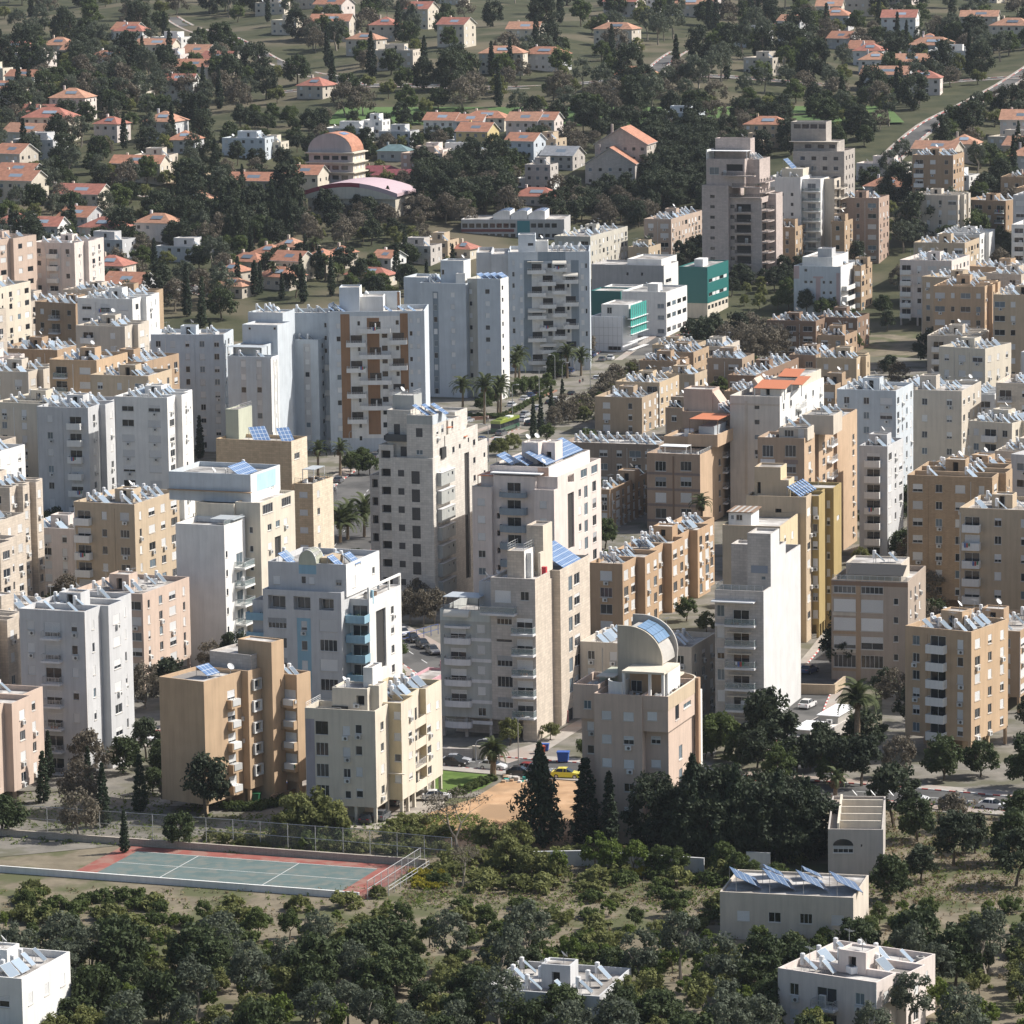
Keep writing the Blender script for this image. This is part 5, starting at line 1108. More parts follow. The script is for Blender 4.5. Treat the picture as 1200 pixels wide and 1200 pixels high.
def t5():
    b = Bld('white_tower', 'white tower with four columns of staggered balconies and dark grey strips', (11, 882, 722), base=(8, 887, 442), xl=(11, 440, 745), alpha=2, WB=17)
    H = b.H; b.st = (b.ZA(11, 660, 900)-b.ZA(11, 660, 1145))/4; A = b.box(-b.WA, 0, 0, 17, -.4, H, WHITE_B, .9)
    x1 = b.X(11, 350, 740, 2); L1 = b.box(x1, -b.WA-.004, 1.2, 17, -.4, H-.6, GREYP, .8); L2 = b.box(b.X(11, 268, 725, 3), x1-.004, 3, 18, -.4, H-.3, GREYP, .8)
    for x0, x1_ in ((525, 566), (780, 822)): b.panel(A, 'A', 11, x0, x1_, 770, 1290, BLUEGREY, .04)
    b.panel(A, 'A', 11, 568, 778, 790, 1400, WHITE, .025); b.panel(A, 'A', 8, 525, 566, 150, 380, BLUEGREY, .045); b.panel(A, 'A', 11, 600, 750, 722, 775, BLUEGREY, .04)
    CV = mat_plain('cream_canvas', (.62, .58, .5), .8)
    for x0, x1_, y, n, aw in ((545, 645, 840, 5, {2: CV}), (610, 700, 903, 4, {3: CV}), (680, 757, 827, 5, {0: CV}), (737, 820, 892, 4, {0: CV})):
        b.BAL(A, 'A', 11, x0, x1_, y, n, 1.6, WHITE, 'half', step=2*b.st, ph=1.15, awning=aw, door='D')
    b.solid('awning', b.X(11, 545, 780), b.X(11, 630, 780), -1.3, 0, b.ZA(11, 590, 778), b.ZA(11, 590, 778)+.12, CV)
    b.W(A, 'A', 11, 468, 785, 14, 26, 11, 'swws'); b.W(A, 'A', 11, 510, 800, 14, 26, 11, 'sss'); b.W(A, 'A', 11, 842, 800, 16, 26, 11, 's'); b.W(A, 'A', 11, 862, 800, 10, 26, 11, 'w-'); b.W(A, 'A', 11, 665, 800, 26, 28, 11, 'wD'); b.W(A, 'A', 11, 590, 870, 18, 26, 10, '-w'); b.W(A, 'A', 11, 765, 905, 14, 26, 9, 'w')
    for x in (-b.WA*.2, -b.WA*.55): b.add('column', cached('c5t', lambda: _colmesh(3, WHITE)), (x, -1.2, 0))
    T = b.box(b.X(11, 495, 680, 5), b.X(11, 588, 680, 5), 5, 10, H-.9, b.ZA(11, 540, 632, 5), WHITE_B, .3); b.W(T, 'A', 11, 562, 685, 30, 14, 1, 'D'); T2 = b.box(T['x1']+.004, b.X(11, 655, 690, 5), 6, 10, H-.9, b.ZA(11, 620, 668, 5), WHITE, .2); b.dish(T2['x0']+1.5, 7, T2['z1']-.2)
    b.heaters(dict(x0=T2['x1'], x1=0, y0=2, y1=16, z1=H, par=.9), 5, 3, skip=.1)
    b.build()
t5()
# ------------------------------------------------------------------ offices with green cladding and scaffolding
def offices():
    b = Bld('office_building', 'low building with dark green clad upper floors and white window strips', (12, 318, 808), base=(12, 320, 1085), xl=(12, 162, 805), xr=(12, 432, 776), alpha=20, cat='office building')
    zm = b.ZA(12, 240, 1002); A = b.box(-b.WA, 0, 0, b.WB, zm, b.H, DGREEN, .3, roof=ROOF_G); L = b.box(-b.WA+.1, -.1, .1, b.WB-.1, -.4, zm-.004, CREAM, 0)
    for y in (868, 942):
        u0, u1 = b.Y(12, 325, y), b.Y(12, 425, y); z = b.ZB(12, 372, y); n = 5
        for i in range(n): b.opening(A, 'B', u0+(u1-u0)*(i+.5)/n, z, (u1-u0)/n-.25, 1.0, 's' if i % 3 else 'w')
    b.grid(L, 'B', [b.WB*(i+.5)/6 for i in range(6)], [zm-1.3], 2.2, 1.2, 'w', 0); b.solid('roof_room', -b.WA*.6, -b.WA*.3, 4, 9, b.H-.3, b.H+1.8, WHITE); b.build()
    b = Bld('office_building', 'cream office block with rows of ribbon windows beside the scaffolded one', (12, 95, 943), base=(9, 97, 252), xr=(12, 208, 906), alpha=20, WA=13, cat='office building')
    b.st = b.H/4; A = b.box(-13, 0, 0, b.WB, -.4, b.H, WHITE, .5, roof=ROOF_G)
    for k, y in enumerate((1000, 1062, 1135)):
        z = b.ZB(12, 150, y-5)
        for i in range(4): b.opening(A, 'B', b.WB*(.12+.25*i), z, b.WB*.18, 1.3, 'wbw'[i % 3])
        b.opening(A, 'A', -1.6, z-.3, 2.0, 1.3, 'b')
    b.solid('roof_room', -6, -3, 2, 6, b.H-.5, b.H+2, WHITE); b.heaters(A, 2, 2, skip=.5); b.build()
    b = Bld('office_building', 'long pale grey hall with a flat roof behind the green clad offices', (12, 82, 800), base=(12, 84, 1000), xl=(11, 890, 800), xr=(12, 160, 775), alpha=20, cat='office building')
    A = b.box(-b.WA, 0, 0, b.WB, -.4, b.H, mat_wall('taupe_grey_plaster', (.44, .42, .41)), .5, wallB=WHITE); B2 = b.box(-b.WA*.56, -2, 4, b.WB+5, -.4, b.H+1.4, WHITE, .4); b.grid(A, 'A', [-b.WA*.3, -b.WA*.5], [b.H-2.6], .6, .9, 'd', 0); b.W(A, 'A', 12, 110, 880, 30, 20, 1, 'w'); b.W(A, 'B', 12, 108, 880, 30, 20, 1, 'w'); b.build()
    b = Bld('office_building', 'low box with a dark teal clad front beside the white balcony tower', (11, 1050, 938), h=11, xl=(11, 886, 938), alpha=20, WB=9, cat='office building')
    A = b.box(-b.WA, 0, 0, 9, -.4, b.H, DGREEN, .3, wallB=TEAL); P = b.box(-b.WA*.9, 8, 9.01, 16, -.4, b.H+.2, WHITE, .4, roof=ROOF_W); b.build()
    b = Bld('scaffolded_building', 'building under works wrapped in white sheeting with teal netting and scaffold decks', (8, 1090, 145), base=(8, 1060, 335), xl=(8, 886, 140), alpha=20, WB=13, cat='building site')
    SH = mat_plain('white_sheeting', (.72, .73, .75), .6); A = b.box(-b.WA, 0, 0, 13, -.4, b.H, SH, .4); U = b.box(-b.WA*.75, 1.0, 2.5, 14, b.H-.4, b.ZA(8, 1020, 78, 2.5), WHITE, .3); b.W(U, 'A', 8, 988, 110, 26, 34, 1, 'w')
    zt = U['z1']; y0, y1 = 1.0, b.Y(8, 1192, 90, 2.2)
    N = MB(); N.box(2.0, 2.06, y0, y1, b.H*.45, zt, TEAL); N.obj('safety_netting', b.root)
    for i in range(5):
        z = .4+i*2.1; m = MB(); m.box(1.2, 2.6, y0-.5, y1, z, z+.12, WHITE_M); m.obj('scaffold_deck', b.root)
    m = MB()
    for i in range(9):
        y = y0+(y1-y0)*i/8; m.tube((2.62, y, -.3), (2.62, y, zt), .05, .05, STEEL, 4)
    for i in range(8): x = -b.WA+b.WA*i/7; m.tube((x, -.5, -.3), (x, -.5, b.H), .05, .05, STEEL, 4)
    for z in (2.2, 4.4, 6.6): m.tube((-b.WA, -.5, z), (0, -.5, z), .05, .05, STEEL, 4)
    m.obj('scaffold_poles', b.root); b.W(A, 'A', 8, 1020, 228, 76, 18, 1, 'd'); b.W(A, 'A', 8, 1015, 315, 70, 22, 1, 'd'); b.build()
offices()
# ------------------------------------------------------------------ far right towers
def t19():
    PS = mat_wall('pink_stone', (.52, .44, .40), 1); b = Bld('stone_tower', 'pinkish stone tower with dark railed balconies on every floor and stepped top', (12, 598, 440), base=(12, 606, 905), xl=(12, 288, 365), alpha=20)
    b.st = (b.ZA(12, 345, 482)-b.ZA(12, 345, 707))/4; x1 = b.X(12, 432, 500); zA = b.ZA(12, 360, 366)
    A = b.box(-b.WA, x1, 0, 16, -.4, zA, PS, .4); C = b.box(x1+.004, 0, 1.6, 9, -.4, b.ZA(12, 500, 430, 1.6), PS, .4); D = b.box(x1+4, 2.2, 9.004, 16, -.4, C['z1']+.6, PS, .4)
    b.W(A, 'A', 12, 345, 425, 24, 16, 8, 'D', sill=False); b.W(C, 'A', 12, 454, 480, 22, 20, 8, 'D', sill=False); 
    u0, u1 = b.X(12, 472, 500, 1.6), b.X(12, 556, 500, 1.6); z0 = b.ZA(12, 512, 510, .4)
    for i in range(8): b.balcony(C, 'A', u0, u1, z0-i*b.st, 1.6, PS, 'dark', 1.0, door='d', slab=PS)
    z1 = b.ZB(12, 650, 500, 1.6)
    for i in range(8): b.balcony(C, 'B', 1.8, 8.8, z1-i*b.st, 2.4, PS, 'dark', 1.0, door='d', round_=True, slab=PS)
    for i in range(2): b.balcony(C, 'A', x1+.1+i, 0, C['z1']-i*.0+.1+i*b.st, 1.0+.6*i, PS, 'dark', 1.0, door=False, slab=PS)
    U = b.box(b.X(12, 312, 280, 1), b.X(12, 520, 280, 1), 1.0, 13, zA-.4, b.ZA(12, 400, 222, 1), PS, .4); b.W(U, 'A', 12, 355, 287, 52, 40, 1, 'b'); b.W(U, 'A', 12, 465, 270, 90, 36, 1, 'd'); b.balcony(U, 'A', b.X(12, 402, 300, 1), b.X(12, 580, 300, 1), b.ZA(12, 480, 312, 0), 1.6, PS, 'dark', .9, door=False, slab=PS)
    U2 = b.box(b.X(12, 520, 250, 4), b.X(12, 600, 250, 4), 4, 15, C['z1']-.4, b.ZA(12, 560, 225, 4), PS, .4); b.grid(U2, 'B', [6, 9, 12], [C['z1']+1.5, C['z1']+4.5], 1, 1.3, 'D', 0)
    for i in range(2): b.balcony(U2, 'B', 4.2, 14, C['z1']+1.2+i*b.st, 1.8, PS, 'dark', 1.0, door=False, slab=PS)
    zt = U['z1']-.4; pergola(b, U['x0']+.6, U['x1']+.6, 1.4, 6, zt, 2.6, WHITE_M, WHITE_M); b.solid('screen_wall', U['x0'], U['x0']+.3, 1.0, 8, zt, zt+3.0, WHITE); T = b.box(b.X(12, 358, 150, 6), b.X(12, 548, 150, 6), 6.5, 11, zt, b.ZA(12, 450, 112, 6), PS, .3); b.dish(T['x1']-3, 8, T['z1']-.3)
    b.heaters(dict(x0=U2['x0'], x1=U2['x1'], y0=4, y1=14, z1=U2['z1'], par=.4), 2, 3, skip=.1); b.build()
t19()
def t20():
    b = Bld('white_tower', 'white tower with a rounded glazed balcony corner behind the pink stone tower', (12, 822, 322), h=27, xl=(12, 640, 318), alpha=20, WB=12)
    b.st = 3.0; A = b.box(-b.WA, 0, 0, 12, -.4, b.H, WHITE, .8, wallB=WHITE); b.W(A, 'A', 12, 722, 415, 16, 20, 7, 'wsw'); b.W(A, 'A', 12, 776, 415, 16, 20, 7, 'ww'); C = b.box(.004, b.X(12, 930, 320, 2), 2, 12, -.4, b.H-.6, WHITE, .4)
    for i in range(8): b.balcony(C, 'A', .2, C['x1']-.1, b.ZA(12, 875, 398, .5)-i*b.st, 1.6, WHITE, 'glass', 1.0, round_=True, door='b'); 
    D = b.box(C['x1']+.004, b.X(12, 1000, 330, 5), 6, 15, -.4, b.ZA(12, 970, 330, 6), PALE, .5)
    for i in range(8): b.balcony(D, 'B', 6.3, 14, D['z1']-3-i*b.st, 2.0, PALE, 'dark', 1.0, door='D')
    U = b.box(b.X(12, 720, 280, 4), b.X(12, 835, 280, 4), 4, 11, b.H-.8, b.ZA(12, 780, 275, 4), CREAM, .3); b.pv(U['x0']+2, 6, U['z1']-.3, 5, 4, 45); b.heaters(A, 2, 2, skip=.4); b.dish(-2, 3, b.H-.8); b.build()
    b = Bld('stone_tower', 'grey-brown stone tower with setback roof floors at the hill foot', (12, 1058, 182), h=33, xl=(12, 780, 160), alpha=18, WB=14)
    G = mat_wall('grey_brown_stone', (.42, .38, .34), 1); b.st = 3.0; A = b.box(-b.WA, 0, 0, 14, -.4, b.H, G, .6); zs = [b.H-2.2-i*3 for i in range(10)]; b.grid(A, 'A', [-2.6, -6, -9.5, -13], zs, 1.6, 1.3, 'wDb', 0); b.grid(A, 'B', [3, 7, 11], zs, 1.2, 1.3, 'w', 0)
    for u in (-4.2, -11): 
        for z in zs[1::1]: b.slab(A, 'A', u-2.6, u+2.6, z-1.2, z-1.0, PALE, .25, 'ledge')
    U = b.box(-b.WA-.5, -3, 3, 13, b.H-.6, b.ZA(12, 870, 128, 3), G, .4); b.grid(U, 'A', [-4.5, -8, -12], [b.H+1.2], 2, 1.2, 'D', 0); b.solid('ledge', -b.WA-1.6, -2, 1.5, 4, b.H+2.6, b.H+2.8, PALE); U2 = b.box(b.X(12, 770, 60, 5), b.X(12, 960, 60, 5), 5, 12, U['z1']-.4, b.ZA(12, 860, 22, 5), G, .4, roof=ROOF_W); b.grid(U2, 'A', [U2['x0']+2+i*2.6 for i in range(4)], [U2['z1']-1.4], 2.2, 1.4, 'D', 0)
    b.build()
t20()
def t22():
    b = Bld('apartment_building', 'white four-storey block with pink T-shaped trim and stepped corner balconies', (12, 1035, 775), base=(12, 1040, 1075), xl=(12, 785, 765), xr=(12, 1140, 745), alpha=20)
    b.st = b.H/5; A = b.box(-b.WA, 0, 0, b.WB, -.4, b.H-1.6, WHITE_B, .7, wallB=WHITE); U = b.box(-b.WA+2, -3, 2, b.WB-1, b.H-2.3, b.H+.8, WHITE, .4); PK = mat_wall('dusty_pink_trim', (.50, .38, .37))
    b.panel(A, 'A', 12, 905, 930, 865, 1050, PK, .08); b.panel(A, 'A', 12, 890, 945, 858, 868, PK, .1); b.panel(A, 'A', 12, 785, 815, 800, 870, PK, .08); b.panel(A, 'A', 12, 1015, 1034, 840, 1060, PK, .08)
    for x in (850, 880): b.W(A, 'A', 12, x, 888, 16, 16, 3, 'wsw', step=3)
    for x in (948, 985): b.W(A, 'A', 12, x, 890, 14, 18, 3, 'w', step=3)
    b.W(A, 'A', 12, 850, 825, 16, 18, 1, 'w')
    for i in range(3): b.balcony(A, 'B', 1, b.WB-2, 1.5+i*3.0, 1.5, WHITE, 'solid', 1.0)
    T = b.box(-b.WA*.55, -b.WA*.25, 3, 7, U['z1']-.4, U['z1']+2.4, GREYP, .3); b.heaters(A, 3, 2, skip=.4); b.build()
t22()
# ------------------------------------------------------------------ brown towers on the right
def b26():
    b = Bld('apartment_building', 'brown framed block with a terracotta roof shelter and ladder of balconies at its side', (9, 270, 890), base=(0, 821, 622), xl=(9, -10, 882), alpha=20)
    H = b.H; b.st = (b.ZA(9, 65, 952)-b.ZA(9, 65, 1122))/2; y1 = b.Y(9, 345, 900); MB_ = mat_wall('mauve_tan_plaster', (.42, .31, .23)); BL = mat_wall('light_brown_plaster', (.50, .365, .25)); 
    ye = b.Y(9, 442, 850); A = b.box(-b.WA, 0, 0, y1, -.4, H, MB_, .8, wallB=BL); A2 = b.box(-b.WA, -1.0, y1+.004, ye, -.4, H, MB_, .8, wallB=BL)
    for x in (65, 202): b.W(A, 'A', 9, x, 952, 58, 52, 4, 'cmsw', step=b.st)
    for i in range(5): b.slab(A, 'A', -b.WA, 0, b.ZA(9, 65, 985)-i*b.st-.5, b.ZA(9, 65, 985)-i*b.st, PURPB, .06, 'floor_band')
    b.slab(A, 'A', b.X(9, 130, 950), b.X(9, 138, 950), 0, H-.5, BROWN_D, .1, 'rain_pipe')
    b.W(A2, 'B', 9, 385, 930, 12, 36, 4, 'w')
    for i in range(4): b.balcony(A2, 'B', b.Y(9, 400, 900, -1), b.Y(9, 432, 900, -1), H-3-i*b.st, 1.0, WHITE_M, 'rail', 1.0)
    # taller rear block
    xr = b.X(9, 412, 700, ye); yr = b.Y(9, 518, 650, xr); zr = b.ZA(9, 412, 662, ye); Rr = b.box(-b.WA+1, xr, ye+.004, yr, -.4, zr, MB_, .5, wallB=BL); b.W(Rr, 'B', 9, 424, 720, 11, 30, 7, 'w'); b.W(Rr, 'B', 9, 448, 708, 11, 30, 7, 'sw'); b.W(Rr, 'B', 9, 498, 688, 13, 30, 7, 'w', ac='010'); b.slab(Rr, 'B', b.Y(9, 462, 800, xr), b.Y(9, 474, 800, xr), 0, zr-.6, BROWN_D, -.0+.05, 'rain_pipe')
    for i in range(6): b.balcony(Rr, 'B', b.Y(9, 445, 900, xr), b.Y(9, 462, 900, xr), zr-9-i*b.st, .8, WHITE_M, 'rail', 1.0, door=False)
    zf = H-.8; x0, x1 = b.X(9, 60, 860, 1.2), b.X(9, 205, 860, 1.2); pergola(b, x0, x1, 1.2, 4.5, zf, 2.0, WHITE_M, FRAME); rail(b, [(-b.WA+.1, .12), (-.1, .12), (-.1, y1)], H, .7, 'white'); scatter_clutter(b, -b.WA+1, -1, 1, y1-1, zf, 8)
    yq = y1+1.5; Q = b.box(-b.WA+.5, b.X(9, 225, 780, yq), yq, ye-.2, zf, b.ZA(9, 150, 790, yq), BL, .6); Q2 = b.box(Q['x1']+.004, b.X(9, 385, 760, yq), yq-1.5, ye-.2, zf+1.2, b.ZA(9, 300, 775, yq), BL, .5)
    pergola(b, b.X(9, 220, 700, yq+1), b.X(9, 375, 700, yq+1), yq+1, ye-.6, Q['z1']-.6, b.ZA(9, 300, 705, yq)-Q['z1']+.6, ORANGE, BROWN_D); b.solid('roof_room', Q['x1']+1.2, Q['x1']+4.5, yq+2, ye-.8, Q['z1']-.5, Q['z1']+1.9, PERG); m = MB(); m.tube((Q['x1']-.8, yq+2, Q['z1']-.6), (Q['x1']-.8, yq+2, Q['z1']+1.3), 1.0, 1.0, TANK, 14); m.obj('round_tank', b.root)
    T = b.box(b.X(9, 190, 590, ye+3), b.X(9, 345, 590, ye+3), ye+3, ye+8, zr-.5, b.ZA(9, 270, 535, ye+3), PINKB, .3); m = MB(); m.prism([(T['x1']+.01, zr-.5), (T['x1']+3.2, zr-.5), (T['x1']+.01, T['z1']-.5)], ye+3.2, ye+7.8, PINKB, 'y'); m.obj('roof_wedge', b.root); b.heaters(dict(x0=T['x1']+2.4, x1=xr, y0=ye, y1=yr, z1=zr, par=.5), 2, 5, .6, skip=.05); b.dish(T['x1']-2, ye+5, T['z1']-.3)
    b.build()
b26()
def b27():
    b = Bld('apartment_building', 'off-white tall block crowned by a terracotta roofed terrace shelter', (9, 710, 578), h=25, xl=(9, 440, 575), xr=(9, 948, 490), alpha=20)
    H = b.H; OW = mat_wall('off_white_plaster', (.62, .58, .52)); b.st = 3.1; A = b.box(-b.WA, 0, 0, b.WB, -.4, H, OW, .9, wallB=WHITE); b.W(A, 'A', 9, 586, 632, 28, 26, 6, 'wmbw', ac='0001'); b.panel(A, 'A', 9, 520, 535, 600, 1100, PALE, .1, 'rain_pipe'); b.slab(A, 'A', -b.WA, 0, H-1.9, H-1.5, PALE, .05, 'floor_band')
    zs = [H-2.3-3.1*i for i in range(7)]; b.grid(A, 'B', [b.WB*(i+.5)/6 for i in range(6)], zs, 1.2, 1.3, 'r', .3); 
    for i in range(6): b.balcony(A, 'B', b.WB*.36, b.WB*.5, H-4-i*3.1, 1.0, WHITE, 'rail', 1.0, door=False)
    zf = H-.9; x0, x1 = b.X(9, 575, 540, 2), b.X(9, 745, 540, 2); S = b.box(x0+.6, x1-1.6, 4.0, 8, zf, zf+2.3, WHITE, .1); b.W(S, 'A', 9, 645, 550, 20, 36, 1, 'd')
    for (xa, xb, ya, yb, dz) in ((x0-.3, x1-.2, 2, 8.5, 2.6), (x1-1, x1+1.5, 8.6, 15, 2.7), (-5, -.6, 15.5, 21, 3.4)):
        m = MB(); m.quad((xa, ya, zf+dz-.3), (xb, ya, zf+dz-.3), (xb, yb, zf+dz+.7), (xa, yb, zf+dz+.7), ORANGE); m.quad((xa, ya, zf+dz-.42), (xa, yb, zf+dz+.58), (xb, yb, zf+dz+.58), (xb, ya, zf+dz-.42), BROWN)
        for x in (xa+.2, xb-.2): m.box(x-.1, x+.1, ya+.1, ya+.3, zf, zf+dz-.32, FRAME)
        m.obj('tiled_shelter', b.root)
    V = b.box(-6, -.3, 15.2, b.WB-1, H-.9, H+1.9, CREAM, .3); b.heaters(dict(x0=-b.WA, x1=-6, y0=9, y1=b.WB, z1=H, par=.9), 2, 4, skip=.2); m = MB(); m.prism([(-b.WA+2, zf), (-5.5, zf), (-b.WA+2.4, zf+3.4)], 9, 14, PINKB, 'y'); m.obj('roof_wedge', b.root); b.pv(-4.5, 12, zf, 5, 3, 35)
    b.build()
b27()
def b28():
    b = Bld('apartment_building', 'brown tower with three lit side bays and white balconies at their edge', (9, 835, 802), base=(0, 943, 676), xl=(9, 590, 802), alpha=18)
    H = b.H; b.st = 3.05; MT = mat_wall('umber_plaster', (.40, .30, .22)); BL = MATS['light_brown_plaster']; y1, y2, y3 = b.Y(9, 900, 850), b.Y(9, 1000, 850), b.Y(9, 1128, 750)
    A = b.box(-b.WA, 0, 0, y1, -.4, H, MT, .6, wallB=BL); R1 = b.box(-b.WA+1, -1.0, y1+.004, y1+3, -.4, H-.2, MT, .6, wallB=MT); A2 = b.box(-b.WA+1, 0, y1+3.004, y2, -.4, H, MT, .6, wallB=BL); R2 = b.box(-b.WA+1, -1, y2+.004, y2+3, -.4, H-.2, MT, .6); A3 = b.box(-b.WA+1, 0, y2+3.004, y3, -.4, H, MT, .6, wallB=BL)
    for x in (645, 768): b.W(A, 'A', 9, x, 870, 60, 62, 6, 'cm', step=b.st)
    for i in range(7):
        for x in (645, 768): u = b.X(9, x, 870); b.slab(A, 'A', u-1.4, u+1.4, b.ZA(9, 645, 925)-.4-i*b.st, b.ZA(9, 645, 925)+.4-i*b.st, SLABG if (i+x) % 2 else PURPB, .05, 'spandrel')
    b.W(A, 'B', 9, 872, 860, 14, 36, 7, 'ws', ac='01'); b.W(A2, 'B', 9, 948, 840, 14, 36, 7, 'w', ac='10'); b.W(A2, 'B', 9, 972, 830, 14, 36, 7, 's'); b.W(A2, 'B', 9, 996, 820, 9, 36, 7, 'h'); b.W(R2, 'B', 9, 1030, 790, 12, 36, 7, 'd'); b.W(A3, 'B', 9, 1108, 795, 10, 34, 7, 'w', ac='10'); b.W(R1, 'B', 9, 915, 850, 12, 36, 7, 'd')
    for i in range(7): b.balcony(A2, 'B', b.Y(9, 965, 830), b.Y(9, 998, 830), H-4-i*b.st, 1.0, WHITE_M, 'rail', 1.0, door=False)
    zf = H-.6; P = b.box(b.X(9, 705, 770, 1), b.X(9, 860, 770, 1), 1.0, 6, zf, b.ZA(9, 770, 745, 1), PALE, .2); b.W(P, 'A', 9, 760, 775, 50, 36, 1, 'c'); b.W(P, 'A', 9, 825, 775, 30, 50, 1, 's'); b.heater(P['x0']+2, 3, P['z1']-.2, True); b.heater(P['x0']+4.5, 4, P['z1']-.2, True); S = b.box(b.X(9, 830, 700, 10), b.X(9, 1000, 690, 10), 10, 17, zf, b.ZA(9, 900, 675, 10), PALE, .3, roof=ROOF_G); b.dish(S['x1']-4, 12, S['z1']-.3); b.heater(S['x1']-2, 13, S['z1']-.3, True); rail(b, [(-.2, y1+2), (-.2, y2)], H, .8, 'white'); b.heaters(dict(x0=-5, x1=0, y0=y2+3, y1=y3, z1=H, par=.6), 2, 2, skip=0); scatter_clutter(b, -b.WA+.6, P['x0']-.4, .8, 4, zf, 4)
    b.build()
b28()
# ------------------------------------------------------------------ ordinary slab blocks: label, top pixel, ...
def row(**k): return generic('apartment_building', **k)
row(label='stepped brown terrace block with white shutters below the ochre block', top=(5, 1095, 468), base=(0, 740.5, 745), xl=(5, 880, 458), xr=(6, 400, 270), wall=mat_wall('copper_brown_plaster', (.46, .32, .205)), n=4, steps=7, bsteps=1.6, heat=(4, 9), seed=3, dA=4.6, wh=(2.2, 1.7), acp=.35)
row(label='cream two-tone low block packed with roof heaters behind the vaulted roof', top=(6, 232, 915), h=12, xl=(5, 830, 925), xr=(6, 362, 830), wall=mat_wall('dusty_cream_plaster', (.58, .52, .44)), n=4, heat=(4, 5), seed=4, acp=.6)
row(label='long brown four-storey block whose lit side faces the ochre tower street', top=(8, 982, 1078), base=(0, 715, 622), xl=(8, 930, 1060), xr=(0, 764, 550), wall=BROWN, n=4, heat=(2, 6), seed=5, acp=.5)
row(label='low dark brown row house with a line of roof heaters across the avenue', top=(0, 772, 521), h=9.5, xl=(8, 742, 800), WB=12, wall=mat_wall('dull_brown_plaster', (.30, .24, .19)), n=3, heat=(9, 2), seed=6, stair=False, alpha=17)
row(label='tan three-storey block at the bend of the avenue', top=(8, 1165, 582), base=(8, 1166, 782), xl=(8, 908, 575), WB=16, wall=mat_wall('dull_tan_plaster', (.40, .31, .22)), n=3, heat=(4, 4), seed=7, dA=5)
row(label='tan block with white enclosed balconies below the avenue offices', top=(9, 60, 500), base=(9, 62, 745), WA=11, xr=(9, 165, 470), wall=mat_wall('sand_plaster', (.52, .41, .28)), n=4, heat=(3, 4), seed=8, balc=(WHITE, 'half'))
row(label='cream block with laundry balconies in front of the dark trees', top=(9, 405, 305), base=(9, 408, 482), xl=(9, 290, 310), WB=14, wall=PALE, n=4, heat=(4, 4), seed=9)
row(label='low tan block under the bare tree beside the cream office', top=(9, 235, 300), base=(9, 237, 430), xl=(9, 20, 310), WB=12, wall=mat_wall('dry_tan_plaster', (.46, .36, .25)), n=3, heat=(5, 3), seed=10)
row(label='flat roofed tan house in front of the laundry balconies', top=(9, 250, 455), h=8.5, xl=(9, 70, 440), WB=10, wall=OCHRE, n=2, heat=(3, 2), seed=11)
row(label='dark brown low block whose white roof adjoins the terracotta shelter', top=(9, 580, 462), h=10, xl=(9, 430, 455), xr=(9, 812, 385), wall=BROWN_D, n=3, heat=(3, 7), seed=12, roof=ROOF_W)
row(label='brown low block crowded with roof heaters near the dense grove', top=(9, 905, 352), h=10.5, xl=(9, 760, 345), xr=(9, 1005, 310), wall=mat_wall('brick_brown', (.33, .24, .17)), n=3, heat=(4, 4), seed=13)
row(label='brown low block half hidden by the bare grove', top=(9, 905, 168), h=9, xl=(9, 640, 140), WB=12, wall=BROWN_D, n=3, heat=(6, 2), seed=14)
row(label='brown low block below the pink trimmed white block', top=(9, 1062, 245), h=9, xl=(9, 915, 220), WB=12, wall=BROWN, n=3, heat=(4, 2), seed=15)
row(label='long dark low block behind the clump of round trees', top=(9, 1130, 150), h=9, xl=(9, 910, 150), WB=12, wall=BROWN_D, n=3, heat=(5, 2), seed=16)
row(label='tan low block behind the terracotta shelter and white tower', top=(9, 1010, 512), h=11, xl=(9, 940, 512), WB=14, wall=BRICK, n=3, heat=(2, 4), seed=17)
row(label='pale bluish white tall block at the edge of the brown towers', top=(0, 1050, 458), h=25, xl=(9, 1018, 545), WB=14, wall=WHITE_B, n=8, heat=(3, 3), seed=18, dA=4)
row(label='white and grey block standing behind the brown tower with balconies', top=(0, 1040, 523), h=22, xl=(9, 1140, 850), WB=12, wall=GREYP, n=7, heat=(2, 3), seed=19, balc=(WHITE, 'solid'))
row(label='buff apartment block with a crowded lit side beside the pine grove', top=(12, 120, 548), base=(12, 124, 765), xl=(12, -25, 545), xr=(12, 300, 500), wall=mat_wall('rosy_buff_plaster', (.46, .36, .29)), n=4, heat=(3, 8), seed=20, acp=.6)
row(label='narrow buff brick block tucked against the pink stone tower', top=(12, 790, 592), base=(12, 794, 835), xl=(12, 705, 590), xr=(12, 850, 572), wall=BRICK, n=5, heat=(2, 2), seed=21)
row(label='buff brick block below the white rounded tower', top=(12, 1060, 560), h=15, xl=(12, 985, 560), xr=(12, 1105, 530), wall=BRICK, n=5, heat=(2, 3), seed=22)
row(label='tall buff brick block beside the grey-brown stone tower', top=(0, 1030, 232), h=20, xl=(12, 1020, 420), WB=12, wall=mat_wall('pinkish_brick', (.45, .33, .26), 2), n=6, heat=(3, 2), seed=23)
row(label='buff brick block behind the pink trimmed white block', top=(12, 1150, 800), h=13, xl=(12, 1110, 800), WB=12, wall=BRICK, n=4, heat=(2, 2), seed=24)
row(label='pale sage block with green awnings behind the white balcony tower', top=(11, 885, 642), h=13, xl=(11, 690, 630), xr=(11, 1087, 602), wall=mat_wall('pale_olive_plaster', (.53, .50, .43)), n=4, heat=(4, 4), seed=25, balc=(GREY_GREEN, 'solid'))
row(label='tan flat block left of the buff crowded apartment block', top=(11, 1200, 700), h=8, xl=(11, 1090, 700), WB=12, wall=OCHRE, n=2, heat=(4, 3), seed=26)
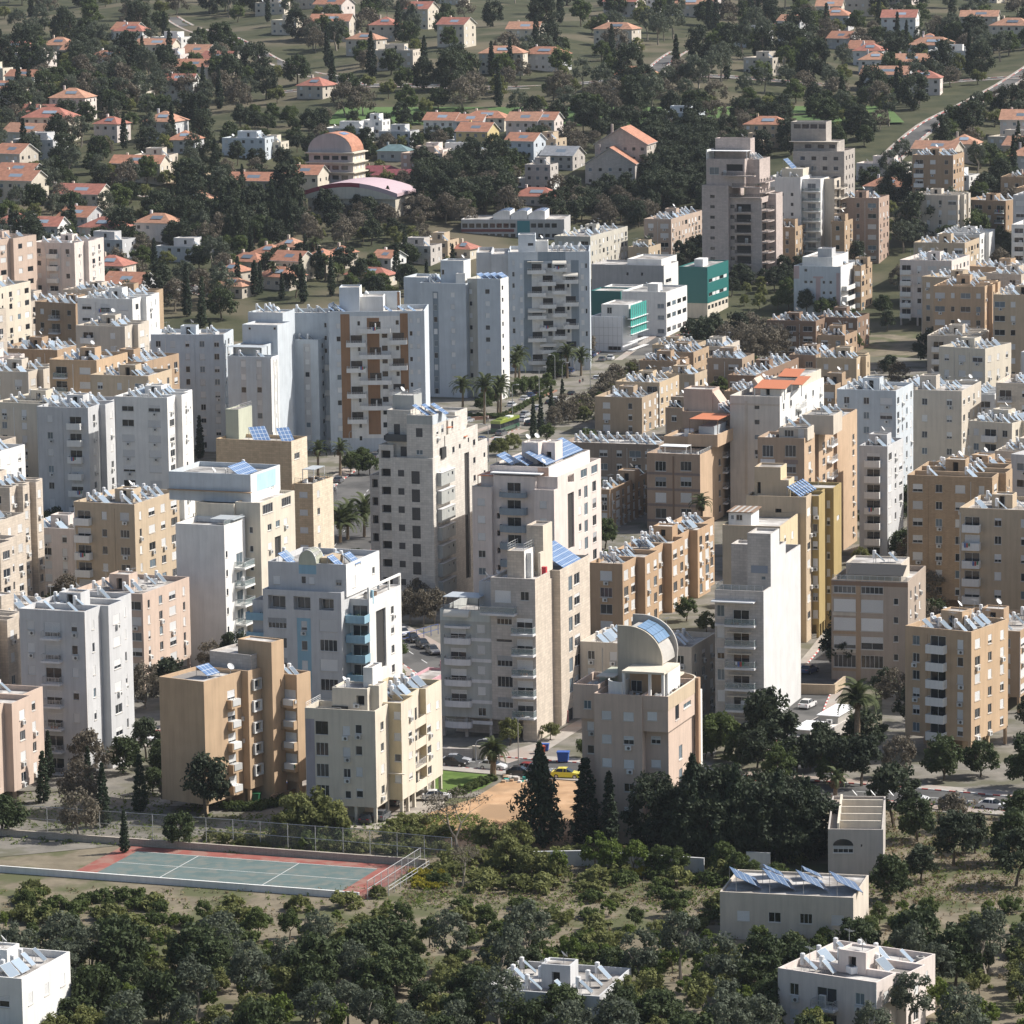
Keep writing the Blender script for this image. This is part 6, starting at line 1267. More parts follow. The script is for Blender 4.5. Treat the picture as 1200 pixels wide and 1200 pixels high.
row(label='light brown block beside the low dark row house', top=(0, 800, 478), h=11, xl=(9, 90, 560), WB=10, wall=mat_wall('hazel_plaster', (.38, .29, .21)), n=3, heat=(2, 3), seed=27)
row(label='plain bluish white tower joined to the ribbed white tower', top=(0, 262, 392), h=27, WA=17, WB=11, alpha=8, wall=WHITE_B, n=9, heat=(3, 2), seed=31, acp=.05)
# ------------------------------------------------------------------ roads, pavements, lots, fences
ASPH = mat_ground('asphalt', (.07, .069, .067), (.105, .103, .10), .35, (.13, .126, .12), .08)
PAVE = mat_ground('paving', (.30, .27, .24), (.40, .37, .33), .5, (.34, .28, .24), .1)
DIRT = mat_ground('sandy_earth', (.36, .22, .12), (.50, .33, .20), .25, (.30, .20, .12), .12)
LAWN = mat_ground('lawn', (.07, .12, .025), (.13, .19, .05), .4)
YARD = mat_ground('yard_concrete', (.30, .27, .23), (.42, .385, .33), .4, (.25, .22, .19), .15)
COURT_G = mat_ground('court_green', (.095, .135, .13), (.13, .17, .165), .3, (.15, .17, .155), .5); COURT_R = mat_ground('court_red', (.23, .08, .065), (.30, .11, .09), .3, (.27, .15, .12), .4)
PAINT = mat_plain('road_paint', (.58, .58, .56), .7); KERB_W = mat_plain('kerb_white', (.66, .65, .62), .8); KERB_R = mat_plain('kerb_red', (.45, .07, .06), .8)
HEDGE_B = mat_wall('low_stone_wall', (.42, .37, .31), 2)
def gpt(r, x, y): p = ground(*zp(r, x, y)); return p
def sheet(name, pts, dz, mat, kind='structure', parent=None):
    """flat polygon laid on the ground through ground points (pixels)"""
    P = [gpt(*p) for p in pts]; m = MB(); m.poly([(p.x, p.y, p.z+dz) for p in P][::-1] if _area(P) < 0 else [(p.x, p.y, p.z+dz) for p in P], mat)
    o = m.obj(name, parent)
    if kind and not parent: o['kind'] = kind
    return o
def patch(name, c, dz, mat, nx=14, ny=8):
    """ground-hugging patch between four picture corners"""
    c = [Vector(zp(*p)) for p in c]; m = MB(); g = []
    for j in range(ny+1):
        for i in range(nx+1):
            u, v = i/nx, j/ny; q = c[0].lerp(c[1], u).lerp(c[3].lerp(c[2], u), v); p = ground(q.x, q.y); g.append((p.x, p.y, p.z+dz))
    for j in range(ny):
        for i in range(nx): k = j*(nx+1)+i; m.quad(g[k], g[k+1], g[k+nx+2], g[k+nx+1], mat)
    o = m.obj(name); o['kind'] = 'structure'; return o
def _area(P): return sum(P[i].x*P[(i+1) % len(P)].y-P[(i+1) % len(P)].x*P[i].y for i in range(len(P)))
def smooth(P, n=6):
    out = []
    for i in range(len(P)-1):
        a, b, c, d = P[max(0, i-1)], P[i], P[i+1], P[min(len(P)-1, i+2)]
        for k in range(n):
            t = k/n; out.append(.5*((2*b)+(c-a)*t+(2*a-5*b+4*c-d)*t*t+(3*b-a-3*c+d)*t**3))
    return out+[P[-1]]
def strip(C, w0, w1, dz, mat, m=None, thick=0):
    """ribbon between offsets w0..w1 to the right of a centre line"""
    m = m or MB(); L = []
    for i, p in enumerate(C):
        t = (C[min(i+1, len(C)-1)]-C[max(0, i-1)]); t.z = 0; t.normalize(); n = Vector((t.y, -t.x, 0)); a, b = p+n*w0, p+n*w1
        L.append(((a.x, a.y, gz(a.x, a.y)+dz), (b.x, b.y, gz(b.x, b.y)+dz)))
    for (a, b), (c, d) in zip(L, L[1:]):
        m.quad(a, b, d, c, mat)
        if thick:
            lo = lambda q: (q[0], q[1], q[2]-thick)
            m.quad(lo(a), a, c, lo(c), mat); m.quad(b, lo(b), lo(d), d, mat)
    return m
def road(name, pix, half, mark=True, walk=2.6, n=6):
    C = smooth([gpt(0, *p) for p in pix], n)
    o = strip(C, -half, half, .03, ASPH).obj(name); o['kind'] = 'structure'
    for s in (-1, 1):
        q = strip(C, min(s*half, s*(half+walk)), max(s*half, s*(half+walk)), .16, PAVE, thick=.25).obj('pavement'); q['kind'] = 'structure'
        m = MB(); w = s*(half-.0)
        for i in range(len(C)-1):
            k = 4
            for j in range(k):
                a, b = C[i].lerp(C[i+1], j/k), C[i].lerp(C[i+1], (j+1)/k); t = (b-a); t.z = 0; t.normalize(); nn = Vector((t.y, -t.x, 0))
                mt = KERB_R if (i*k+j) % 2 else KERB_W; p0, p1, p2, p3 = a+nn*(w-.1*s*1), b+nn*(w-.1*s), b+nn*(w+.12*s), a+nn*(w+.12*s)
                z = .175; pts = [(p.x, p.y, gz(p.x, p.y)+z) for p in (p0, p1, p2, p3)]; m.poly(pts if s < 0 else pts[::-1], mt); m.quad((p0.x, p0.y, pts[0][2]-.16), (p1.x, p1.y, pts[1][2]-.16), pts[1], pts[0], mt)
        m.obj('kerb', q)
    if mark:
        m = MB()
        for i in range(len(C)-1):
            a, b = C[i], C[i].lerp(C[i+1], .45); t = (b-a); t.z = 0; t.normalize(); nn = Vector((t.y, -t.x, 0))*.09
            m.quad(*[(p.x, p.y, gz(p.x, p.y)+.04) for p in (a-nn, a+nn, b+nn, b-nn)], PAINT)
        m.obj('lane_marking', o)
    return C
AVENUE = [(300, 720), (340, 690), (392, 640), (418, 596), (440, 566), (500, 528), (570, 502), (620, 486), (662, 466), (700, 442), (728, 420), (760, 398), (790, 376)]
AV = road('road', AVENUE, 8.0, True, 3.4)
FS = road('road', [(-40, 858), (120, 862), (300, 870), (470, 884), (566, 894), (681, 903), (780, 910), (900, 920), (1060, 932), (1240, 948)], 4.6)
road('road', [(950, 918), (935, 850), (955, 800), (985, 762), (1030, 700)], 3.6, False, 1.6)
road('road', [(520, 880), (600, 850), (680, 812), (760, 780)], 3.0, False, 1.5, 4) if False else None
LS = road('road', [(-30, 640), (120, 655), (300, 690), (420, 730), (520, 790)], 4.2)
road('road', [(640, 650), (700, 640), (780, 620), (880, 640)], 3.6, False, 1.5) if False else None
for pix in ([(-20, 215), (150, 225), (264, 243)], [(-20, 96), (200, 106), (420, 101), (700, 96), (1000, 101), (1240, 90)], [(1030, 200), (1100, 140), (1240, 60)], [(420, 101), (300, 60), (200, 20)], [(-20, 330), (120, 318), (250, 345)], [(760, 96), (820, 50), (960, 15)]): road('road', pix, 3.0, False, 1.2, 8)
# avenue median with low kerb
o = strip(AV[30:], -1.0, 1.0, .2, PAVE, thick=.2).obj('median_strip'); o['kind'] = 'structure'
# paved and planted grounds
sheet('city_ground', [(0, -60, 1010), (0, 200, 985), (0, 520, 935), (0, 700, 930), (0, 1260, 960), (0, 1260, 560), (0, 1180, 420), (0, 700, 415), (0, 300, 440), (0, -60, 480)], .004,
      mat_ground('dusty_yards', (.15, .14, .12), (.24, .22, .19), .3, (.125, .12, .085), .12))
sheet('dirt_lot', [(2, -40, 800), (2, 120, 745), (2, 250, 705), (2, 385, 622), (2, 545, 606), (2, 800, 600), (2, 835, 720), (2, 820, 900), (2, 700, 990), (2, 400, 1010), (2, 150, 960), (2, 0, 880)], .02, DIRT)
sheet('lawn', [(2, 20, 640), (2, 88, 540), (2, 330, 545), (2, 380, 600), (2, 300, 650), (2, 190, 690), (2, 40, 690)], .024, LAWN)
sheet('yard', [(1, 440, 905), (1, 460, 660), (1, 900, 640), (1, 1180, 600), (1, 1180, 760), (1, 1010, 850), (1, 830, 870), (1, 640, 860)], .012, YARD)
sheet('yard', [(1, -400, 740), (1, -300, 690), (1, 200, 640), (1, 470, 580), (1, 450, 660), (1, 270, 705), (1, 20, 755)], .014, YARD)
sheet('driveway', [(2, 340, 480), (2, 590, 410), (2, 830, 275), (2, 860, 310), (2, 640, 450), (2, 430, 520)], .034, PAVE)
sheet('yard', [(3, 330, 560), (3, 380, 380), (3, 620, 300), (3, 860, 180), (3, 1240, 120), (3, 1240, 420), (3, 900, 560)], .018, mat_ground('earth_green_yard', (.12, .11, .08), (.20, .18, .13), .3, (.08, .09, .045), .2))  # brown earth with green patches behind the pines
PF = mat_ground('pale_field', (.36, .28, .19), (.48, .39, .28), .1)
patch('sandy_field', [(11, 1030, 640), (11, 1250, 690), (11, 1230, 525), (11, 1030, 530)], .1, DIRT)
patch('sandy_field', [(10, -300, 360), (10, 180, 340), (10, 250, 295), (10, -300, 300)], .1, PF); patch('sandy_field', [(10, 180, 330), (10, 430, 275), (10, 430, 250), (10, 250, 295)], .1, PF)
patch('green_field', [(10, -100, 430), (10, 170, 430), (10, 170, 370), (10, -100, 385)], .1, LAWN)
patch('green_field', [(0, 380, 146), (0, 800, 148), (0, 800, 126), (0, 400, 126)], .2, mat_ground('meadow', (.075, .13, .045), (.11, .17, .06), .05)); patch('green_field', [(0, 800, 148), (0, 1060, 144), (0, 1040, 124), (0, 800, 126)], .2, MATS['meadow'])
# sports court
ca, cb = gpt(1, -520, 955), gpt(1, 960, 1062); ux = (cb-ca); ux.z = 0; CL = ux.length; ux.normalize(); uy = Vector((ux.y, -ux.x, 0))
def court_pt(u, v, z=0): p = ca+ux*u+uy*v; return (p.x, p.y, z)
def court_quad(u0, u1, v0, v1, z, mat, m=None):
    m = m or MB(); m.quad(court_pt(u0, v1, z), court_pt(u1, v1, z), court_pt(u1, v0, z), court_pt(u0, v0, z), mat); return m
cr = court_quad(0, CL+2, 0, 18.5, .02, COURT_R).obj('sports_court'); cr['kind'] = 'structure'
court_quad(3.2, CL-2.6, 2.6, 16.2, .026, COURT_G).obj('playing_area', cr)
m = MB()
for (u0, u1, v0, v1) in ((CL*.3, CL*.3+.12, 2.6, 16.2), (CL*.66, CL*.66+.12, 2.6, 16.2), (3.2, CL-2.6, 9.2, 9.32), (3.3, CL-2.7, 2.7, 2.82), (3.3, CL-2.7, 16.0, 16.12)): court_quad(u0, u1, v0, v1, .031, PAINT, m)
m.obj('court_line', cr)
def line_wall(name, label, pts, h, th, mat, cat='wall', cap=None):
    m = MB()
    for a, b in zip(pts, pts[1:]):
        d = Vector((b[0]-a[0], b[1]-a[1], 0)); L = d.length; an = math.atan2(d.y, d.x)
        m.box(0, L+th/2, -th/2, th/2, -.3, h, mat, an, (a[0], a[1], a[2])); m.box(-.02, L+th/2+.02, -th/2-.04, th/2+.04, h, h+.07, cap or mat, an, (a[0], a[1], a[2]))
    o = m.obj(name); tag(o, label, cat); return o
line_wall('court_wall', 'low white painted wall closing the near side of the sports court', [court_pt(-20, 18.8), court_pt(CL+1, 18.8)], .8, .25, WHITE)
line_wall('court_wall', 'low grey stone retaining wall behind the sports court', [court_pt(-20, -.6), court_pt(CL+3, -.6)], .9, .35, HEDGE_B)
# chain-link: fine wires as a see-through sheet
def mat_mesh():
    m, n, l, b = new_mat('chain_link'); b.inputs['Base Color'].default_value = (.35, .36, .36, 1); b.inputs['Metallic'].default_value = .5; b.inputs['Roughness'].default_value = .5
    tc = n.new('ShaderNodeTexCoord'); sep = n.new('ShaderNodeSeparateXYZ'); l.new(tc.outputs['UV'], sep.inputs[0]); tr = n.new('ShaderNodeBsdfTransparent'); ms = n.new('ShaderNodeMixShader')
    ms.inputs[0].default_value = .16; l.new(tr.outputs[0], ms.inputs[1]); l.new(b.outputs[0], ms.inputs[2]); l.new(ms.outputs[0], n['Material Output'].inputs['Surface']); return m
CHAIN = mat_mesh()
def fence(label, pts, h, step=4.0, mesh=True, rails=(1.0, .5), mat=None, cat='fence'):
    mat = mat or RAIL; root = bpy.data.objects.new('fence', None); COL.objects.link(root); root.location = pts[0]; tag(root, label, cat); o0 = Vector(pts[0])
    for a, b in zip(pts, pts[1:]):
        a, b = Vector(a)-o0, Vector(b)-o0; L = (b-a).length; n = max(1, round(L/step)); 
        pm = cached(('fp', h, mat.name), lambda: _post(h, mat))
        for i in range(n+(b == Vector(pts[-1])-o0)): mkobj('post', pm, root, a.lerp(b, i/n))
        m = MB()
        for k in rails: m.tube(a+Vector((0, 0, h*k)), b+Vector((0, 0, h*k)), .04, .04, mat, 5)
        m.obj('rail', root)
        if mesh: q = MB(); q.quad(a, b, b+Vector((0, 0, h)), a+Vector((0, 0, h)), CHAIN); q.obj('wire_mesh', root)
    return root
def _post(h, mat): m = MB(); m.tube((0, 0, -.2), (0, 0, h+.05), .055, .055, mat, 6); return m.mesh('post')
G3 = lambda r, x, y: tuple(gpt(r, x, y))
fence('tall chain-link fence with grey rails running behind the shrubs of the court', [court_pt(-18, -4.5), court_pt(CL*.35, -4.6), court_pt(CL*.75, -4.2), court_pt(CL+6, -3.0)], 3.6)
fence('chain-link fence with double rails at the right end of the sports court', [court_pt(CL+2.2, -1), court_pt(CL+2.2, 6), court_pt(CL+2.2, 18.5)], 2.4, 2.4, True, (1.0, .55))
fence('stair railing climbing beside the court end fence', [court_pt(CL+4.2, 1), court_pt(CL+4.2, 16)], 1.2, 2.0, False, (1.0, .6))
fence('blue sheet fence beside the pink shops', [G3(4, 975, 900), G3(4, 1170, 845)], 1.8, 2, False, (1, .5), mat_plain('blue_fence_paint', (.02, .07, .28), .5))
line_wall('garden_wall', 'beige retaining wall beside the tan block entrance path', [G3(1, 260, 735), G3(1, 445, 680)], 1.2, .3, mat_wall('brownish_wall', (.33, .24, .17)))
line_wall('garden_wall', 'pale wall beside the street behind the palm', [G3(2, 60, 490), G3(2, 240, 495)], 1.5, .25, STONE_G); line_wall('garden_wall', 'cream wall end with a gate pillar next to the palm', [G3(2, 245, 492), G3(2, 310, 497)], 1.9, .4, CREAM)
line_wall('garden_wall', 'long beige wall beside the side street and parked cars', [G3(3, 790, 150), G3(3, 985, 155), G3(3, 1040, 110)], 1.6, .3, OCHRE)
line_wall('planter_wall', 'curved brick planter wall along the avenue below the palms', [G3(8, 195, 712), G3(8, 300, 705), G3(8, 430, 690), G3(8, 510, 640), G3(8, 700, 560)], .9, .5, mat_wall('red_brown_planter', (.30, .17, .12)))
line_wall('garden_wall', 'white wall glimpsed between the dark pines at the lot', [G3(3, 520, 1075), G3(3, 640, 1080)], 2.2, .3, WHITE); line_wall('garden_wall', 'pale grey wall with a green base behind the olive shrubs', [G3(2, 560, 1065), G3(2, 830, 1060), G3(3, 290, 1100)], 2.0, .3, GREYP)
# low building with a white roof next to the blank white wall
def low_roofs():
    b = Bld('low_house', 'single-storey house with a patched white roof below the blank white wall', (3, 880, 385), base=(3, 885, 470), xl=(3, 715, 330), xr=(3, 1075, 250), alpha=24, cat='house')
    A = b.box(-b.WA, 0, 0, b.WB, -.4, b.H, STONE_G, .25, roof=mat_ground('patched_white_roof', (.55, .50, .43), (.78, .75, .70), .4)); b.W(A, 'A', 3, 830, 400, 30, 30, 1, 'w'); b.W(A, 'B', 3, 945, 440, 30, 50, 1, 'd')
    for (x0, x1, y0, y1, z) in ((-b.WA+.5, -1.5, 2, 9, .6), (-b.WA*.8, -.5, 12, 21, .9)): b.solid('roof_sheet', x0, x1, y0, y1, b.H+z, b.H+z+.12, WHITE_M); b.solid('sheet_support', x0+.2, x1-.2, y0+.2, y1-.2, b.H-.2, b.H+z-.003, CONC)
    for i in range(3): b.add('air_conditioner', me_ac(), (-1.2-i*.2, 4+i*3.5, b.H+.35), 0)
    b.build()
    b = Bld('low_house', 'beige low house with a dark arched window and open roof bays', (3, 1240, 870), base=(3, 1245, 1135), xl=(3, 952, 855), alpha=6, WB=20, cat='house')
    A = b.box(-b.WA, 0, 0, 20, -.4, b.H, mat_wall('beige_grey_plaster', (.46, .42, .38)), .4, roof=mat_ground('brown_roof', (.26, .22, .18), (.36, .31, .26), .4)); b.W(A, 'A', 3, 1033, 975, 108, 40, 1, 'm'); b.W(A, 'A', 3, 1130, 955, 10, 10, 1, 'd')
    u0, u1, zc = b.X(3, 979, 950), b.X(3, 1087, 950), b.ZA(3, 1033, 955); m = MB(); m.prism([((u0+u1)/2+(u1-u0)/2*math.cos(t*math.pi/10), zc+.9*math.sin(t*math.pi/10)) for t in range(11)], -.03, .1, GLASS, 'y'); m.obj('arched_pane', b.root)
    z = b.H-.4
    for i in range(4): y = 2+i*4.2; b.solid('roof_divider', -b.WA+1.5, -.3, y, y+.3, z, z+1.1, CREAM)
    b.solid('roof_divider', -b.WA+1.2, -b.WA+1.5, .5, 18, z, z+1.1, CREAM)
    for i in range(3): b.dish(-b.WA+3+i*2.5, 18.5, z)
    b.build()
    b = Bld('low_house', 'flat house whose roof carries blue photovoltaic tables at the lower edge', (0, 1000, 1052), h=6, alpha=14, WA=17, WB=12, cat='house')
    A = b.box(-17, 0, 0, 12, -.4, 6, PALE, .3); b.grid(A, 'A', [-14, -10, -6, -2], [3], 1.6, 1.3)
    for i in range(4): b.pv(-14.6+i*4.3, 4.6, 5.7, 5.6, 3.7, 26, .35)
    for i in range(2): b.pv(-12+i*5, 10, 5.7, 2.4, 2.6, 26, .35)
    b.build()
    b = Bld('shop_building', 'low pink shop row with grey flat roofs between the grey and stone blocks', (4, 1110, 1085), base=(4, 1112, 1190), xl=(4, 975, 1060), alpha=20, WB=26, cat='shop')
    A = b.box(-b.WA, 0, 0, 12, -.4, b.H-.6, PINK, .4, roof=ROOF_W); C = b.box(-b.WA+2, 3, 12.01, 26, -.4, b.H+.6, PINK, .4, roof=ROOF_W); b.grid(A, 'B', [2, 4.5, 7, 9.5], [b.H-2], .8, .8, 'w', 0); b.grid(C, 'A', [-1, 1], [b.H-.8], .8, .7, 'd', 0); b.build()
low_roofs()
# ------------------------------------------------------------------ hillside houses
def mat_tile(name, rgb):
    if name in MATS: return MATS[name]
    m, n, l, b = new_mat(name); tc = n.new('ShaderNodeTexCoord'); w = n.new('ShaderNodeTexWave'); w.inputs['Scale'].default_value = 1.3; w.inputs['Distortion'].default_value = .4; w.bands_direction = 'Y'
    l.new(tc.outputs['Object'], w.inputs['Vector']); nz = n.new('ShaderNodeTexNoise'); nz.inputs['Scale'].default_value = .8; nz.inputs['Detail'].default_value = 6; l.new(tc.outputs['Object'], nz.inputs['Vector'])
    ad = n.new('ShaderNodeMath'); ad.operation = 'MULTIPLY_ADD'; ad.inputs[1].default_value = .25; l.new(w.outputs['Fac'], ad.inputs[0]); l.new(nz.outputs['Fac'], ad.inputs[2])
    cr = n.new('ShaderNodeValToRGB'); cr.color_ramp.elements[0].position = .3; cr.color_ramp.elements[1].position = .9; cr.color_ramp.elements[0].color = (*[c*.6 for c in rgb], 1); cr.color_ramp.elements[1].color = (*[min(1, c*1.25) for c in rgb], 1)
    l.new(ad.outputs[0], cr.inputs['Fac']); l.new(cr.outputs[0], b.inputs['Base Color']); b.inputs['Roughness'].default_value = .85; return m
TILE = mat_tile('orange_roof_tiles', (.40, .185, .115)); TILE_R = mat_tile('red_roof_tiles', (.36, .14, .10)); TILE_P = mat_tile('faded_roof_tiles', (.42, .22, .14))
def roof_shape(b, x0, x1, y0, y1, z, rise, kind, mat, wall, ov=.5):
    X0, X1, Y0, Y1 = x0-ov, x1+ov, y0-ov, y1+ov; m = MB(); d = -.18; T = .16
    zl = z+d
    if kind == 'hip':
        W, D = X1-X0, Y1-Y0; k = min(W, D)/2
        r = [(X0+k, (Y0+Y1)/2), (X1-k, (Y0+Y1)/2)] if W >= D else [((X0+X1)/2, Y0+k), ((X0+X1)/2, Y1-k)]
        R = [(p[0], p[1], z+rise) for p in r]; c = [(X0, Y0, zl), (X1, Y0, zl), (X1, Y1, zl), (X0, Y1, zl)]
        if W >= D:
            m.quad(c[0], c[1], R[1], R[0], mat); m.poly([c[1], c[2], R[1]], mat); m.quad(c[2], c[3], R[0], R[1], mat); m.poly([c[3], c[0], R[0]], mat)
        else:
            m.poly([c[0], c[1], R[0]], mat); m.quad(c[1], c[2], R[1], R[0], mat); m.poly([c[2], c[3], R[1]], mat); m.quad(c[3], c[0], R[0], R[1], mat)
        m.quad(c[3], c[2], c[1], c[0], FRAME)
        m.obj('roof', b.root); return
    if kind == 'gx':
        ym = (Y0+Y1)/2; a, r, c = (Y0, zl), (ym, z+rise), (Y1, zl); pr = [a, c, (c[0], c[1]+T), (r[0], r[1]+T), (a[0], a[1]+T)]
        out = [(Y0, zl), (ym, z+rise), (Y1, zl), (Y1, zl+T), (ym, z+rise+T), (Y0, zl+T)]
        for (p, q) in ((0, 1), (1, 2), (2, 3), (3, 4), (4, 5), (5, 0)):
            P, Q = out[p], out[q]; m.quad((X1, *P), (X1, *Q), (X0, *Q), (X0, *P), mat if p in (3, 4) else FRAME)
        for X in (X0, X1): m.poly([(X, *out[i]) for i in (0, 1, 4, 5)], FRAME); m.poly([(X, *out[i]) for i in (1, 2, 3, 4)], FRAME)
        m.obj('roof', b.root); g = MB()
        for X, e in ((x1, 1), (x0, -1)): g.poly([(X, y0, z-.02), (X, y1, z-.02), (X, (y0+y1)/2, z+rise-.1)], wall)
        g.obj('gable', b.root)
    else:
        xm = (X0+X1)/2; out = [(X0, zl), (xm, z+rise), (X1, zl), (X1, zl+T), (xm, z+rise+T), (X0, zl+T)]
        for (p, q) in ((0, 1), (1, 2), (2, 3), (3, 4), (4, 5), (5, 0)):
            P, Q = out[p], out[q]; m.quad((P[0], Y0, P[1]), (Q[0], Y0, Q[1]), (Q[0], Y1, Q[1]), (P[0], Y1, P[1]), mat if p in (3, 4) else FRAME)
        for Y in (Y0, Y1):
            for ids in ((0, 1, 4, 5), (1, 2, 3, 4)): m.poly([(out[i][0], Y, out[i][1]) for i in ids], FRAME)
        m.obj('roof', b.root); g = MB()
        for Y in (y0, y1): g.poly([(x0, Y, z-.02), (x1, Y, z-.02), ((x0+x1)/2, Y, z+rise-.1)], wall)
        g.obj('gable', b.root)
def villa(label, base, W, D, h, kind='gx', wall=None, tile=None, alpha=30, heat=1, group=None, seed=0, rise=None, chim=True):
    b = Bld('house', label, None, base=base, h=h, WA=W, WB=D, alpha=alpha, cat='house', group=group, far=True, seed=seed)
    wall = wall or WHITE; tile = tile or TILE; par = .5 if kind == 'flat' else 0
    A = b.box(-W, 0, 0, D, -1.5, h, wall, par); n = max(1, round(h/3))
    zs = [h/n*(i+.5) for i in range(n)]; b.grid(A, 'A', [-W*(i+.5)/max(1, int(W/3)) for i in range(max(1, int(W/3)))], zs, 1.2, 1.2, 'wwsb', 0); b.grid(A, 'B', [D*(i+.5)/max(1, int(D/3.5)) for i in range(max(1, int(D/3.5)))], zs, 1.1, 1.2, 'wsw', 0)
    if kind == 'flat':
        P = b.box(-W*.7, -W*.25, D*.3, D*.8, h-par, h+2.2, wall, .2); b.grid(P, 'A', [-W*.45], [h+.9], 1, 1.4, 'w', 0)
        for i in range(heat): b.heater(-W*.15, D*(.2+.5*i), h-par)
        if b.rng.random() < .5: b.dish(-W*.85, D*.5, h-par)
    else:
        rise = rise or min(W, D)*.28; roof_shape(b, -W, 0, 0, D, h, rise, kind, tile, wall)
        if heat and kind != 'gy':
            m = MB(); an = math.atan2(rise, D/2); y = D*.22; z = h+rise*(y/(D/2)); dy, dz = math.cos(an)*.9, math.sin(an)*.9
            m.quad((-W*.6, y-dy, z-dz+.25), (-W*.3, y-dy, z-dz+.25), (-W*.3, y+dy, z+dz+.25), (-W*.6, y+dy, z+dz+.25), COLLECT); m.quad((-W*.6, y+dy, z+dz+.2), (-W*.3, y+dy, z+dz+.2), (-W*.3, y-dy, z-dz+.2), (-W*.6, y-dy, z-dz+.2), STEEL); m.obj('solar_panel', b.root)
        if chim: b.solid('chimney', -W*.8, -W*.8+.7, D*.6, D*.6+.7, h, h+rise+.7, wall)
    return b.build()
GO = 'orange roofed houses at the foot of the grove'
LO = 'orange hip roofed house among the cypress trees at the hill foot'
for (x, y, W, D, h, k) in ((290, 812, 9, 8, 4.5, 'hip'), (400, 775, 8, 8, 4.5, 'hip'), (565, 835, 8, 8, 4.5, 'hip'), (668, 812, 7, 7, 4.5, 'hip'), (200, 850, 12, 8, 4, 'hip'), (365, 935, 12, 9, 4, 'hip'), (85, 905, 8, 8, 4, 'hip'), (110, 975, 11, 7, 3.5, 'hip')):
    villa(LO, (10, x, y), W, D, h, k, mat_wall('house_beige', (.52, .46, .38)), [TILE, TILE_P][(x+y) % 2], 32, 1, GO)
villa('orange gabled house with a lit cream gable end above the white towers', (10, 415, 885), 10, 9, 6, 'gx', CREAM, TILE, 32)
villa('orange gabled house with a white front next to a dark cypress', (10, 915, 850), 7, 9, 5, 'gx', WHITE, TILE, 30); villa('long low red-orange roof just behind the white towers', (10, 890, 915), 14, 7, 3.5, 'hip', CREAM, TILE_R, 25)
villa('flat roofed grey-white house behind the orange gabled ones', (10, 1130, 800), 13, 9, 6, 'flat', STONE_G, None, 22); villa('tan flat house left of the white balcony tower', (11, 115, 770), 9, 9, 6, 'flat', OCHRE, None, 22); villa('red roofed cottage under trees beside the white balcony tower', (11, 235, 770), 7, 7, 3.5, 'hip', CREAM, TILE_R, 28)
villa('white flat roofed villa with terraces at the grassy slope', (10, 235, 235), 16, 9, 8, 'flat', WHITE_B, None, 18, 2); villa('cream low annexe beside the white terraced villa', (10, 320, 225), 9, 8, 6, 'flat', CREAM, None, 18); villa('orange roofed barn-like house beside the round dark tree', (10, 265, 440), 15, 9, 6, 'gx', STONE, TILE, 18); villa('cream gabled hall with an orange roof right of the round dark tree', (10, 520, 430), 12, 10, 7.5, 'gx', CREAM, TILE, 20)
villa('wide white flat roofed villa on the upper slope', (10, 790, 148), 17, 9, 6, 'flat', WHITE, None, 20); villa('white cube house beside the wide flat villa', (10, 868, 135), 8, 8, 8, 'flat', WHITE, None, 20); villa('blue-grey flat house on the upper slope', (10, 1020, 165), 12, 9, 6, 'flat', GREYP, None, 20); villa('teal roofed small house below the blue-grey one', (10, 1005, 240), 11, 7, 4, 'hip', GREY_GREEN, mat_tile('teal_roof', (.12, .19, .20)), 15, 0); villa('maroon roofed long shed above the pink hall', (10, 950, 335), 14, 6, 3, 'hip', BROWN, mat_tile('maroon_roof', (.20, .05, .06)), 10, 0); villa('maroon roofed low shed right of the pink hall', (10, 1060, 355), 16, 6, 3, 'hip', BROWN, mat_tile('maroon_roof', (.20, .05, .06)), 10, 0)
villa('rosy stone villa with a roof balustrade beside the grove', (10, 1195, 320), 15, 9, 8, 'flat', PINKB, None, 18); villa('pale rosy villa at the upper edge of the dark grove', (11, 90, 300), 10, 9, 8, 'flat', ROSE, None, 18); villa('long white flat villa behind the dark grove crowns', (11, 285, 270), 19, 9, 6, 'flat', WHITE, None, 18, 3)
villa('orange gabled white house at the top of the slope', (11, 150, 105), 12, 9, 6, 'gx', WHITE, TILE, 22); villa('orange roofed yellow house beside a pine', (11, 330, 200), 12, 10, 8, 'gx', mat_wall('yellow_house', (.58, .47, .24)), TILE, 24); villa('grey-blue flat house left of the yellow house', (11, 205, 200), 7, 8, 5, 'flat', GREYP, None, 24); villa('long orange roof behind the yellow house', (11, 420, 75), 16, 8, 5, 'hip', CREAM, TILE, 20); villa('orange roofed grey house left of the long orange roof', (11, 300, 95), 11, 8, 5, 'gx', GREYP, TILE, 20)
villa('white gabled house with an orange roof and solar sheet beside a tall cypress', (11, 580, 270), 11, 9, 9, 'gx', WHITE_B, TILE, 28); villa('tan cube house right of the white gabled one', (11, 700, 225), 9, 9, 7, 'flat', OCHRE, None, 25); villa('steep orange gable house at the top of the slope', (11, 600, 110), 12, 10, 6, 'gx', ROSE, TILE_P, 22); villa('orange gable house half hidden by grey bare trees', (11, 690, 105), 9, 9, 6, 'gx', ROSE, TILE, 22); villa('grey gabled house with pale collectors on the roof', (11, 790, 285), 12, 10, 5, 'gx', STONE_G, mat_tile('grey_roof', (.26, .27, .29)), 26)
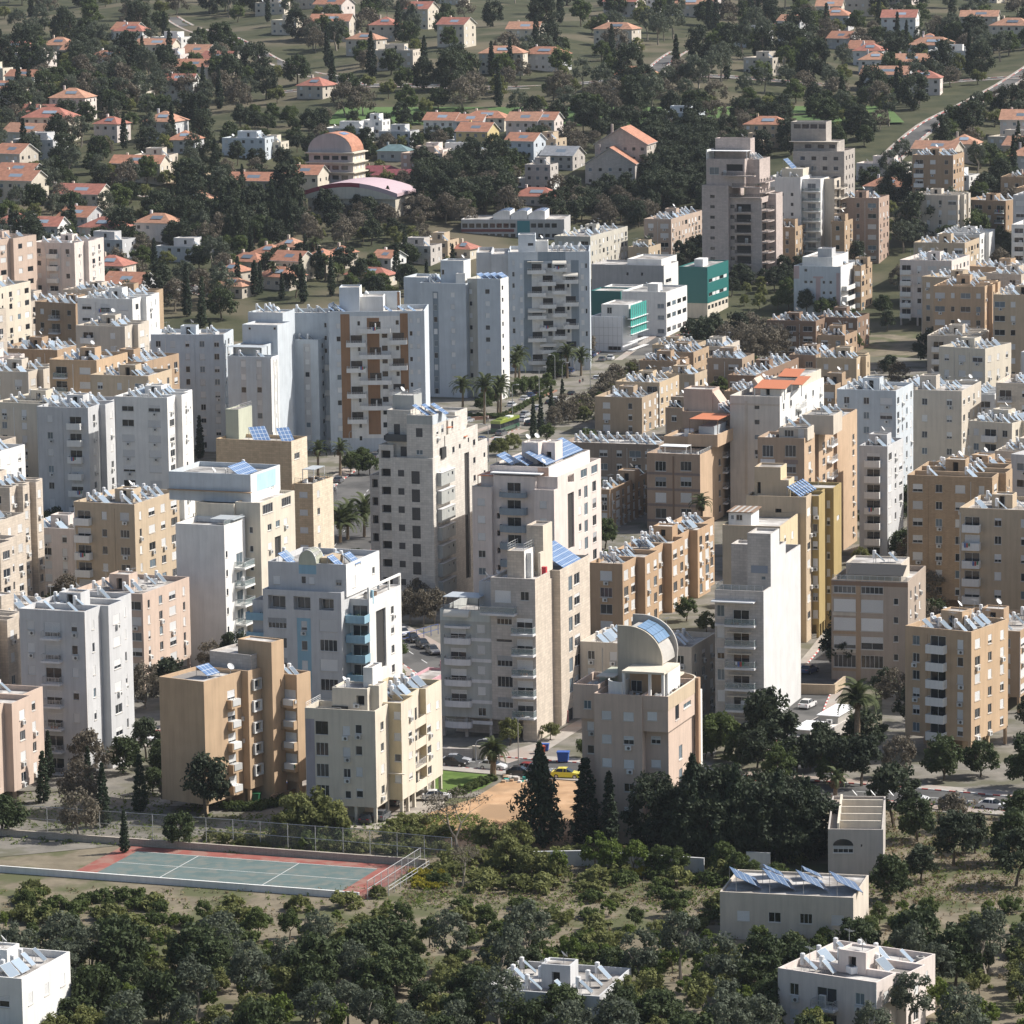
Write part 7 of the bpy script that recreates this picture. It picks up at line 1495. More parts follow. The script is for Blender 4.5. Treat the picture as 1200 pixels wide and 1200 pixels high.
villa('broad stone gabled house with an orange roof slope and dark glazed bay', (11, 1128, 372), 17, 9, 7.5, 'gy', mat_wall('grey_pink_stone', (.50, .45, .41), 1), TILE, 12, rise=5.5); villa('largest cream gabled house rising behind the stone gabled one', (11, 1192, 345), 18, 14, 12.5, 'gy', mat_wall('cream_pink_stone', (.56, .50, .43), 1), TILE, 15, rise=5.5); villa('red tiled low pavilion below the stepped stone house', (11, 690, 490), 15, 9, 4, 'hip', ROSE, TILE_R, 20); villa('small grey stepped house above the red pavilion', (11, 670, 400), 9, 8, 9, 'flat', STONE_G, None, 20); villa('white long flat house behind the red pavilion', (11, 690, 395), 14, 6, 4, 'flat', WHITE, None, 20)
villa('white long house among pines on the upper right slope', (12, 270, 80), 16, 8, 7, 'flat', WHITE_B, None, 20); villa('orange topped tan house behind the pink stone tower', (12, 740, 160), 15, 9, 8, 'hip', OCHRE, TILE, 20); villa('tan flat house behind the orange topped one', (12, 620, 200), 9, 9, 5, 'flat', OCHRE, None, 20)
# school with saw-tooth solar roof
def school():
    b = Bld('school_building', 'long low school with three wavy photovoltaic roofs and teal panels', None, base=(11, 745, 668), h=7, WA=33, WB=16, alpha=8, cat='school', far=True)
    A = b.box(-33, 0, 0, 16, -1, 7, mat_wall('school_grey', (.48, .47, .46)), .4); 
    for i in range(15): b.opening(A, 'A', -31.8+i*2.2, 5, 1.8, 1.5, 'w')
    for i in range(15): b.opening(A, 'A', -31.8+i*2.2, 1.8, 1.6, 1.3, 'w')
    b.slab(A, 'A', -15, -11, 0, 6.5, mat_plain('teal_panel', (.06, .25, .28), .6), .1); b.slab(A, 'A', -33, -16, 3, 3.9, mat_wall('maroon_band', (.22, .08, .07)), .06, 'floor_band')
    for i in range(3):
        x = -23+i*5.6; m = MB(); pr = [(x, 6.7)]+[(x+5.4*t/6, 8.0+1.6*math.sin(math.pi*(t/6)*.62+.2)) for t in range(7)]+[(x+5.4, 6.7)]; m.prism(pr[::-1], 2, 13, WHITE, 'y'); m.obj('wavy_roof', b.root)
        m = MB()
        for (xa, za), (xb, zb) in zip(pr[1:-1], pr[2:-1]): m.quad((xa, 2.4, za+.08), (xb, 2.4, zb+.08), (xb, 12.6, zb+.08), (xa, 12.6, za+.08), PV)
        m.obj('solar_sheet', b.root)
    b.build()
    b = Bld('assembly_hall', 'hall with a pale pink curved roof and dark red sloping fascia behind cypresses', None, base=(10, 940, 545), h=8, WA=30, WB=20, alpha=18, cat='hall', far=True)
    A = b.box(-30, 0, 0, 20, -1.5, 6.5, CREAM, 0); b.grid(A, 'A', [-27, -22], [4], 2, 2, 'w', 0); PKR = mat_plain('pale_pink_roof', (.50, .37, .39), .6); DR = mat_plain('dark_red_fascia', (.28, .03, .05), .6)
    m = MB(); pr = [(-31+t*32/10, 7+4.5*math.sin(math.pi*(.12+.8*t/10))) for t in range(11)]
    for (xa, za), (xb, zb) in zip(pr, pr[1:]):
        m.quad((xa, -1, za), (xb, -1, zb), (xb, 21, zb), (xa, 21, za), PKR); m.quad((xa, -1, za-.5), (xa, 21, za-.5), (xb, 21, zb-.5), (xb, -1, zb-.5), FRAME); m.quad((xa, -1, za-1.4), (xb, -1, zb-1.4), (xb, -1, zb), (xa, -1, za), DR if xa < -12 else PKR); m.quad((xa, -.95, 6.2), (xb, -.95, 6.2), (xb, -.95, zb-1.4), (xa, -.95, za-1.4), CREAM)
    m.quad((1, -1, pr[-1][1]-1), (1, 21, pr[-1][1]-1), (1, 21, pr[-1][1]), (1, -1, pr[-1][1]), PKR); m.obj('curved_roof', b.root); b.build()
    b = Bld('terrace_house', 'rosy four-storey terrace house with ledges and an orange vaulted roof', None, base=(10, 712, 395), h=13, WA=16, WB=11, alpha=20, cat='apartment block', far=True)
    W = mat_wall('lilac_stone', (.50, .45, .44)); A = b.box(-16, 0, 0, 11, -2, 13, W, 0, wallB=CREAM)
    for i in range(4): z = 2.6+i*3.3; b.solid('floor_ledge', -17, 1.0, -1.3, 11.5, z, z+.35, CREAM); b.grid(A, 'A', [-13+j*3.3 for j in range(4)], [z-1.5], 2.4, 1.4, 'D', 0); b.grid(A, 'B', [2.5, 6, 9], [z-1.5], 1.6, 1.3, 's', 0)
    arc = [(-8.5+8*math.cos(t*math.pi/12), 13+6.2*math.sin(t*math.pi/12)) for t in range(13)]; m = MB(); m.prism(arc, .3, 10.5, W, 'y'); m.obj('vault', b.root); m = MB()
    for (xa, za), (xb, zb) in zip(arc[:7], arc[1:8]): m.quad((xa+.15, .1, za+.12), (xa+.15, 10.8, za+.12), (xb+.15, 10.8, zb+.12), (xb+.15, .1, zb+.12), TILE)
    m.obj('roof', b.root); m = MB(); (xa, za), (xb, zb) = arc[4], arc[5]; m.quad((xa+.2, 3, za+.22), (xa+.2, 8, za+.22), (xb+.2, 8, zb+.22), (xb+.2, 3, zb+.22), PV); m.obj('solar_sheet', b.root); b.build()
school()
# ------------------------------------------------------------------ low blocks filling the dense quarter
RECTS = []
for o in list(COL.objects):
    if o.type == 'EMPTY' and o.parent is None:
        xs = [v.co for c in o.children if c.type == 'MESH' and c.name.startswith('wall') for v in c.data.vertices]
        if xs: RECTS.append((o.matrix_basis.inverted(), min(v.x for v in xs)-.6, max(v.x for v in xs)+.6, min(v.y for v in xs)-.6, max(v.y for v in xs)+.6))
ROADP = [p for o in COL.objects if o.name.startswith('road') for p in [None]]
ROADC = []
for o in COL.objects:
    if o.name.split('.')[0] == 'road':
        vs = [v.co.copy() for v in o.data.vertices]; ROADC += [((vs[i]+vs[i+1]+vs[i+2]+vs[i+3])/4, max((vs[i]-vs[i+1]).length/2, (vs[i]-vs[i+3]).length/2)+1.2) for i in range(0, len(vs)-3, 4)]
def room_free(o, W, D, al):
    ex = Vector((math.cos(al), -math.sin(al), 0)); ey = Vector((math.sin(al), math.cos(al), 0))
    for i in range(6):
        for j in range(6):
            p = o-ex*(W+3)*(i/5)+ex*1.5+ey*((D+3)*j/5-1.5)
            for M, x0, x1, y0, y1 in RECTS:
                q = M @ p
                if x0-2 < q.x < x1+2 and y0-2 < q.y < y1+2: return False
            for c, r in ROADC:
                if (c.x-p.x)**2+(c.y-p.y)**2 < r*r: return False
    return True
def add_rect(b, W, D): RECTS.append(((Matrix.Translation(b.o) @ Matrix.Rotation(-b.al, 4, 'Z')).inverted(), -W-.6, .6, -.6, D+.6))

def fill_rows():
    rg = random.Random(21); pal = [('brown', BROWN), ('dull tan', MATS['dull_tan_plaster']), ('pale', PALE), ('buff brick', BRICK), ('hazel', MATS['hazel_plaster']), ('sandy', MATS['sand_plaster'])]; feats = ['tight rows of roof heaters', 'white shuttered side windows', 'a cluttered flat roof', 'a small stair head', 'many air conditioners']
    for (x0, x1, y0, y1, tries) in ((725, 1012, 452, 512, 110),):
        for t in range(tries):
            px, py = rg.uniform(x0, x1), rg.uniform(y0, y1); p = ground(px, py); W, D = rg.uniform(9, 14), rg.uniform(9, 15)
            if not room_free(p, W, D, math.radians(19)): continue
            cn, cm = rg.choice(pal); n = rg.choice((3, 3, 4)); ft = rg.choice(feats)
            b = generic('apartment_building', f'{cn} {"three" if n == 3 else "four"}-storey block with {ft} in the dense low quarter', None, base=(0, px, py), h=3*n+.8, WA=W, WB=D, alpha=19, wall=cm, n=n, seed=rg.randint(1, 9999), heat=(4, 4), steps=rg.choice((0, 3)), acp=.45, group='low blocks of the dense quarter'); add_rect(b, W, D)
fill_rows()
# ------------------------------------------------------------------ trees and shrubs
BARK = mat_ground('bark', (.09, .07, .05), (.16, .13, .10), 3.0); BARK_P = mat_ground('palm_bark', (.16, .12, .08), (.26, .20, .14), 4.0); BARK_G = mat_ground('grey_bark', (.22, .19, .155), (.32, .28, .23), 3.0)
L_DARK = mat_leaf('dark_pine_needles', (.022, .032, .018), (.062, .080, .040), .25); L_CYP = mat_leaf('cypress_foliage', (.018, .032, .018), (.048, .070, .034), .18)
L_GREEN = mat_leaf('green_leaves', (.048, .072, .022), (.125, .16, .048), .4); L_OLIVE = mat_leaf('olive_leaves', (.10, .115, .036), (.23, .24, .085), .4); L_BRIGHT = mat_leaf('bright_leaves', (.07, .11, .02), (.16, .20, .04), .35)
L_BARE = mat_leaf('dry_twigs', (.10, .084, .062), (.19, .165, .12), .25); L_PALM = mat_leaf('palm_fronds', (.045, .062, .022), (.10, .12, .045), .25); L_DRY = mat_leaf('dry_fronds', (.15, .11, .06), (.24, .18, .10), .2); L_FLOW = mat_leaf('yellow_blossom', (.20, .18, .02), (.42, .36, .03), .3)
L_GUM = mat_leaf('grey_green_leaves', (.060, .075, .050), (.13, .15, .10), .35)
L_CAROB = mat_leaf('carob_leaves', (.030, .046, .018), (.075, .10, .036), .3)
def leaf_cloud(name, centres, per, spread, size, mat, seed, up=.3, extra=None):
    """many small leaf quads round the given clump centres"""
    r = np.random.RandomState(seed); C = np.asarray(centres, float); n = len(C)*per
    c = np.repeat(C[:, :3], per, 0); sp = np.repeat(C[:, 3], per)
    d = r.normal(size=(n, 3)); d /= np.linalg.norm(d, axis=1)[:, None]; rad = sp*spread*(r.rand(n)**.45); p = c+d*rad[:, None]*np.array([1, 1, .8])
    nrm = d*.8+r.normal(size=(n, 3))*.6+np.array([0, 0, up]); nrm /= np.linalg.norm(nrm, axis=1)[:, None]
    a = np.cross(nrm, r.normal(size=(n, 3))); a /= np.linalg.norm(a, axis=1)[:, None]+1e-9; b = np.cross(nrm, a); s = size*(.6+.8*r.rand(n))[:, None]
    v = np.empty((n, 4, 3)); v[:, 0] = p-a*s-b*s*.25; v[:, 1] = p+b*s*-.55; v[:, 2] = p+a*s+b*s*.1; v[:, 3] = p+b*s*.55
    me = bpy.data.meshes.new(name); V = v.reshape(-1, 3); me.vertices.add(len(V)); me.vertices.foreach_set('co', V.ravel())
    me.loops.add(n*4); me.loops.foreach_set('vertex_index', np.arange(n*4)); me.polygons.add(n); me.polygons.foreach_set('loop_start', np.arange(0, n*4, 4)); me.polygons.foreach_set('loop_total', np.full(n, 4))
    me.materials.append(mat); me.update(calc_edges=True); me.validate(); return me
def branch_mesh(name, seed, h, r0, levels, mat, spread=.7, lean=.0, start=.35, keep=(.55, .8)):
    rg = random.Random(seed); m = MB(); tips = []
    def grow(p, d, L, r, lv):
        segs = 2; q = p
        for i in range(segs):
            d = (d+Vector((rg.uniform(-.18, .18), rg.uniform(-.18, .18), rg.uniform(-.02, .12)))).normalized(); e = q+d*L/segs; m.tube(q, e, r*(1-.35*i/segs), r*(1-.35*(i+1)/segs), mat, 5 if lv > 1 else 3, False); q = e
        if lv == 0: tips.append(tuple(q)); return
        for k in range(rg.choice((2, 3, 3))):
            a = rg.uniform(0, 6.28); nd = (d+Vector((math.cos(a)*spread, math.sin(a)*spread, rg.uniform(-.1, .45)))).normalized(); grow(q, nd, L*rg.uniform(*keep), r*.58, lv-1)
    grow(Vector((0, 0, -.2)), Vector((lean, 0, 1)).normalized(), h*start, r0, levels); return m, tips
# prototypes are unit-ish metres; (trunk mesh, crown mesh)
def proto_round(seed, H, R, mat, leaf=.34, clumps=34, per=70, flat=.75, bark=BARK, low=-.55):
    m, tips = branch_mesh('trunk', seed, H, H*.035, 2, bark, .8, 0, .36); rg = random.Random(seed+1); cs = []
    for i in range(clumps):
        a = rg.uniform(0, 6.28); u = rg.uniform(low, 1); rr = math.sqrt(max(0, 1-u*u))*rg.uniform(.55, 1.05); cs.append((R*rr*math.cos(a)*rg.uniform(.8, 1.1), R*rr*math.sin(a), H-R*flat*1.05+R*flat*u*rg.uniform(.8, 1.15), R*rg.uniform(.22, .42)))
    return m.mesh('trunk'), leaf_cloud('crown', cs, per, 1.0, leaf, mat, seed)
def proto_cone(seed, H, R, mat, leaf=.26, per=46, power=.8, base=.08, n=60, jag=.25):
    m = MB(); m.tube((0, 0, -.2), (0, 0, H*.8), R*.09, .03, BARK, 6); rg = random.Random(seed); cs = []
    for i in range(n):
        t = (i+.5)/n; z = H*(base+(1-base)*t); r = R*((1-t)**power)*min(1, .55+t*3); a = i*2.4+rg.uniform(-.3, .3); k = rg.uniform(.45, 1)*(1+rg.uniform(-jag, jag)); cs.append((r*k*math.cos(a), r*k*math.sin(a), z, max(.28, r*.5*rg.uniform(.8, 1.2))))
    return m.mesh('trunk'), leaf_cloud('crown', cs, per, 1.0, leaf, mat, seed, .5)
def proto_bare(seed, H, mat, leaf=.10, per=34, bark=BARK_G):
    m, tips = branch_mesh('trunk', seed, H, H*.022, 4, bark, .85, .1, .25, (.72, .95)); cs = [(t[0], t[1], t[2], H*.11) for t in tips][:200]
    return m.mesh('trunk'), leaf_cloud('crown', cs, per, 1.0, leaf, mat, seed)
def proto_bush(seed, R, h, mat, leaf=.24, clumps=16, per=60):
    m, tips = branch_mesh('trunk', seed, h, .06, 1, BARK, .9, 0, .4); rg = random.Random(seed); cs = []
    for i in range(clumps):
        a = rg.uniform(0, 6.28); r = R*math.sqrt(rg.random()); cs.append((r*math.cos(a), r*math.sin(a), h*rg.uniform(.25, .85)*(1-.4*(r/R)**2), R*rg.uniform(.25, .4)))
    return m.mesh('stem'), leaf_cloud('foliage', cs, per, 1.0, leaf, mat, seed)
PROTO = {}
def P_(kind):
    if kind in PROTO: return PROTO[kind]
    mk = {'pine': lambda s: proto_round(s, 11, 4.4, L_DARK, .33, 56, 90, 1.15, BARK, -.85), 'dark': lambda s: proto_round(s, 9, 3.8, L_DARK, .36, 40, 80, .9), 'green': lambda s: proto_round(s, 7, 3.2, L_GREEN, .30, 38, 80, .9), 'olive': lambda s: proto_round(s, 5, 2.5, L_OLIVE, .26, 30, 70, .85),
          'bright': lambda s: proto_round(s, 4.2, 2.0, L_BRIGHT, .22, 26, 70, .9), 'cypress': lambda s: proto_cone(s, 12, 1.5, L_CYP, .24, 50, .55, .03, 70, .15), 'conifer': lambda s: proto_cone(s, 12, 4.0, L_CYP, .30, 64, .75, .05, 90, .3),
          'carob': lambda s: proto_round(s, 7.5, 3.6, L_CAROB, .34, 40, 80, .95), 'gum': lambda s: proto_round(s, 9.5, 3.1, L_GUM, .26, 34, 60, 1.1, BARK_G), 'bare': lambda s: proto_bare(s, 7.5, L_BARE), 'grey': lambda s: proto_round(s, 8, 3.8, L_BARE, .28, 40, 60, .9, BARK_G), 'bush': lambda s: proto_bush(s, 1.8, 2.2, L_OLIVE), 'hedge': lambda s: proto_bush(s, 1.5, 1.7, L_GREEN, .2), 'flower': lambda s: proto_bush(s, 1.2, 1.0, L_FLOW, .14)}[kind]
    PROTO[kind] = [mk(sum(map(ord, kind))*7+i*13) for i in range(3)]; return PROTO[kind]
TREES = []
rgt = random.Random(11)
def tree(kind, label, pos, s=1.0, sz=None, group=None, rz=None, cat=None):
    tm, cm = P_(kind)[rgt.randrange(3)]; bush = kind in ('bush', 'hedge', 'flower')
    name = {'pine': 'pine_tree', 'dark': 'evergreen_tree', 'green': 'leafy_tree', 'carob': 'carob_tree', 'gum': 'eucalyptus_tree', 'olive': 'olive_tree', 'bright': 'leafy_tree', 'cypress': 'cypress_tree', 'conifer': 'conifer_tree', 'bare': 'bare_tree', 'grey': 'bare_tree'}.get(kind, 'shrub')
    o = bpy.data.objects.new(name, None); COL.objects.link(o); o.location = pos; o.rotation_euler = (0, 0, rgt.uniform(0, 6.28) if rz is None else rz); o.scale = (s, s, sz or s); o.empty_display_size = 1
    tag(o, label, cat or ('shrub' if bush else 'tree'), group); mkobj('stem' if bush else 'trunk', tm, o); mkobj('foliage' if bush else 'crown', cm, o); TREES.append((pos[0], pos[1])); return o
def tree_at(kind, label, r, x, y, s=1.0, sz=None, group=None): return tree(kind, label, gpt(r, x, y), s, sz, group)
def clear_of_foot(p, d=7):
    return all((p.x-a)**2+(p.y-b)**2 > d*d for a, b in FOOT)
def grove(label, group, kinds, x0, x1, y0, y1, n, s=(.8, 1.2), mind=3.5, zone=None):
    """individual trees scattered over a picture rectangle on the ground"""
    placed = []; tries = 0
    while len(placed) < n and tries < n*12:
        tries += 1; px, py = rgt.uniform(x0, x1), rgt.uniform(y0, y1); p = ground(px, py)
        if any((p.x-q.x)**2+(p.y-q.y)**2 < mind*mind for q in placed): continue
        if not free(p): continue
        placed.append(p); k = rgt.choice(kinds); lb = label[k] if isinstance(label, dict) else label; sc_ = rgt.uniform(*s); tree(k, lb, p, sc_, sc_*rgt.uniform(.9, 1.2), (group+', '+k) if isinstance(label, dict) else group)
# ---- keep trees out of houses and roads
RECTS = []
for o in list(COL.objects):
    if o.type == 'EMPTY' and o.parent is None:
        xs = [v.co for c in o.children if c.type == 'MESH' and c.name.startswith('wall') for v in c.data.vertices]
        if xs: RECTS.append((o.matrix_basis.inverted(), min(v.x for v in xs)-.6, max(v.x for v in xs)+.6, min(v.y for v in xs)-.6, max(v.y for v in xs)+.6))
ROADP = [p for o in COL.objects if o.name.startswith('road') for p in [None]]
ROADC = []
for o in COL.objects:
    if o.name.split('.')[0] == 'road':
        vs = [v.co.copy() for v in o.data.vertices]; ROADC += [((vs[i]+vs[i+1]+vs[i+2]+vs[i+3])/4, max((vs[i]-vs[i+1]).length/2, (vs[i]-vs[i+3]).length/2)+1.2) for i in range(0, len(vs)-3, 4)]
def free(p, road=True):
    for M, x0, x1, y0, y1 in RECTS:
        q = M @ Vector((p.x, p.y, p.z))
        if x0 < q.x < x1 and y0 < q.y < y1: return False
    if road:
        for c, r in ROADC:
            if (c.x-p.x)**2+(c.y-p.y)**2 < r*r: return False
    return True
def palm(label, pos, h, R=2.4, n=22, group=None, skirt=True, seed=0, r0=.32):
    rg = random.Random(seed or int(pos[0]*7+pos[1]))
    o = bpy.data.objects.new('palm_tree', None); COL.objects.link(o); o.location = pos; tag(o, label, 'palm tree', group)
    m = MB()
    for i in range(6): m.tube((.02*i, 0, h*i/6-.2), (.02*(i+1), 0, h*(i+1)/6), r0*(1-.06*i), r0*(1-.06*(i+1))*1.06, BARK_P, 8, False)
    m.obj('trunk', o)
    def frond():
        m = MB(); k = 9; prev = None; sp = [(R*t/k, R*(.5*math.sin(t/k*2.1)-.42*(t/k)**2)) for t in range(k+1)]
        for (xa, za), (xb, zb) in zip(sp, sp[1:]):
            m.tube((xa, 0, za), (xb, 0, zb), .03, .02, L_PALM, 3, False)
            for s in (-1, 1):
                for f in (0, .5):
                    x, z = xa+(xb-xa)*f, za+(zb-za)*f; w = .17*R*(1.3-.9*x/R)+.15; m.poly([(x-.05, 0, z), (x+.30*w+.1, s*w, z-.28*w), (x+.2*R/2.4, s*.02, z)], L_PALM)
        return m.mesh('frond')
    me = cached(('frond', round(R, 1)), frond)
    for i in range(n):
        f = mkobj('frond', me, o, (.1, 0, h)); t = i/n; f.rotation_euler = (rg.uniform(-.2, .2), .75-1.75*t+rg.uniform(-.15, .15), i*2.4+rg.uniform(-.2, .2)); sc_ = rg.uniform(.85, 1.1); f.scale = (sc_, sc_, sc_)
    if skirt:
        cs = [(.28*math.cos(a*.9), .28*math.sin(a*.9), h-.3-.22*a/3, .45) for a in range(14)]; mkobj('dry_skirt', cached(('skirt', round(h)), lambda: leaf_cloud('dry_skirt', cs, 30, 1, .3, L_DRY, 5, -.3)), o)
    TREES.append((pos[0], pos[1])); return o
# ---- foreground
tree_at('conifer', 'large dark conifer with a ragged cone shape at the sandy lot edge', 2, 605, 945, .95, 1.18)
tree_at('cypress', 'stout dark cypress between the sandy lot and the pinkish block', 2, 845, 945, 1.45, 1.0); tree_at('cypress', 'slender dark cypress close to the pinkish block wall', 2, 972, 965, .95, .88)
tree_at('pine', 'dark pine left of the pinkish block corner', 3, 20, 1000, .85, 1.0)
for i, (x, y, s, z) in enumerate(((150, 1010, .8, 1.0), (270, 1030, .95, 1.22), (400, 1020, 1.0, 1.2), (520, 1030, .95, 1.1), (650, 1035, 1.0, 1.1), (780, 1030, 1.0, 1.05), (880, 1010, .9, .95), (210, 1040, .8, .9), (340, 1045, .8, .9), (470, 1045, .8, .9), (590, 1045, .8, .85), (720, 1045, .8, .85), (330, 960, .9, 1.1), (600, 960, 1, 1.05), (740, 940, .9, 1.0))): tree_at('pine', 'near-black pine in the thicket beside the pinkish block', 3, x, y, s*.92, z*.9, 'near-black pines beside the pinkish block')
tree_at('dark', 'dense dark green tree against the blank white wall tower', 3, 640, 545, 1.05, 1.25); tree_at('green', 'mid green tree between the pines and the blank white tower', 3, 715, 600, .7, .75); tree_at('green', 'green tree filling the gap beside the rounded pinkish corner', 3, 400, 500, .85, .95)
tree_at('dark', 'big dark tree at the foot of the brown framed block', 3, 1090, 40, 1.1, 1.2); tree_at('dark', 'dark tree beside the wall of the side street', 3, 1010, 60, .8, .9)
for i, (x, y, a_, z_) in enumerate(((110, 1000, .62, .85), (235, 1035, .75, 1.22), (460, 1040, .7, 1.12), (690, 1040, .75, 1.06), (845, 1030, .6, .95))): tree_at('conifer', 'ragged pointed conifer standing out of the pine thicket', 3, x, y, a_, z_, 'pointed conifers in the pine thicket')
for i, (x, y, k, a_) in enumerate(((335, 480, 'green', .8), (360, 410, 'green', .6), (440, 470, 'olive', .9), (480, 560, 'green', .8), (570, 590, 'dark', .7), (700, 640, 'green', .75), (790, 610, 'dark', .7), (860, 560, 'green', .7), (915, 610, 'dark', .75), (965, 640, 'green', .6), (1030, 640, 'dark', .7), (1130, 640, 'dark', .8), (1060, 540, 'green', .6), (1150, 520, 'dark', .8), (600, 500, 'dark', .8), (930, 500, 'dark', .6))): tree_at(k, {'green': 'leafy tree in the yard behind the pine thicket', 'olive': 'pale olive in the yard behind the pine thicket', 'dark': 'dark tree in the yard behind the pine thicket'}[k], 3, x, y, a_, a_*1.05, k+' trees behind the pine thicket')
palm('tall palm with a thick trunk beside the patched white roof', gpt(3, 1105, 545), 10.5, 3.6, 40, seed=3, r0=.55); palm('stout fan palm with a dry skirt next to the sandy lot', gpt(2, 352, 605), 4.2, 2.3, 64, seed=4, r0=.5); palm('fan palm rising before the brown framed block with the roof shelter', ground(822, 640), 8.5, 2.4, 22, seed=5); palm('small palm in the dark yard by the low house', gpt(3, 990, 690), 2.6, 1.9, 18, seed=6)
tree_at('bare', 'wide leafless tree with fine grey twigs beside the court end', 2, 170, 1010, 1.75, 1.5); tree_at('bare', 'dark forked leafless tree below the wide leafless one', 2, 190, 1175, 1.0, .9); tree_at('bare', 'small leafless tree at the sandy lot rim', 2, 370, 960, .6, .6)
for (x, y, s) in ((340, 1010, 1.0), (430, 1090, .9), (480, 1000, .9), (560, 1120, .8)): tree_at('olive', 'olive green tree in the scrub below the sandy lot', 2, x, y, s, s, 'olive trees below the sandy lot')
for (x, y, s) in ((900, 1090, 1.0), (985, 1120, .9), (1100, 1110, .9), (700, 1130, .7)): tree_at('bright', 'yellow-green leafy tree in the scrub before the pale wall', 2, x, y, s, s*1.2, 'yellow-green trees before the pale wall')
for (x, y, s) in ((60, 1090, 1.0), (140, 1100, 1.0), (400, 1090, 1.1), (480, 1130, 1.0), (560, 1140, .8)): tree_at('green', 'round green tree in front of the pines by the lower edge', 3, x, y+20, s*.55, s*.55, 'round green trees in front of the pines')
for (x, y, s) in ((400, 925, 1.15), (500, 915, 1.2), (580, 930, 1.0), (330, 940, .8)): tree_at('olive', 'broad feathery shrub-tree behind the court fence below the cream block', 1, x, y+15, s, s*1.15, 'feathery shrub-trees behind the court fence')
for (x, y, s) in ((360, 900, 1.3), (440, 890, 1.5), (520, 890, 1.6), (600, 900, 1.4), (560, 940, 1.3), (460, 945, 1.3)): tree_at('hedge', 'overgrown green shrub behind the court fence below the cream block', 1, x, y+20, s*1.1, s*1.35, 'overgrown shrubs behind the court')
for i in range(16): tree_at('bush', 'low dark shrub along the court retaining wall', 1, -60+i*66, 935+i*4+rgt.uniform(-12, 12), rgt.uniform(.6, .9), rgt.uniform(.6, 1.0), 'low shrubs along the court wall')
for i in range(12): tree_at('hedge', 'trimmed dark hedge bush along the tan block garden', 1, 30+i*27, 765-max(0, i-6)*7, .75, .8, 'hedge bushes of the tan block garden')
for i in range(9): tree_at('hedge', 'trimmed green hedge bush around the small lawn', 2, 150+i*24, 690-i*10, .65, .7, 'hedge bushes around the small lawn')
for i in range(14): tree_at('flower', 'yellow flowering shrub on the slope beside the court end', 1, 1000+rgt.uniform(0, 170), 1100+rgt.uniform(0, 90), rgt.uniform(.6, 1.0), None, 'yellow flowering shrubs by the court end')
for i in range(10): tree_at('bush', 'scrubby shrub on the slope between yard and court end', 1, 880+rgt.uniform(0, 280), 880+rgt.uniform(-60, 130), rgt.uniform(.6, 1.1), None, 'scrubby shrubs on the yard slope')
for i in range(40): tree_at(rgt.choice(['bush', 'bush', 'hedge', 'flower']), 'low scrub bush on the rough ground below the sandy lot', 2, rgt.uniform(40, 1180), rgt.uniform(1010, 1200), rgt.uniform(.7, 1.3), None, 'scrub bushes below the sandy lot')
for i in range(30): tree_at(rgt.choice(['bush', 'hedge']), 'low scrub bush under the pine thicket', 3, rgt.uniform(0, 900), rgt.uniform(1040, 1200), rgt.uniform(.7, 1.3), None, 'scrub bushes under the pines')
# dry grass and weeds on the rough ground (nobody could count it)
def weeds(name, label, areas, n, mat, size, seed):
    r = random.Random(seed); cs = []
    for i in range(n):
        x0, x1, y0, y1 = r.choice(areas); p = ground(r.uniform(x0, x1), r.uniform(y0, y1)); cs.append((p.x, p.y, p.z+.12, r.uniform(.25, .7)))
    o = mkobj(name, leaf_cloud(name, cs, 9, 1.0, size, mat, seed, .8)); o['label'] = label; o['kind'] = 'stuff'
weeds('grass', 'green weeds and grass on the rough slopes round the court', [(264, 480, 955, 1000), (470, 560, 955, 985), (470, 840, 985, 1060), (470, 1010, 1020, 1070), (0, 1200, 1040, 1140), (1016, 1200, 940, 1060), (0, 264, 930, 990)], 5200, L_BRIGHT, .16, 5)
weeds('dry_grass', 'dry straw-coloured grass on the rough slopes and lot rims', [(470, 840, 975, 1060), (0, 1200, 1040, 1150), (1016, 1200, 940, 1060)], 4200, L_DRY, .14, 6)
# ---- between the blocks
for (x, y) in ((1020, 790), (1090, 800), (1150, 790), (1060, 730)): tree_at('grey', 'brownish bare-crowned tree between the pale stone tower and the pink shops', 4, x, y, .62, .75, 'bare-crowned trees by the pink shops')
for i, (x, y, h) in enumerate(((195, 660, 8), (312, 730, 12), (400, 680, 9.5), (385, 690, 8), (480, 520, 8), (760, 490, 9), (835, 475, 7), (500, 500, 9))): palm('tall date palm on the avenue bank before the white towers', gpt(8, x, y), h*.78, 3.3, 28, 'date palms on the avenue bank', True, 20+i)
for i, (x, y, h) in enumerate(((680, 335, 4.5), (770, 320, 5), (640, 350, 4))): palm('low date palm in the planted corner by the palm street', gpt(4, x, y), h, 4.2, 28, 'low date palms by the palm street', True, 40+i)
palm('palm rising behind the railed roof pergola', gpt(7, 520, 1010), 6, 2.6, 20, seed=61); palm('palm beside the hedge before the brown striped tower', gpt(7, 640, 1010), 6, 2.6, 20, seed=62)
for (x, y) in ((660, 860), (720, 850), (700, 985), (760, 960), (800, 1000), (740, 1000)): tree_at('green', 'rounded dark tree before the brown striped tower base', 7, x, y, .62, .62, 'rounded trees before the striped tower')
for (x, y) in ((300, 650), (340, 620), (500, 570), (540, 560), (590, 555), (650, 540), (690, 480), (720, 470)): tree_at('green', 'leafy tree on the planted bank of the avenue', 8, x, y+12, .65, .65, 'leafy trees on the avenue bank')
for i in range(26): p = G3(8, 215+i*18, 700-max(0, i-11)*9.5); tree('hedge', 'clipped hedge bush on the avenue planter', Vector(p)+Vector((0, .8, .4)), .8, .7, 'hedge bushes on the avenue planter')
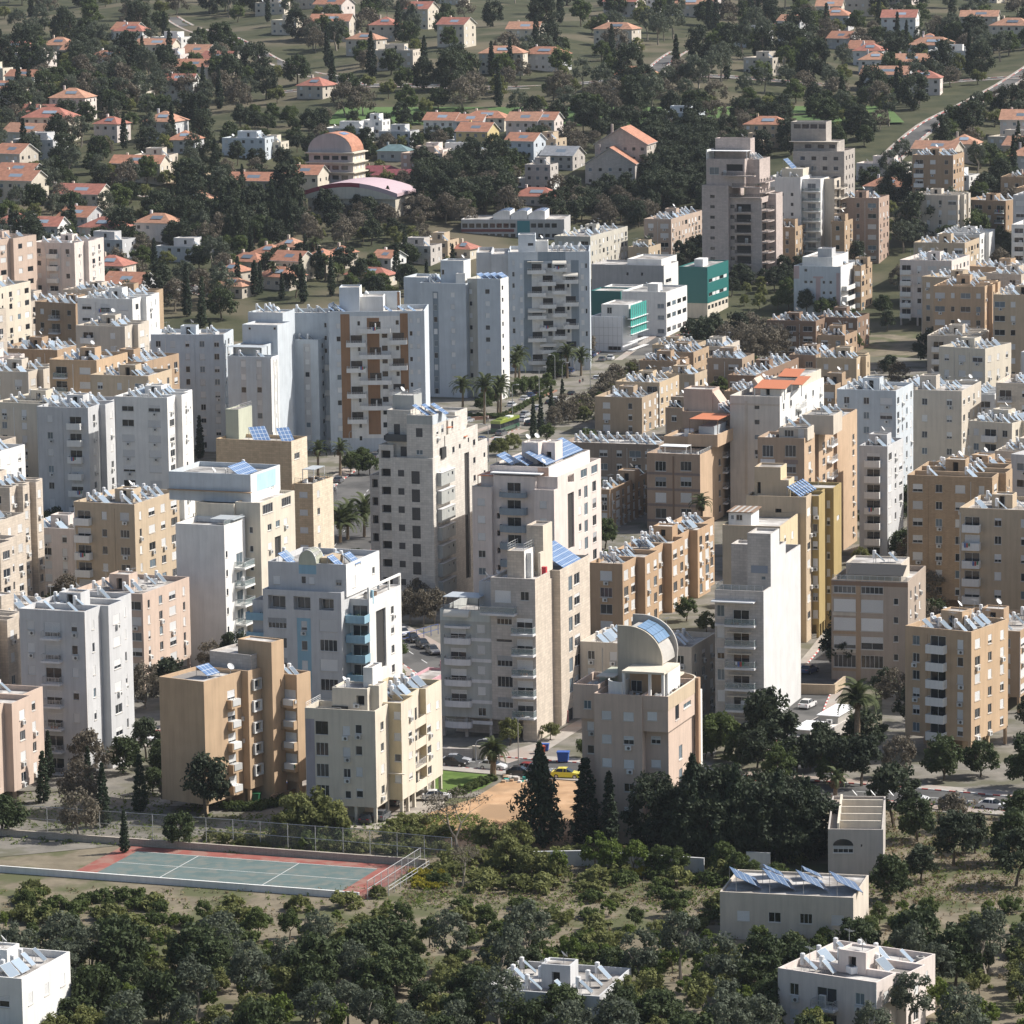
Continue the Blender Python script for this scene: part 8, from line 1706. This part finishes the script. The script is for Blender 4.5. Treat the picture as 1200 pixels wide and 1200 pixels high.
for i, (x, y) in enumerate(((578, 800), (618, 785), (675, 725), (735, 690))): tree_at('cypress', 'slim cypress on the avenue median', 8, x, y, .62, .78, 'slim cypresses on the avenue median')
for (x, y, s) in ((390, 900, .8), (440, 890, .8), (470, 860, .7)): tree_at('olive', 'pale green tree beyond the stone tower roofs', 8, x, y, s, s, 'pale green trees beyond the stone tower')
grove({'grey': 'greyish bare-crowned tree along the avenue slope', 'olive': 'olive tree along the avenue slope', 'dark': 'dark tree along the avenue slope'}, 'avenue slope trees', ['grey', 'grey', 'olive'], 655, 745, 415, 500, 34, (.55, .85), 4)
for (x, y, k, s) in ((240, 330, 'dark', .9), (300, 350, 'dark', 1.0), (350, 330, 'dark', 1), (420, 360, 'grey', 1), (500, 370, 'grey', 1.1), (570, 390, 'grey', 1.1), (640, 380, 'grey', 1), (480, 300, 'dark', .9), (540, 290, 'grey', 1), (740, 330, 'grey', .9), (820, 320, 'grey', 1), (880, 330, 'grey', .9), (690, 360, 'grey', 1), (600, 320, 'grey', 1)):
    tree_at(k, {'dark': 'dense dark tree at the left side of the brown grove', 'grey': 'brownish bare tree in the grove below the green offices'}[k], 9, x, y+10, s, s*1.1, {'dark': 'dense dark trees of the brown grove', 'grey': 'brownish trees of the grove below the offices'}[k])
for (x, y) in ((390, 580), (430, 560), (370, 560), (1040, 420), (1060, 400), (1110, 330), (1150, 280), (1130, 240), (1090, 200), (700, 100), (760, 95), (940, 140), (990, 130), (900, 120)): tree_at('green', 'leafy green tree between the low brown blocks', 9, x, y+8, .72, .75, 'leafy trees between the low brown blocks')
# ---- hill groves
LB = {'dark': 'dark evergreen tree of the hill foot grove', 'cypress': 'cypress in the grove above the orange roofs', 'carob': 'dense mid green carob of the hill foot grove', 'grey': 'bare greyish tree above the orange roofs', 'pine': 'tall pine of the hill foot grove', 'green': 'leafy tree of the hill foot grove', 'olive': 'olive tree of the hill foot grove'}
grove(LB, 'hill foot grove', ['dark', 'pine', 'cypress', 'carob'], 200, 345, 232, 300, 60, (.8, 1.15), 4.5)
grove(LB, 'hill foot grove', ['grey', 'grey', 'dark', 'olive'], 345, 500, 255, 290, 42, (.6, .9), 4.5)
grove(LB, 'hill foot grove', ['pine', 'carob', 'dark', 'grey'], 490, 600, 205, 270, 48, (.9, 1.2), 4.5)
grove(LB, 'hill foot grove', ['cypress', 'green', 'dark'], 264, 480, 300, 352, 34, (.6, .95), 5)
palms = ((500, 780), (590, 910), (280, 920), (560, 880)); [palm('palm among the orange roofed houses', gpt(10, x, y), 6, 2.4, 16, 'palms among the orange roofs', True, 70+i) for i, (x, y) in enumerate(palms)]
for (x, y, s) in ((360, 470, 1.35),): tree_at('dark', 'big round dark tree between the orange roofed halls', 10, x, y, s, s*1.1)
for (x, y) in ((650, 540), (705, 530), (430, 600), (900, 540), (530, 880), (945, 860), (440, 1000), (180, 960)): tree_at('cypress', 'tall cypress before the pink hall and houses', 10, x, y, 1.0, .85, 'cypresses before the pink hall')
for (x, y) in ((740, 545), (800, 550), (590, 540)): tree_at('dark', 'rounded dark tree before the pink hall', 10, x, y, .8, .8, 'rounded trees before the pink hall')
LB2 = {'dark': 'dark evergreen among the upper slope houses', 'cypress': 'cypress among the upper slope houses', 'grey': 'greyish bare tree among the upper slope houses', 'pine': 'pine among the upper slope houses', 'green': 'leafy green tree among the upper slope houses', 'olive': 'olive tree among the upper slope houses', 'carob': 'dense mid green carob among the upper slope houses'}
grove(LB2, 'upper slope trees', ['carob', 'green', 'olive', 'dark', 'grey'], 264, 640, 142, 222, 105, (.6, .95), 5.5)
grove(LB2, 'upper slope trees', ['pine', 'dark', 'grey', 'dark'], 640, 770, 232, 268, 40, (.6, .85), 4.5)
grove(LB2, 'upper slope trees', ['pine', 'pine', 'dark'], 760, 835, 165, 250, 56, (.8, 1.1), 4.8)
grove(LB2, 'upper slope trees', ['dark', 'pine', 'grey'], 620, 930, 140, 185, 60, (.65, .95), 5)
grove(LB2, 'upper slope trees', ['green', 'dark', 'olive'], 860, 1010, 300, 372, 26, (.5, .8), 5)
grove({'green': 'leafy tree in the yards between the far brick blocks', 'dark': 'dark tree in the yards between the far brick blocks'}, 'far yard trees', ['green', 'dark'], 740, 1010, 300, 350, 26, (.5, .8), 5)
grove({'green': 'leafy tree in the yards of the near blocks', 'olive': 'olive tree in the yards of the near blocks', 'dark': 'dark tree in the yards of the near blocks'}, 'near yard trees', ['green', 'olive', 'dark'], 264, 1016, 560, 890, 90, (.45, .75), 6)
grove({'green': 'leafy tree in the yards behind the brown towers', 'grey': 'bare tree in the yards behind the brown towers'}, 'middle yard trees', ['green', 'grey'], 640, 1016, 430, 600, 50, (.45, .7), 6)
grove(LB2, 'upper slope trees', ['pine', 'carob', 'olive'], 900, 1016, 122, 175, 34, (.6, .95), 5)
grove(LB2, 'upper slope trees', ['carob', 'olive', 'cypress'], 420, 660, 300, 352, 16, (.6, .9), 5)
# ------------------------------------------------------------------ vehicles
TYRE = mat_plain('tyre_rubber', (.02, .02, .02), .85); RIM = mat_plain('wheel_rim', (.45, .45, .46), .3, .8); CGLASS = mat_plain('car_glass', (.02, .025, .03), .06, 0, .7); LAMP = mat_plain('headlight_glass', (.7, .7, .68), .15); TAIL = mat_plain('tail_light', (.35, .02, .02), .3)
def paint(name, rgb):
    m = mat_plain(name, rgb, .28, .1, .6); m.node_tree.nodes['Principled BSDF'].inputs['Coat Weight'].default_value = .6; return m
CARP = {'white': paint('white_car_paint', (.74, .74, .74)), 'silver': paint('silver_car_paint', (.42, .43, .45)), 'black': paint('black_car_paint', (.02, .02, .022)), 'grey': paint('grey_car_paint', (.13, .135, .145)), 'blue': paint('blue_car_paint', (.03, .06, .16)), 'red': paint('red_car_paint', (.33, .03, .03)), 'yellow': paint('yellow_car_paint', (.70, .60, .02))}
def car_meshes(color):
    def f():
        p = CARP[color]; body = MB()
        def loft(secs, mat, m):
            # secs: (x, half width bottom, half width top, z0, z1)
            for (xa, wa, ta, za, Za), (xb, wb, tb, zb, Zb) in zip(secs, secs[1:]):
                m.quad((xa, -wa, za), (xb, -wb, zb), (xb, -tb, Zb), (xa, -ta, Za), mat); m.quad((xb, wb, zb), (xa, wa, za), (xa, ta, Za), (xb, tb, Zb), mat); m.quad((xa, -ta, Za), (xb, -tb, Zb), (xb, tb, Zb), (xa, ta, Za), mat); m.quad((xb, -wb, zb), (xa, -wa, za), (xa, wa, za), (xb, wb, zb), mat)
            for (x, w, t, z, Z), o in ((secs[0], -1), (secs[-1], 1)):
                q = [(x, -w, z), (x, w, z), (x, t, Z), (x, -t, Z)]; m.poly(q if o > 0 else q[::-1], mat)
        loft([(-2.15, .72, .66, .38, .72), (-2.05, .84, .78, .28, .92), (-1.2, .88, .82, .24, .98), (.9, .88, .82, .24, .93), (1.75, .85, .76, .26, .80), (2.15, .72, .62, .34, .62)], p, body)
        cab = MB(); loft([(-1.75, .78, .70, .95, .99), (-1.15, .80, .60, .95, 1.40), (.05, .80, .60, .94, 1.43), (.95, .78, .70, .91, .95)], CGLASS, cab)
        top = MB(); loft([(-1.18, .61, .58, 1.385, 1.42), (-.5, .62, .58, 1.42, 1.47), (.08, .61, .58, 1.415, 1.45)], p, top)
        for x in (-1.2, -.35, .1):
            for s in (-1, 1): top.tube((x-(.35 if x == -1.2 else 0)+(.0), s*.80, .95), (x, s*.615, 1.41), .045, .04, p, 4)
        wh = MB(); wh.tube((0, -.1, 0), (0, .1, 0), .32, .32, TYRE, 12); rim = MB(); rim.tube((0, -.115, 0), (0, .115, 0), .2, .2, RIM, 10)
        hl = MB(); hl.box(-.05, .05, -.16, .16, -.07, .07, LAMP); tl = MB(); tl.box(-.05, .05, -.16, .16, -.07, .08, TAIL)
        return [x.mesh(n) for x, n in ((body, 'body'), (cab, 'windows'), (top, 'roof'), (wh, 'wheel'), (rim, 'rim'), (hl, 'headlight'), (tl, 'tail_light'))]
    return cached(('car', color), f)
def car(color, label, pos, ang, group=None, s=1.0):
    b, c, t, w, r, h, l = car_meshes(color); o = bpy.data.objects.new('car', None); COL.objects.link(o); o.location = (pos[0], pos[1], pos[2]+.03); o.rotation_euler = (0, 0, ang); o.scale = (s, s, s); tag(o, label, 'car', group)
    mkobj('body', b, o); mkobj('windows', c, o); mkobj('roof', t, o)
    for x in (-1.32, 1.32):
        for y in (-.78, .78): q = mkobj('wheel', w, o, (x, y, .32)); mkobj('rim', r, q)
    for y in (-.55, .55): mkobj('headlight', h, o, (2.06, y, .66)); mkobj('tail_light', l, o, (-2.08, y, .78))
    return o
def av_angle(p):
    i = min(range(1, len(AV)), key=lambda k: (AV[k]-p).length); d = AV[i]-AV[i-1]; return math.atan2(d.y, d.x)
for (x, y, c) in ((600, 652, 'white'), (535, 684, 'silver'), (530, 712, 'white'), (695, 607, 'white'), (668, 622, 'black'), (715, 665, 'white'), (390, 828, 'silver'), (920, 490, 'white'), (995, 378, 'white'), (950, 386, 'grey'), (760, 470, 'black'), (700, 478, 'grey'), (785, 575, 'black'), (620, 748, 'grey')):
    p = gpt(8, x, y); car(c, f'{c} sedan driving or parked on the wide avenue', p, av_angle(p), f'{c} sedans on the avenue')
A18 = math.radians(-18)
car('white', 'white sedan parked beside the cream block columns', gpt(1, 1140, 712), A18+.35); car('black', 'black car parked in the shade under the cream block', gpt(1, 775, 830), 1.3); car('grey', 'dark grey car at the corner column of the cream block', gpt(1, 850, 815), 1.3); car('grey', 'grey car under the rear wing of the cream block', gpt(1, 930, 735), 1.2); car('black', 'black car under the tan block', gpt(16, 420, 930), .6)
car('yellow', 'bright yellow sports car parked beyond the dark cypress', gpt(2, 742, 596), A18+.1, None, 1.05); car('black', 'black car parked beside the rubble at the sandy lot', gpt(2, 500, 585), A18+.1); car('grey', 'grey van-like car between the lamp and the conifer', gpt(2, 590, 575), A18+.1); car('silver', 'silver car waiting near the small lawn hedge', gpt(2, 160, 520), A18+.1)
car('white', 'white car parked by the beige wall of the side street', gpt(3, 845, 222), 1.1); car('blue', 'dark blue car in the side street shade', gpt(6, 870, 1055), 1.0); car('silver', 'silver car behind the low house with open roof bays', gpt(3, 930, 745), .8); car('red', 'red car under the pine thicket', gpt(3, 820, 735), .9); car('white', 'white car glimpsed among the pine trunks', gpt(3, 185, 1030), .2); car('white', 'white car behind the pines near the low wall', gpt(3, 720, 850), .4); car('silver', 'silver car deeper in the pine shade', gpt(3, 560, 790), .5)
for i in range(7): p = gpt(10, 330+i*11, 285-i*3); car(['white', 'silver', 'red'][i % 3], f"tiny {['white', 'silver', 'red'][i % 3]} car on the field track", p, .3, 'tiny cars on the field track')
for i in range(8): p = gpt(10, 20+i*22, 495+(i % 2)*8); car(['white', 'silver', 'white', 'black'][i % 4], f"{['white', 'silver', 'white', 'black'][i % 4]} car parked above the dark grove", p, .2, 'cars parked above the grove')
rgc = random.Random(3)
for C_, off, lo, hi, lb in ((AV, 8.2, 12, len(AV)-4, 'avenue kerb'), (AV, -8.2, 12, len(AV)-4, 'avenue kerb'), (FS, 3.6, 0, len(FS)-1, 'front street kerb'), (LS, -3.3, 0, len(LS)-1, 'left street kerb')):
    acc = 0.0
    for i in range(lo, hi):
        a, b2 = C_[i], C_[i+1]; d = b2-a; d.z = 0; L = d.length; d.normalize(); nn = Vector((d.y, -d.x, 0))
        while acc < L:
            p = a+d*acc+nn*off; c = rgc.choice(['white', 'white', 'silver', 'grey', 'black', 'blue', 'red'])
            if rgc.random() < .55: car(c, f'{c} car parked along the {lb}', (p.x, p.y, gz(p.x, p.y)), math.atan2(d.y, d.x), f'{c} cars parked along the {lb}')
            acc += 6.0
        acc -= L
def bus():
    p = gpt(8, 425, 760); o = bpy.data.objects.new('bus', None); COL.objects.link(o); o.location = (p.x, p.y, .03); o.rotation_euler = (0, 0, av_angle(p)); tag(o, 'lime green city bus turning by the brick planter', 'bus')
    LIME = paint('lime_bus_paint', (.27, .33, .06)); DG = paint('dark_green_bus_paint', (.05, .12, .08)); m = MB(); m.box(-6, 6, -1.25, 1.25, .35, 1.25, DG); m.box(-6, 6, -1.25, 1.25, 2.35, 3.0, LIME); m.box(-5.96, 5.96, -1.2, 1.2, 1.25, 2.35, FRAME_D); m.obj('body', o)
    for i in range(7):
        for s in (-1, 1): q = MB(); q.box(-.72, .72, -.02, .02, -.5, .5, CGLASS); w = q.obj('window', o); w.location = (-4.9+i*1.6, s*1.235, 1.8)
    q = MB(); q.box(-.02, .02, -1.1, 1.1, -.7, .7, CGLASS); w = q.obj('windscreen', o); w.location = (6.0, 0, 1.75); q = MB(); q.box(-1.6, 1.6, -.8, .8, 0, .3, LIME); w = q.obj('roof_unit', o); w.location = (-2, 0, 3.0); q = MB(); q.box(-1, 1, -.7, .7, 0, .22, FRAME); w = q.obj('roof_hatch', o); w.location = (2.6, 0, 3.0)
    q = MB(); q.tube((0, -.14, 0), (0, .14, 0), .48, .48, TYRE, 12); me = q.mesh('wheel')
    for x in (-3.4, 3.8):
        for y in (-1.13, 1.13): mkobj('wheel', me, o, (x, y, .48))
bus()
# ------------------------------------------------------------------ lamps, bins, rubble, people
def lamp(label, pos, h, ang=0, group=None, double=False):
    o = bpy.data.objects.new('street_lamp', None); COL.objects.link(o); o.location = pos; o.rotation_euler = (0, 0, ang); tag(o, label, 'street lamp', group)
    def pole():
        m = MB(); m.tube((0, 0, -.2), (0, 0, h-.6), .10, .07, STEEL, 7); P = [(0, 0, h-.6), (.15, 0, h-.2), (.5, 0, h), (1.2, 0, h+.05)]
        for a, b in zip(P, P[1:]): m.tube(a, b, .06, .05, STEEL, 6)
        m.tube((0, 0, 0), (0, 0, .5), .16, .14, STEEL, 7); return m.mesh('pole')
    def head(): m = MB(); m.box(1.1, 1.75, -.16, .16, h-.02, h+.12, FRAME); m.box(1.15, 1.7, -.12, .12, h-.06, h-.02, LAMP); return m.mesh('lamp_head')
    mkobj('pole', cached(('pole', h), pole), o); mkobj('lamp_head', cached(('head', h), head), o)
lamp('tall curved street lamp in front of the beige stone tower', gpt(2, 488, 575), 8.5, .1)
for i, (x, y) in enumerate(((465, 700), (695, 530), (735, 575), (885, 545), (320, 715), (335, 930), (610, 600))): lamp('grey street lamp on the avenue', gpt(8, x, y), 8.5, av_angle(gpt(8, x, y))+1.57*(1 if i % 2 else -1), 'street lamps on the avenue')
lamp('street lamp before the hedge of the brown striped tower', gpt(7, 690, 880), 5, 0); lamp('street lamp at the palm street crossing', gpt(4, 625, 200), 6, 2); lamp('small gate lamp beside the fan palm', gpt(2, 262, 505), 3.2, .2)
def bin_(label, pos, col, s=1.0):
    o = bpy.data.objects.new('rubbish_bin', None); COL.objects.link(o); o.location = pos; o.rotation_euler = (0, 0, rgt.uniform(-.4, .4)); o.scale = (s, s, s); tag(o, label, 'bin')
    m = MB(); m.prism([(-.55, .15), (.55, .15), (.68, 1.15), (-.68, 1.15)], -.5, .5, col, 'y'); m.obj('container', o); m = MB(); m.box(-.72, .72, -.54, .54, 1.15, 1.27, col); m.obj('lid', o)
    for x in (-.45, .45): m = MB(); m.tube((x, -.45, .1), (x, .45, .1), .1, .1, TYRE, 8); m.obj('wheel', o)
PB = mat_plain('blue_plastic', (.02, .09, .35), .5); PG = mat_plain('green_plastic', (.02, .12, .05), .5); PR = mat_plain('orange_red_plastic', (.42, .06, .02), .5)
bin_('green rubbish bin at the tan block entrance', gpt(1, 175, 728), PG, 1.2); bin_('orange-red bin beside the tan block stair shaft', gpt(1, 318, 688), PR, 1.3); bin_('blue bin behind the orange-red one', gpt(1, 345, 672), PB, 1.1); bin_('blue recycling bin beside the driveway hedge', gpt(2, 725, 512), PB, 1.3); bin_('orange bin at the driveway mouth', gpt(2, 606, 465), PR, .9); bin_('blue bin at the driveway mouth', gpt(2, 628, 452), PB, .9)
b_ = MB(); b_.box(-.5, .5, -.3, .3, 0, 1.9, RED); b_.box(-.44, .44, -.33, -.3, .1, 1.8, mat_plain('red_door_paint', (.42, .03, .03), .5)); o = b_.obj('fire_cabinet'); o.location = gpt(2, 735, 300); tag(o, 'red cabinet standing on the pavement along the beige stone tower', 'cabinet')
for i in range(16):
    m = MB(); s = rgt.uniform(.25, .6); pts = [(math.cos(a)*s*rgt.uniform(.7, 1.2), math.sin(a)*s*rgt.uniform(.7, 1.2)) for a in (0, 1.1, 2.2, 3.2, 4.2, 5.2)]; m.prism(pts, 0, s*rgt.uniform(.5, 1), rgt.choice([CONC, WHITE, BROWN, STONE_G, TEAL])); o = m.obj('rubble_block'); o.location = gpt(2, rgt.uniform(400, 545), rgt.uniform(590, 622)); tag(o, 'lump of rubble dumped at the sandy lot edge', 'rubble', 'rubble lumps at the sandy lot edge')
def person(label, pos, ang, shirt, trousers):
    me = bpy.data.meshes.new('person'); L = {'pel': (0, 0, .95, .15, .11), 'ch': (0, .0, 1.30, .18, .12), 'nk': (0, 0, 1.50, .06, .06), 'hd': (0, .02, 1.62, .10, .11), 'tp': (0, .0, 1.74, .06, .07)}
    V = [L[k][:3] for k in L]; R = [L[k][3:] for k in L]; E = [(0, 1), (1, 2), (2, 3), (3, 4)]
    for s in (-1, 1):
        i = len(V); V += [(s*.19, 0, 1.42), (s*.26, -.03, 1.14), (s*.25, .10, .92), (s*.25, .14, .82), (s*.10, 0, .90), (s*.11, s*.14, .50), (s*.11, s*.20-.06, .09), (s*.11, s*.20+.10, .04)]
        R += [(.06, .06), (.045, .045), (.035, .035), (.035, .025), (.095, .095), (.065, .065), (.045, .045), (.04, .035)]; E += [(1, i), (i, i+1), (i+1, i+2), (i+2, i+3), (0, i+4), (i+4, i+5), (i+5, i+6), (i+6, i+7)]
    me.from_pydata(V, E, []); o = bpy.data.objects.new('person', me); COL.objects.link(o); o.location = pos; o.rotation_euler = (0, 0, ang); md = o.modifiers.new('skin', 'SKIN'); sv = me.skin_vertices[0].data if me.skin_vertices else None
    if sv is None:
        bm = bmesh.new(); bm.from_mesh(me); bm.verts.layers.skin.verify(); bm.to_mesh(me); bm.free(); sv = me.skin_vertices[0].data
    for q, r in zip(sv, R): q.radius = r
    sv[0].use_root = True; sd = o.modifiers.new('sub', 'SUBSURF'); sd.levels = sd.render_levels = 1
    m, n, l, b = new_mat('clothes_'+shirt[0]+trousers[0]+str(len(MATS))); tc = n.new('ShaderNodeTexCoord'); sp = n.new('ShaderNodeSeparateXYZ'); l.new(tc.outputs['Object'], sp.inputs[0]); cr = n.new('ShaderNodeValToRGB'); cr.color_ramp.interpolation = 'CONSTANT'; mp = n.new('ShaderNodeMath'); mp.operation = 'DIVIDE'; mp.inputs[1].default_value = 2.0; l.new(sp.outputs[2], mp.inputs[0]); l.new(mp.outputs[0], cr.inputs[0])
    e = cr.color_ramp.elements; e[0].position = 0; e[0].color = (.03, .03, .03, 1); e[1].position = .05; e[1].color = (*trousers[1], 1)
    for pz, c in ((.49, shirt[1]), (.755, (.42, .27, .19)), (.84, (.04, .03, .02))): q = e.new(pz); q.color = (*c, 1)
    l.new(cr.outputs[0], b.inputs['Base Color']); me.materials.append(m); tag(o, label, 'person')
for i, (r, x, y, lb, s, t) in enumerate(((8, 322, 722, 'person in a dark coat walking on the planter pavement', ('d', (.05, .05, .07)), ('b', (.05, .06, .10))), (8, 332, 718, 'person in a light shirt beside the dark-coated walker', ('w', (.55, .53, .5)), ('k', (.04, .04, .05))), (8, 828, 520, 'person in a red top walking up the avenue pavement', ('r', (.35, .05, .05)), ('b', (.06, .07, .12))), (8, 845, 512, 'person in black on the avenue pavement', ('k', (.04, .04, .04)), ('k', (.05, .05, .05))), (7, 612, 1108, 'person in grey standing at the palm street crossing', ('g', (.2, .2, .2)), ('k', (.04, .04, .05))))):
    person(lb, gpt(r, x, y)+Vector((0, 0, .17)), i*1.3, s, t)
# ------------------------------------------------------------------ the town goes on beyond the middle blocks
rgo = random.Random(5)
PAL = [('cream', CREAM), ('tan', TAN), ('brown', BROWN), ('white', WHITE), ('grey', GREYP), ('beige stone', STONE), ('pinkish', PINKB), ('ochre', OCHRE), ('buff brick', BRICK), ('pale', PALE), ('rosy white', ROSE)]
NUM = {2: 'two', 3: 'three', 4: 'four', 5: 'five', 6: 'six', 7: 'seven', 8: 'eight', 9: 'nine'}
BAL = [(None, 'shuttered windows'), ((WHITE, 'solid'), 'white balconies'), ((SLABG, 'glass'), 'glass railed balconies'), ((SLABG, 'rail'), 'railed balconies'), (None, 'crowded air conditioners')]
def outskirt(x0, x1, y0, y1, tries, nmin, nmax, xlim=None, ymin=None, group='blocks on the outlying streets'):
    for t in range(tries):
        px, py = rgo.uniform(x0, x1), rgo.uniform(y0, y1); p = ground(px, py); n = rgo.randint(nmin, nmax); W, D = rgo.uniform(11, 17), rgo.uniform(12, 20); al = rgo.choice((18, 20, 20, 22, 33)); k = FPX/p.y
        h = 3.1*n+rgo.choice((.8, 3.2)); pil = rgo.random() < .4
        if ymin:
            while n > 1 and py-h*k-6 < ymin: n -= 1; h = 3.1*n+.8
            if py-h*k-6 < ymin: continue
            pil = False
        if xlim and px+D*math.sin(math.radians(al))*k > xlim[1]: continue
        if xlim and px-W*k < xlim[0]: continue
        if not room_free(p, W, D, math.radians(al)): continue
        cn, cm = rgo.choice(PAL); bl, bn = rgo.choice(BAL)
        b = generic('apartment_building', f'{cn} {NUM.get(n, "two")}-storey block with {bn} on the outlying streets', None, base=(0, px, py), h=h, WA=W, WB=D, alpha=al, wall=cm, n=max(1, n), pil=pil, seed=rgo.randint(1, 9999), balc=bl, heat=(rgo.randint(2, 4), rgo.randint(3, 5)), steps=rgo.choice((0, 0, 3, 5)), acp=.7 if 'air' in bn else .25, group=group, dA=rgo.uniform(3, 4.4), dB=rgo.uniform(3, 4))
        add_rect(b, W, D)
outskirt(-60, 225, 400, 640, 160, 5, 9, (-400, 252)); outskirt(-60, 225, 640, 960, 160, 4, 8, (-400, 252)); outskirt(-80, 1250, 1140, 1250, 8, 1, 2, None, 1066)
outskirt(1110, 1290, 400, 920, 160, 4, 8, (1022, 1500)); outskirt(1110, 1270, 250, 400, 50, 3, 6, (1022, 1500))
def slope_houses(x0, x1, y0, y1, tries):
    for t in range(tries):
        px, py = rgo.uniform(x0, x1), rgo.uniform(y0, y1); p = ground(px, py); W, D = rgo.uniform(10, 19), rgo.uniform(8, 12)
        al = rgo.uniform(12, 34)
        if not room_free(p, W, D, math.radians(al)): continue
        k = rgo.choice(('gx', 'hip', 'flat', 'gx', 'hip')); cn, cm = rgo.choice((('white', WHITE), ('cream', CREAM), ('beige', PALE), ('rosy', ROSE), ('grey', GREYP)))
        tn, tm = rgo.choice((('orange', TILE), ('red', TILE_R), ('faded orange', TILE_P)))
        b = villa(f'{cn} flat roofed house on the outer slope' if k == 'flat' else f'{cn} house with a {tn} {"gabled" if k == "gx" else "hipped"} roof on the outer slope', (0, px, py), W, D, rgo.choice((5, 6.5, 7, 9)), k, cm, tm, al, 1, 'houses on the outer slope', rgo.randint(1, 9999)); add_rect(b, W, D)
slope_houses(-30, 255, 60, 385, 110); slope_houses(1030, 1230, 40, 250, 60); slope_houses(-30, 1230, 4, 122, 70)
LB3 = {'dark': 'dark evergreen on the outer slope', 'cypress': 'cypress on the outer slope', 'grey': 'greyish bare tree on the outer slope', 'pine': 'pine on the outer slope', 'green': 'leafy green tree on the outer slope', 'olive': 'olive tree on the outer slope'}
LB3['carob'] = 'dense mid green carob on the outer slope'
LB3['gum'] = 'tall grey-green eucalyptus on the outer slope'; LB4_G = 'grey-green eucalyptus in the gardens below the sports court'
K3 = ['carob', 'pine', 'green', 'olive', 'cypress', 'grey', 'gum', 'gum']
grove(LB3, 'outer slope trees', K3, -20, 262, 60, 390, 230, (.8, 1.2), 5); grove(LB3, 'outer slope trees', K3, 1020, 1220, 40, 300, 110, (.8, 1.2), 5); grove(LB3, 'outer slope trees', K3, -20, 1220, 2, 140, 400, (1.0, 1.5), 6)
LB4 = {'carob': 'dense carob on the outlying streets', 'dark': 'dark tree on the outlying streets', 'green': 'leafy tree on the outlying streets', 'olive': 'olive tree on the outlying streets', 'cypress': 'cypress on the outlying streets', 'grey': 'bare tree on the outlying streets'}
grove(LB4, 'outlying street trees', ['carob', 'olive', 'dark', 'grey', 'cypress'], -20, 250, 400, 1000, 120, (.5, .85), 6); grove(LB4, 'outlying street trees', ['carob', 'dark', 'grey'], 1030, 1220, 300, 1060, 90, (.5, .9), 6)
grove({'gum': LB4_G, 'bright': 'yellow-green tree in the gardens below the sports court', 'carob': 'dense carob in the gardens below the sports court', 'green': 'leafy tree in the gardens below the sports court', 'olive': 'olive tree in the gardens below the sports court', 'dark': 'dark tree in the gardens below the sports court'}, 'garden trees below the court', ['carob', 'olive', 'gum', 'bright'], -20, 1220, 1135, 1270, 230, (.5, .9), 3.8)
grove({'green': 'young leafy tree in the scrub below the sports court', 'bright': 'young yellow-green tree in the scrub below the sports court'}, 'young trees below the court', ['green', 'bright'], -20, 1220, 1072, 1140, 90, (.3, .5), 4)
for i in range(150):
    p = ground(rgo.uniform(-20, 1220), rgo.uniform(1048, 1150))
    if free(p): tree(rgo.choice(['bush', 'hedge']), 'garden shrub below the sports court', p, rgo.uniform(.7, 1.2), None, 'garden shrubs below the court')
# ------------------------------------------------------------------ thin daylight haze
def haze():
    m = MB(); hm = bpy.data.materials.new('thin_haze'); hm.use_nodes = True; n, l = hm.node_tree.nodes, hm.node_tree.links; n.remove(n['Principled BSDF'])
    v = n.new('ShaderNodeVolumePrincipled'); v.inputs['Color'].default_value = (.80, .87, .96, 1); v.inputs['Density'].default_value = .00003; v.inputs['Anisotropy'].default_value = .1; l.new(v.outputs[0], n['Material Output'].inputs['Volume'])
    m.box(-2700, 2700, -700, 4300, -3, 146, hm); o = m.obj('haze'); o['kind'] = 'stuff'; o['label'] = 'thin pale daylight haze over the town'
haze()
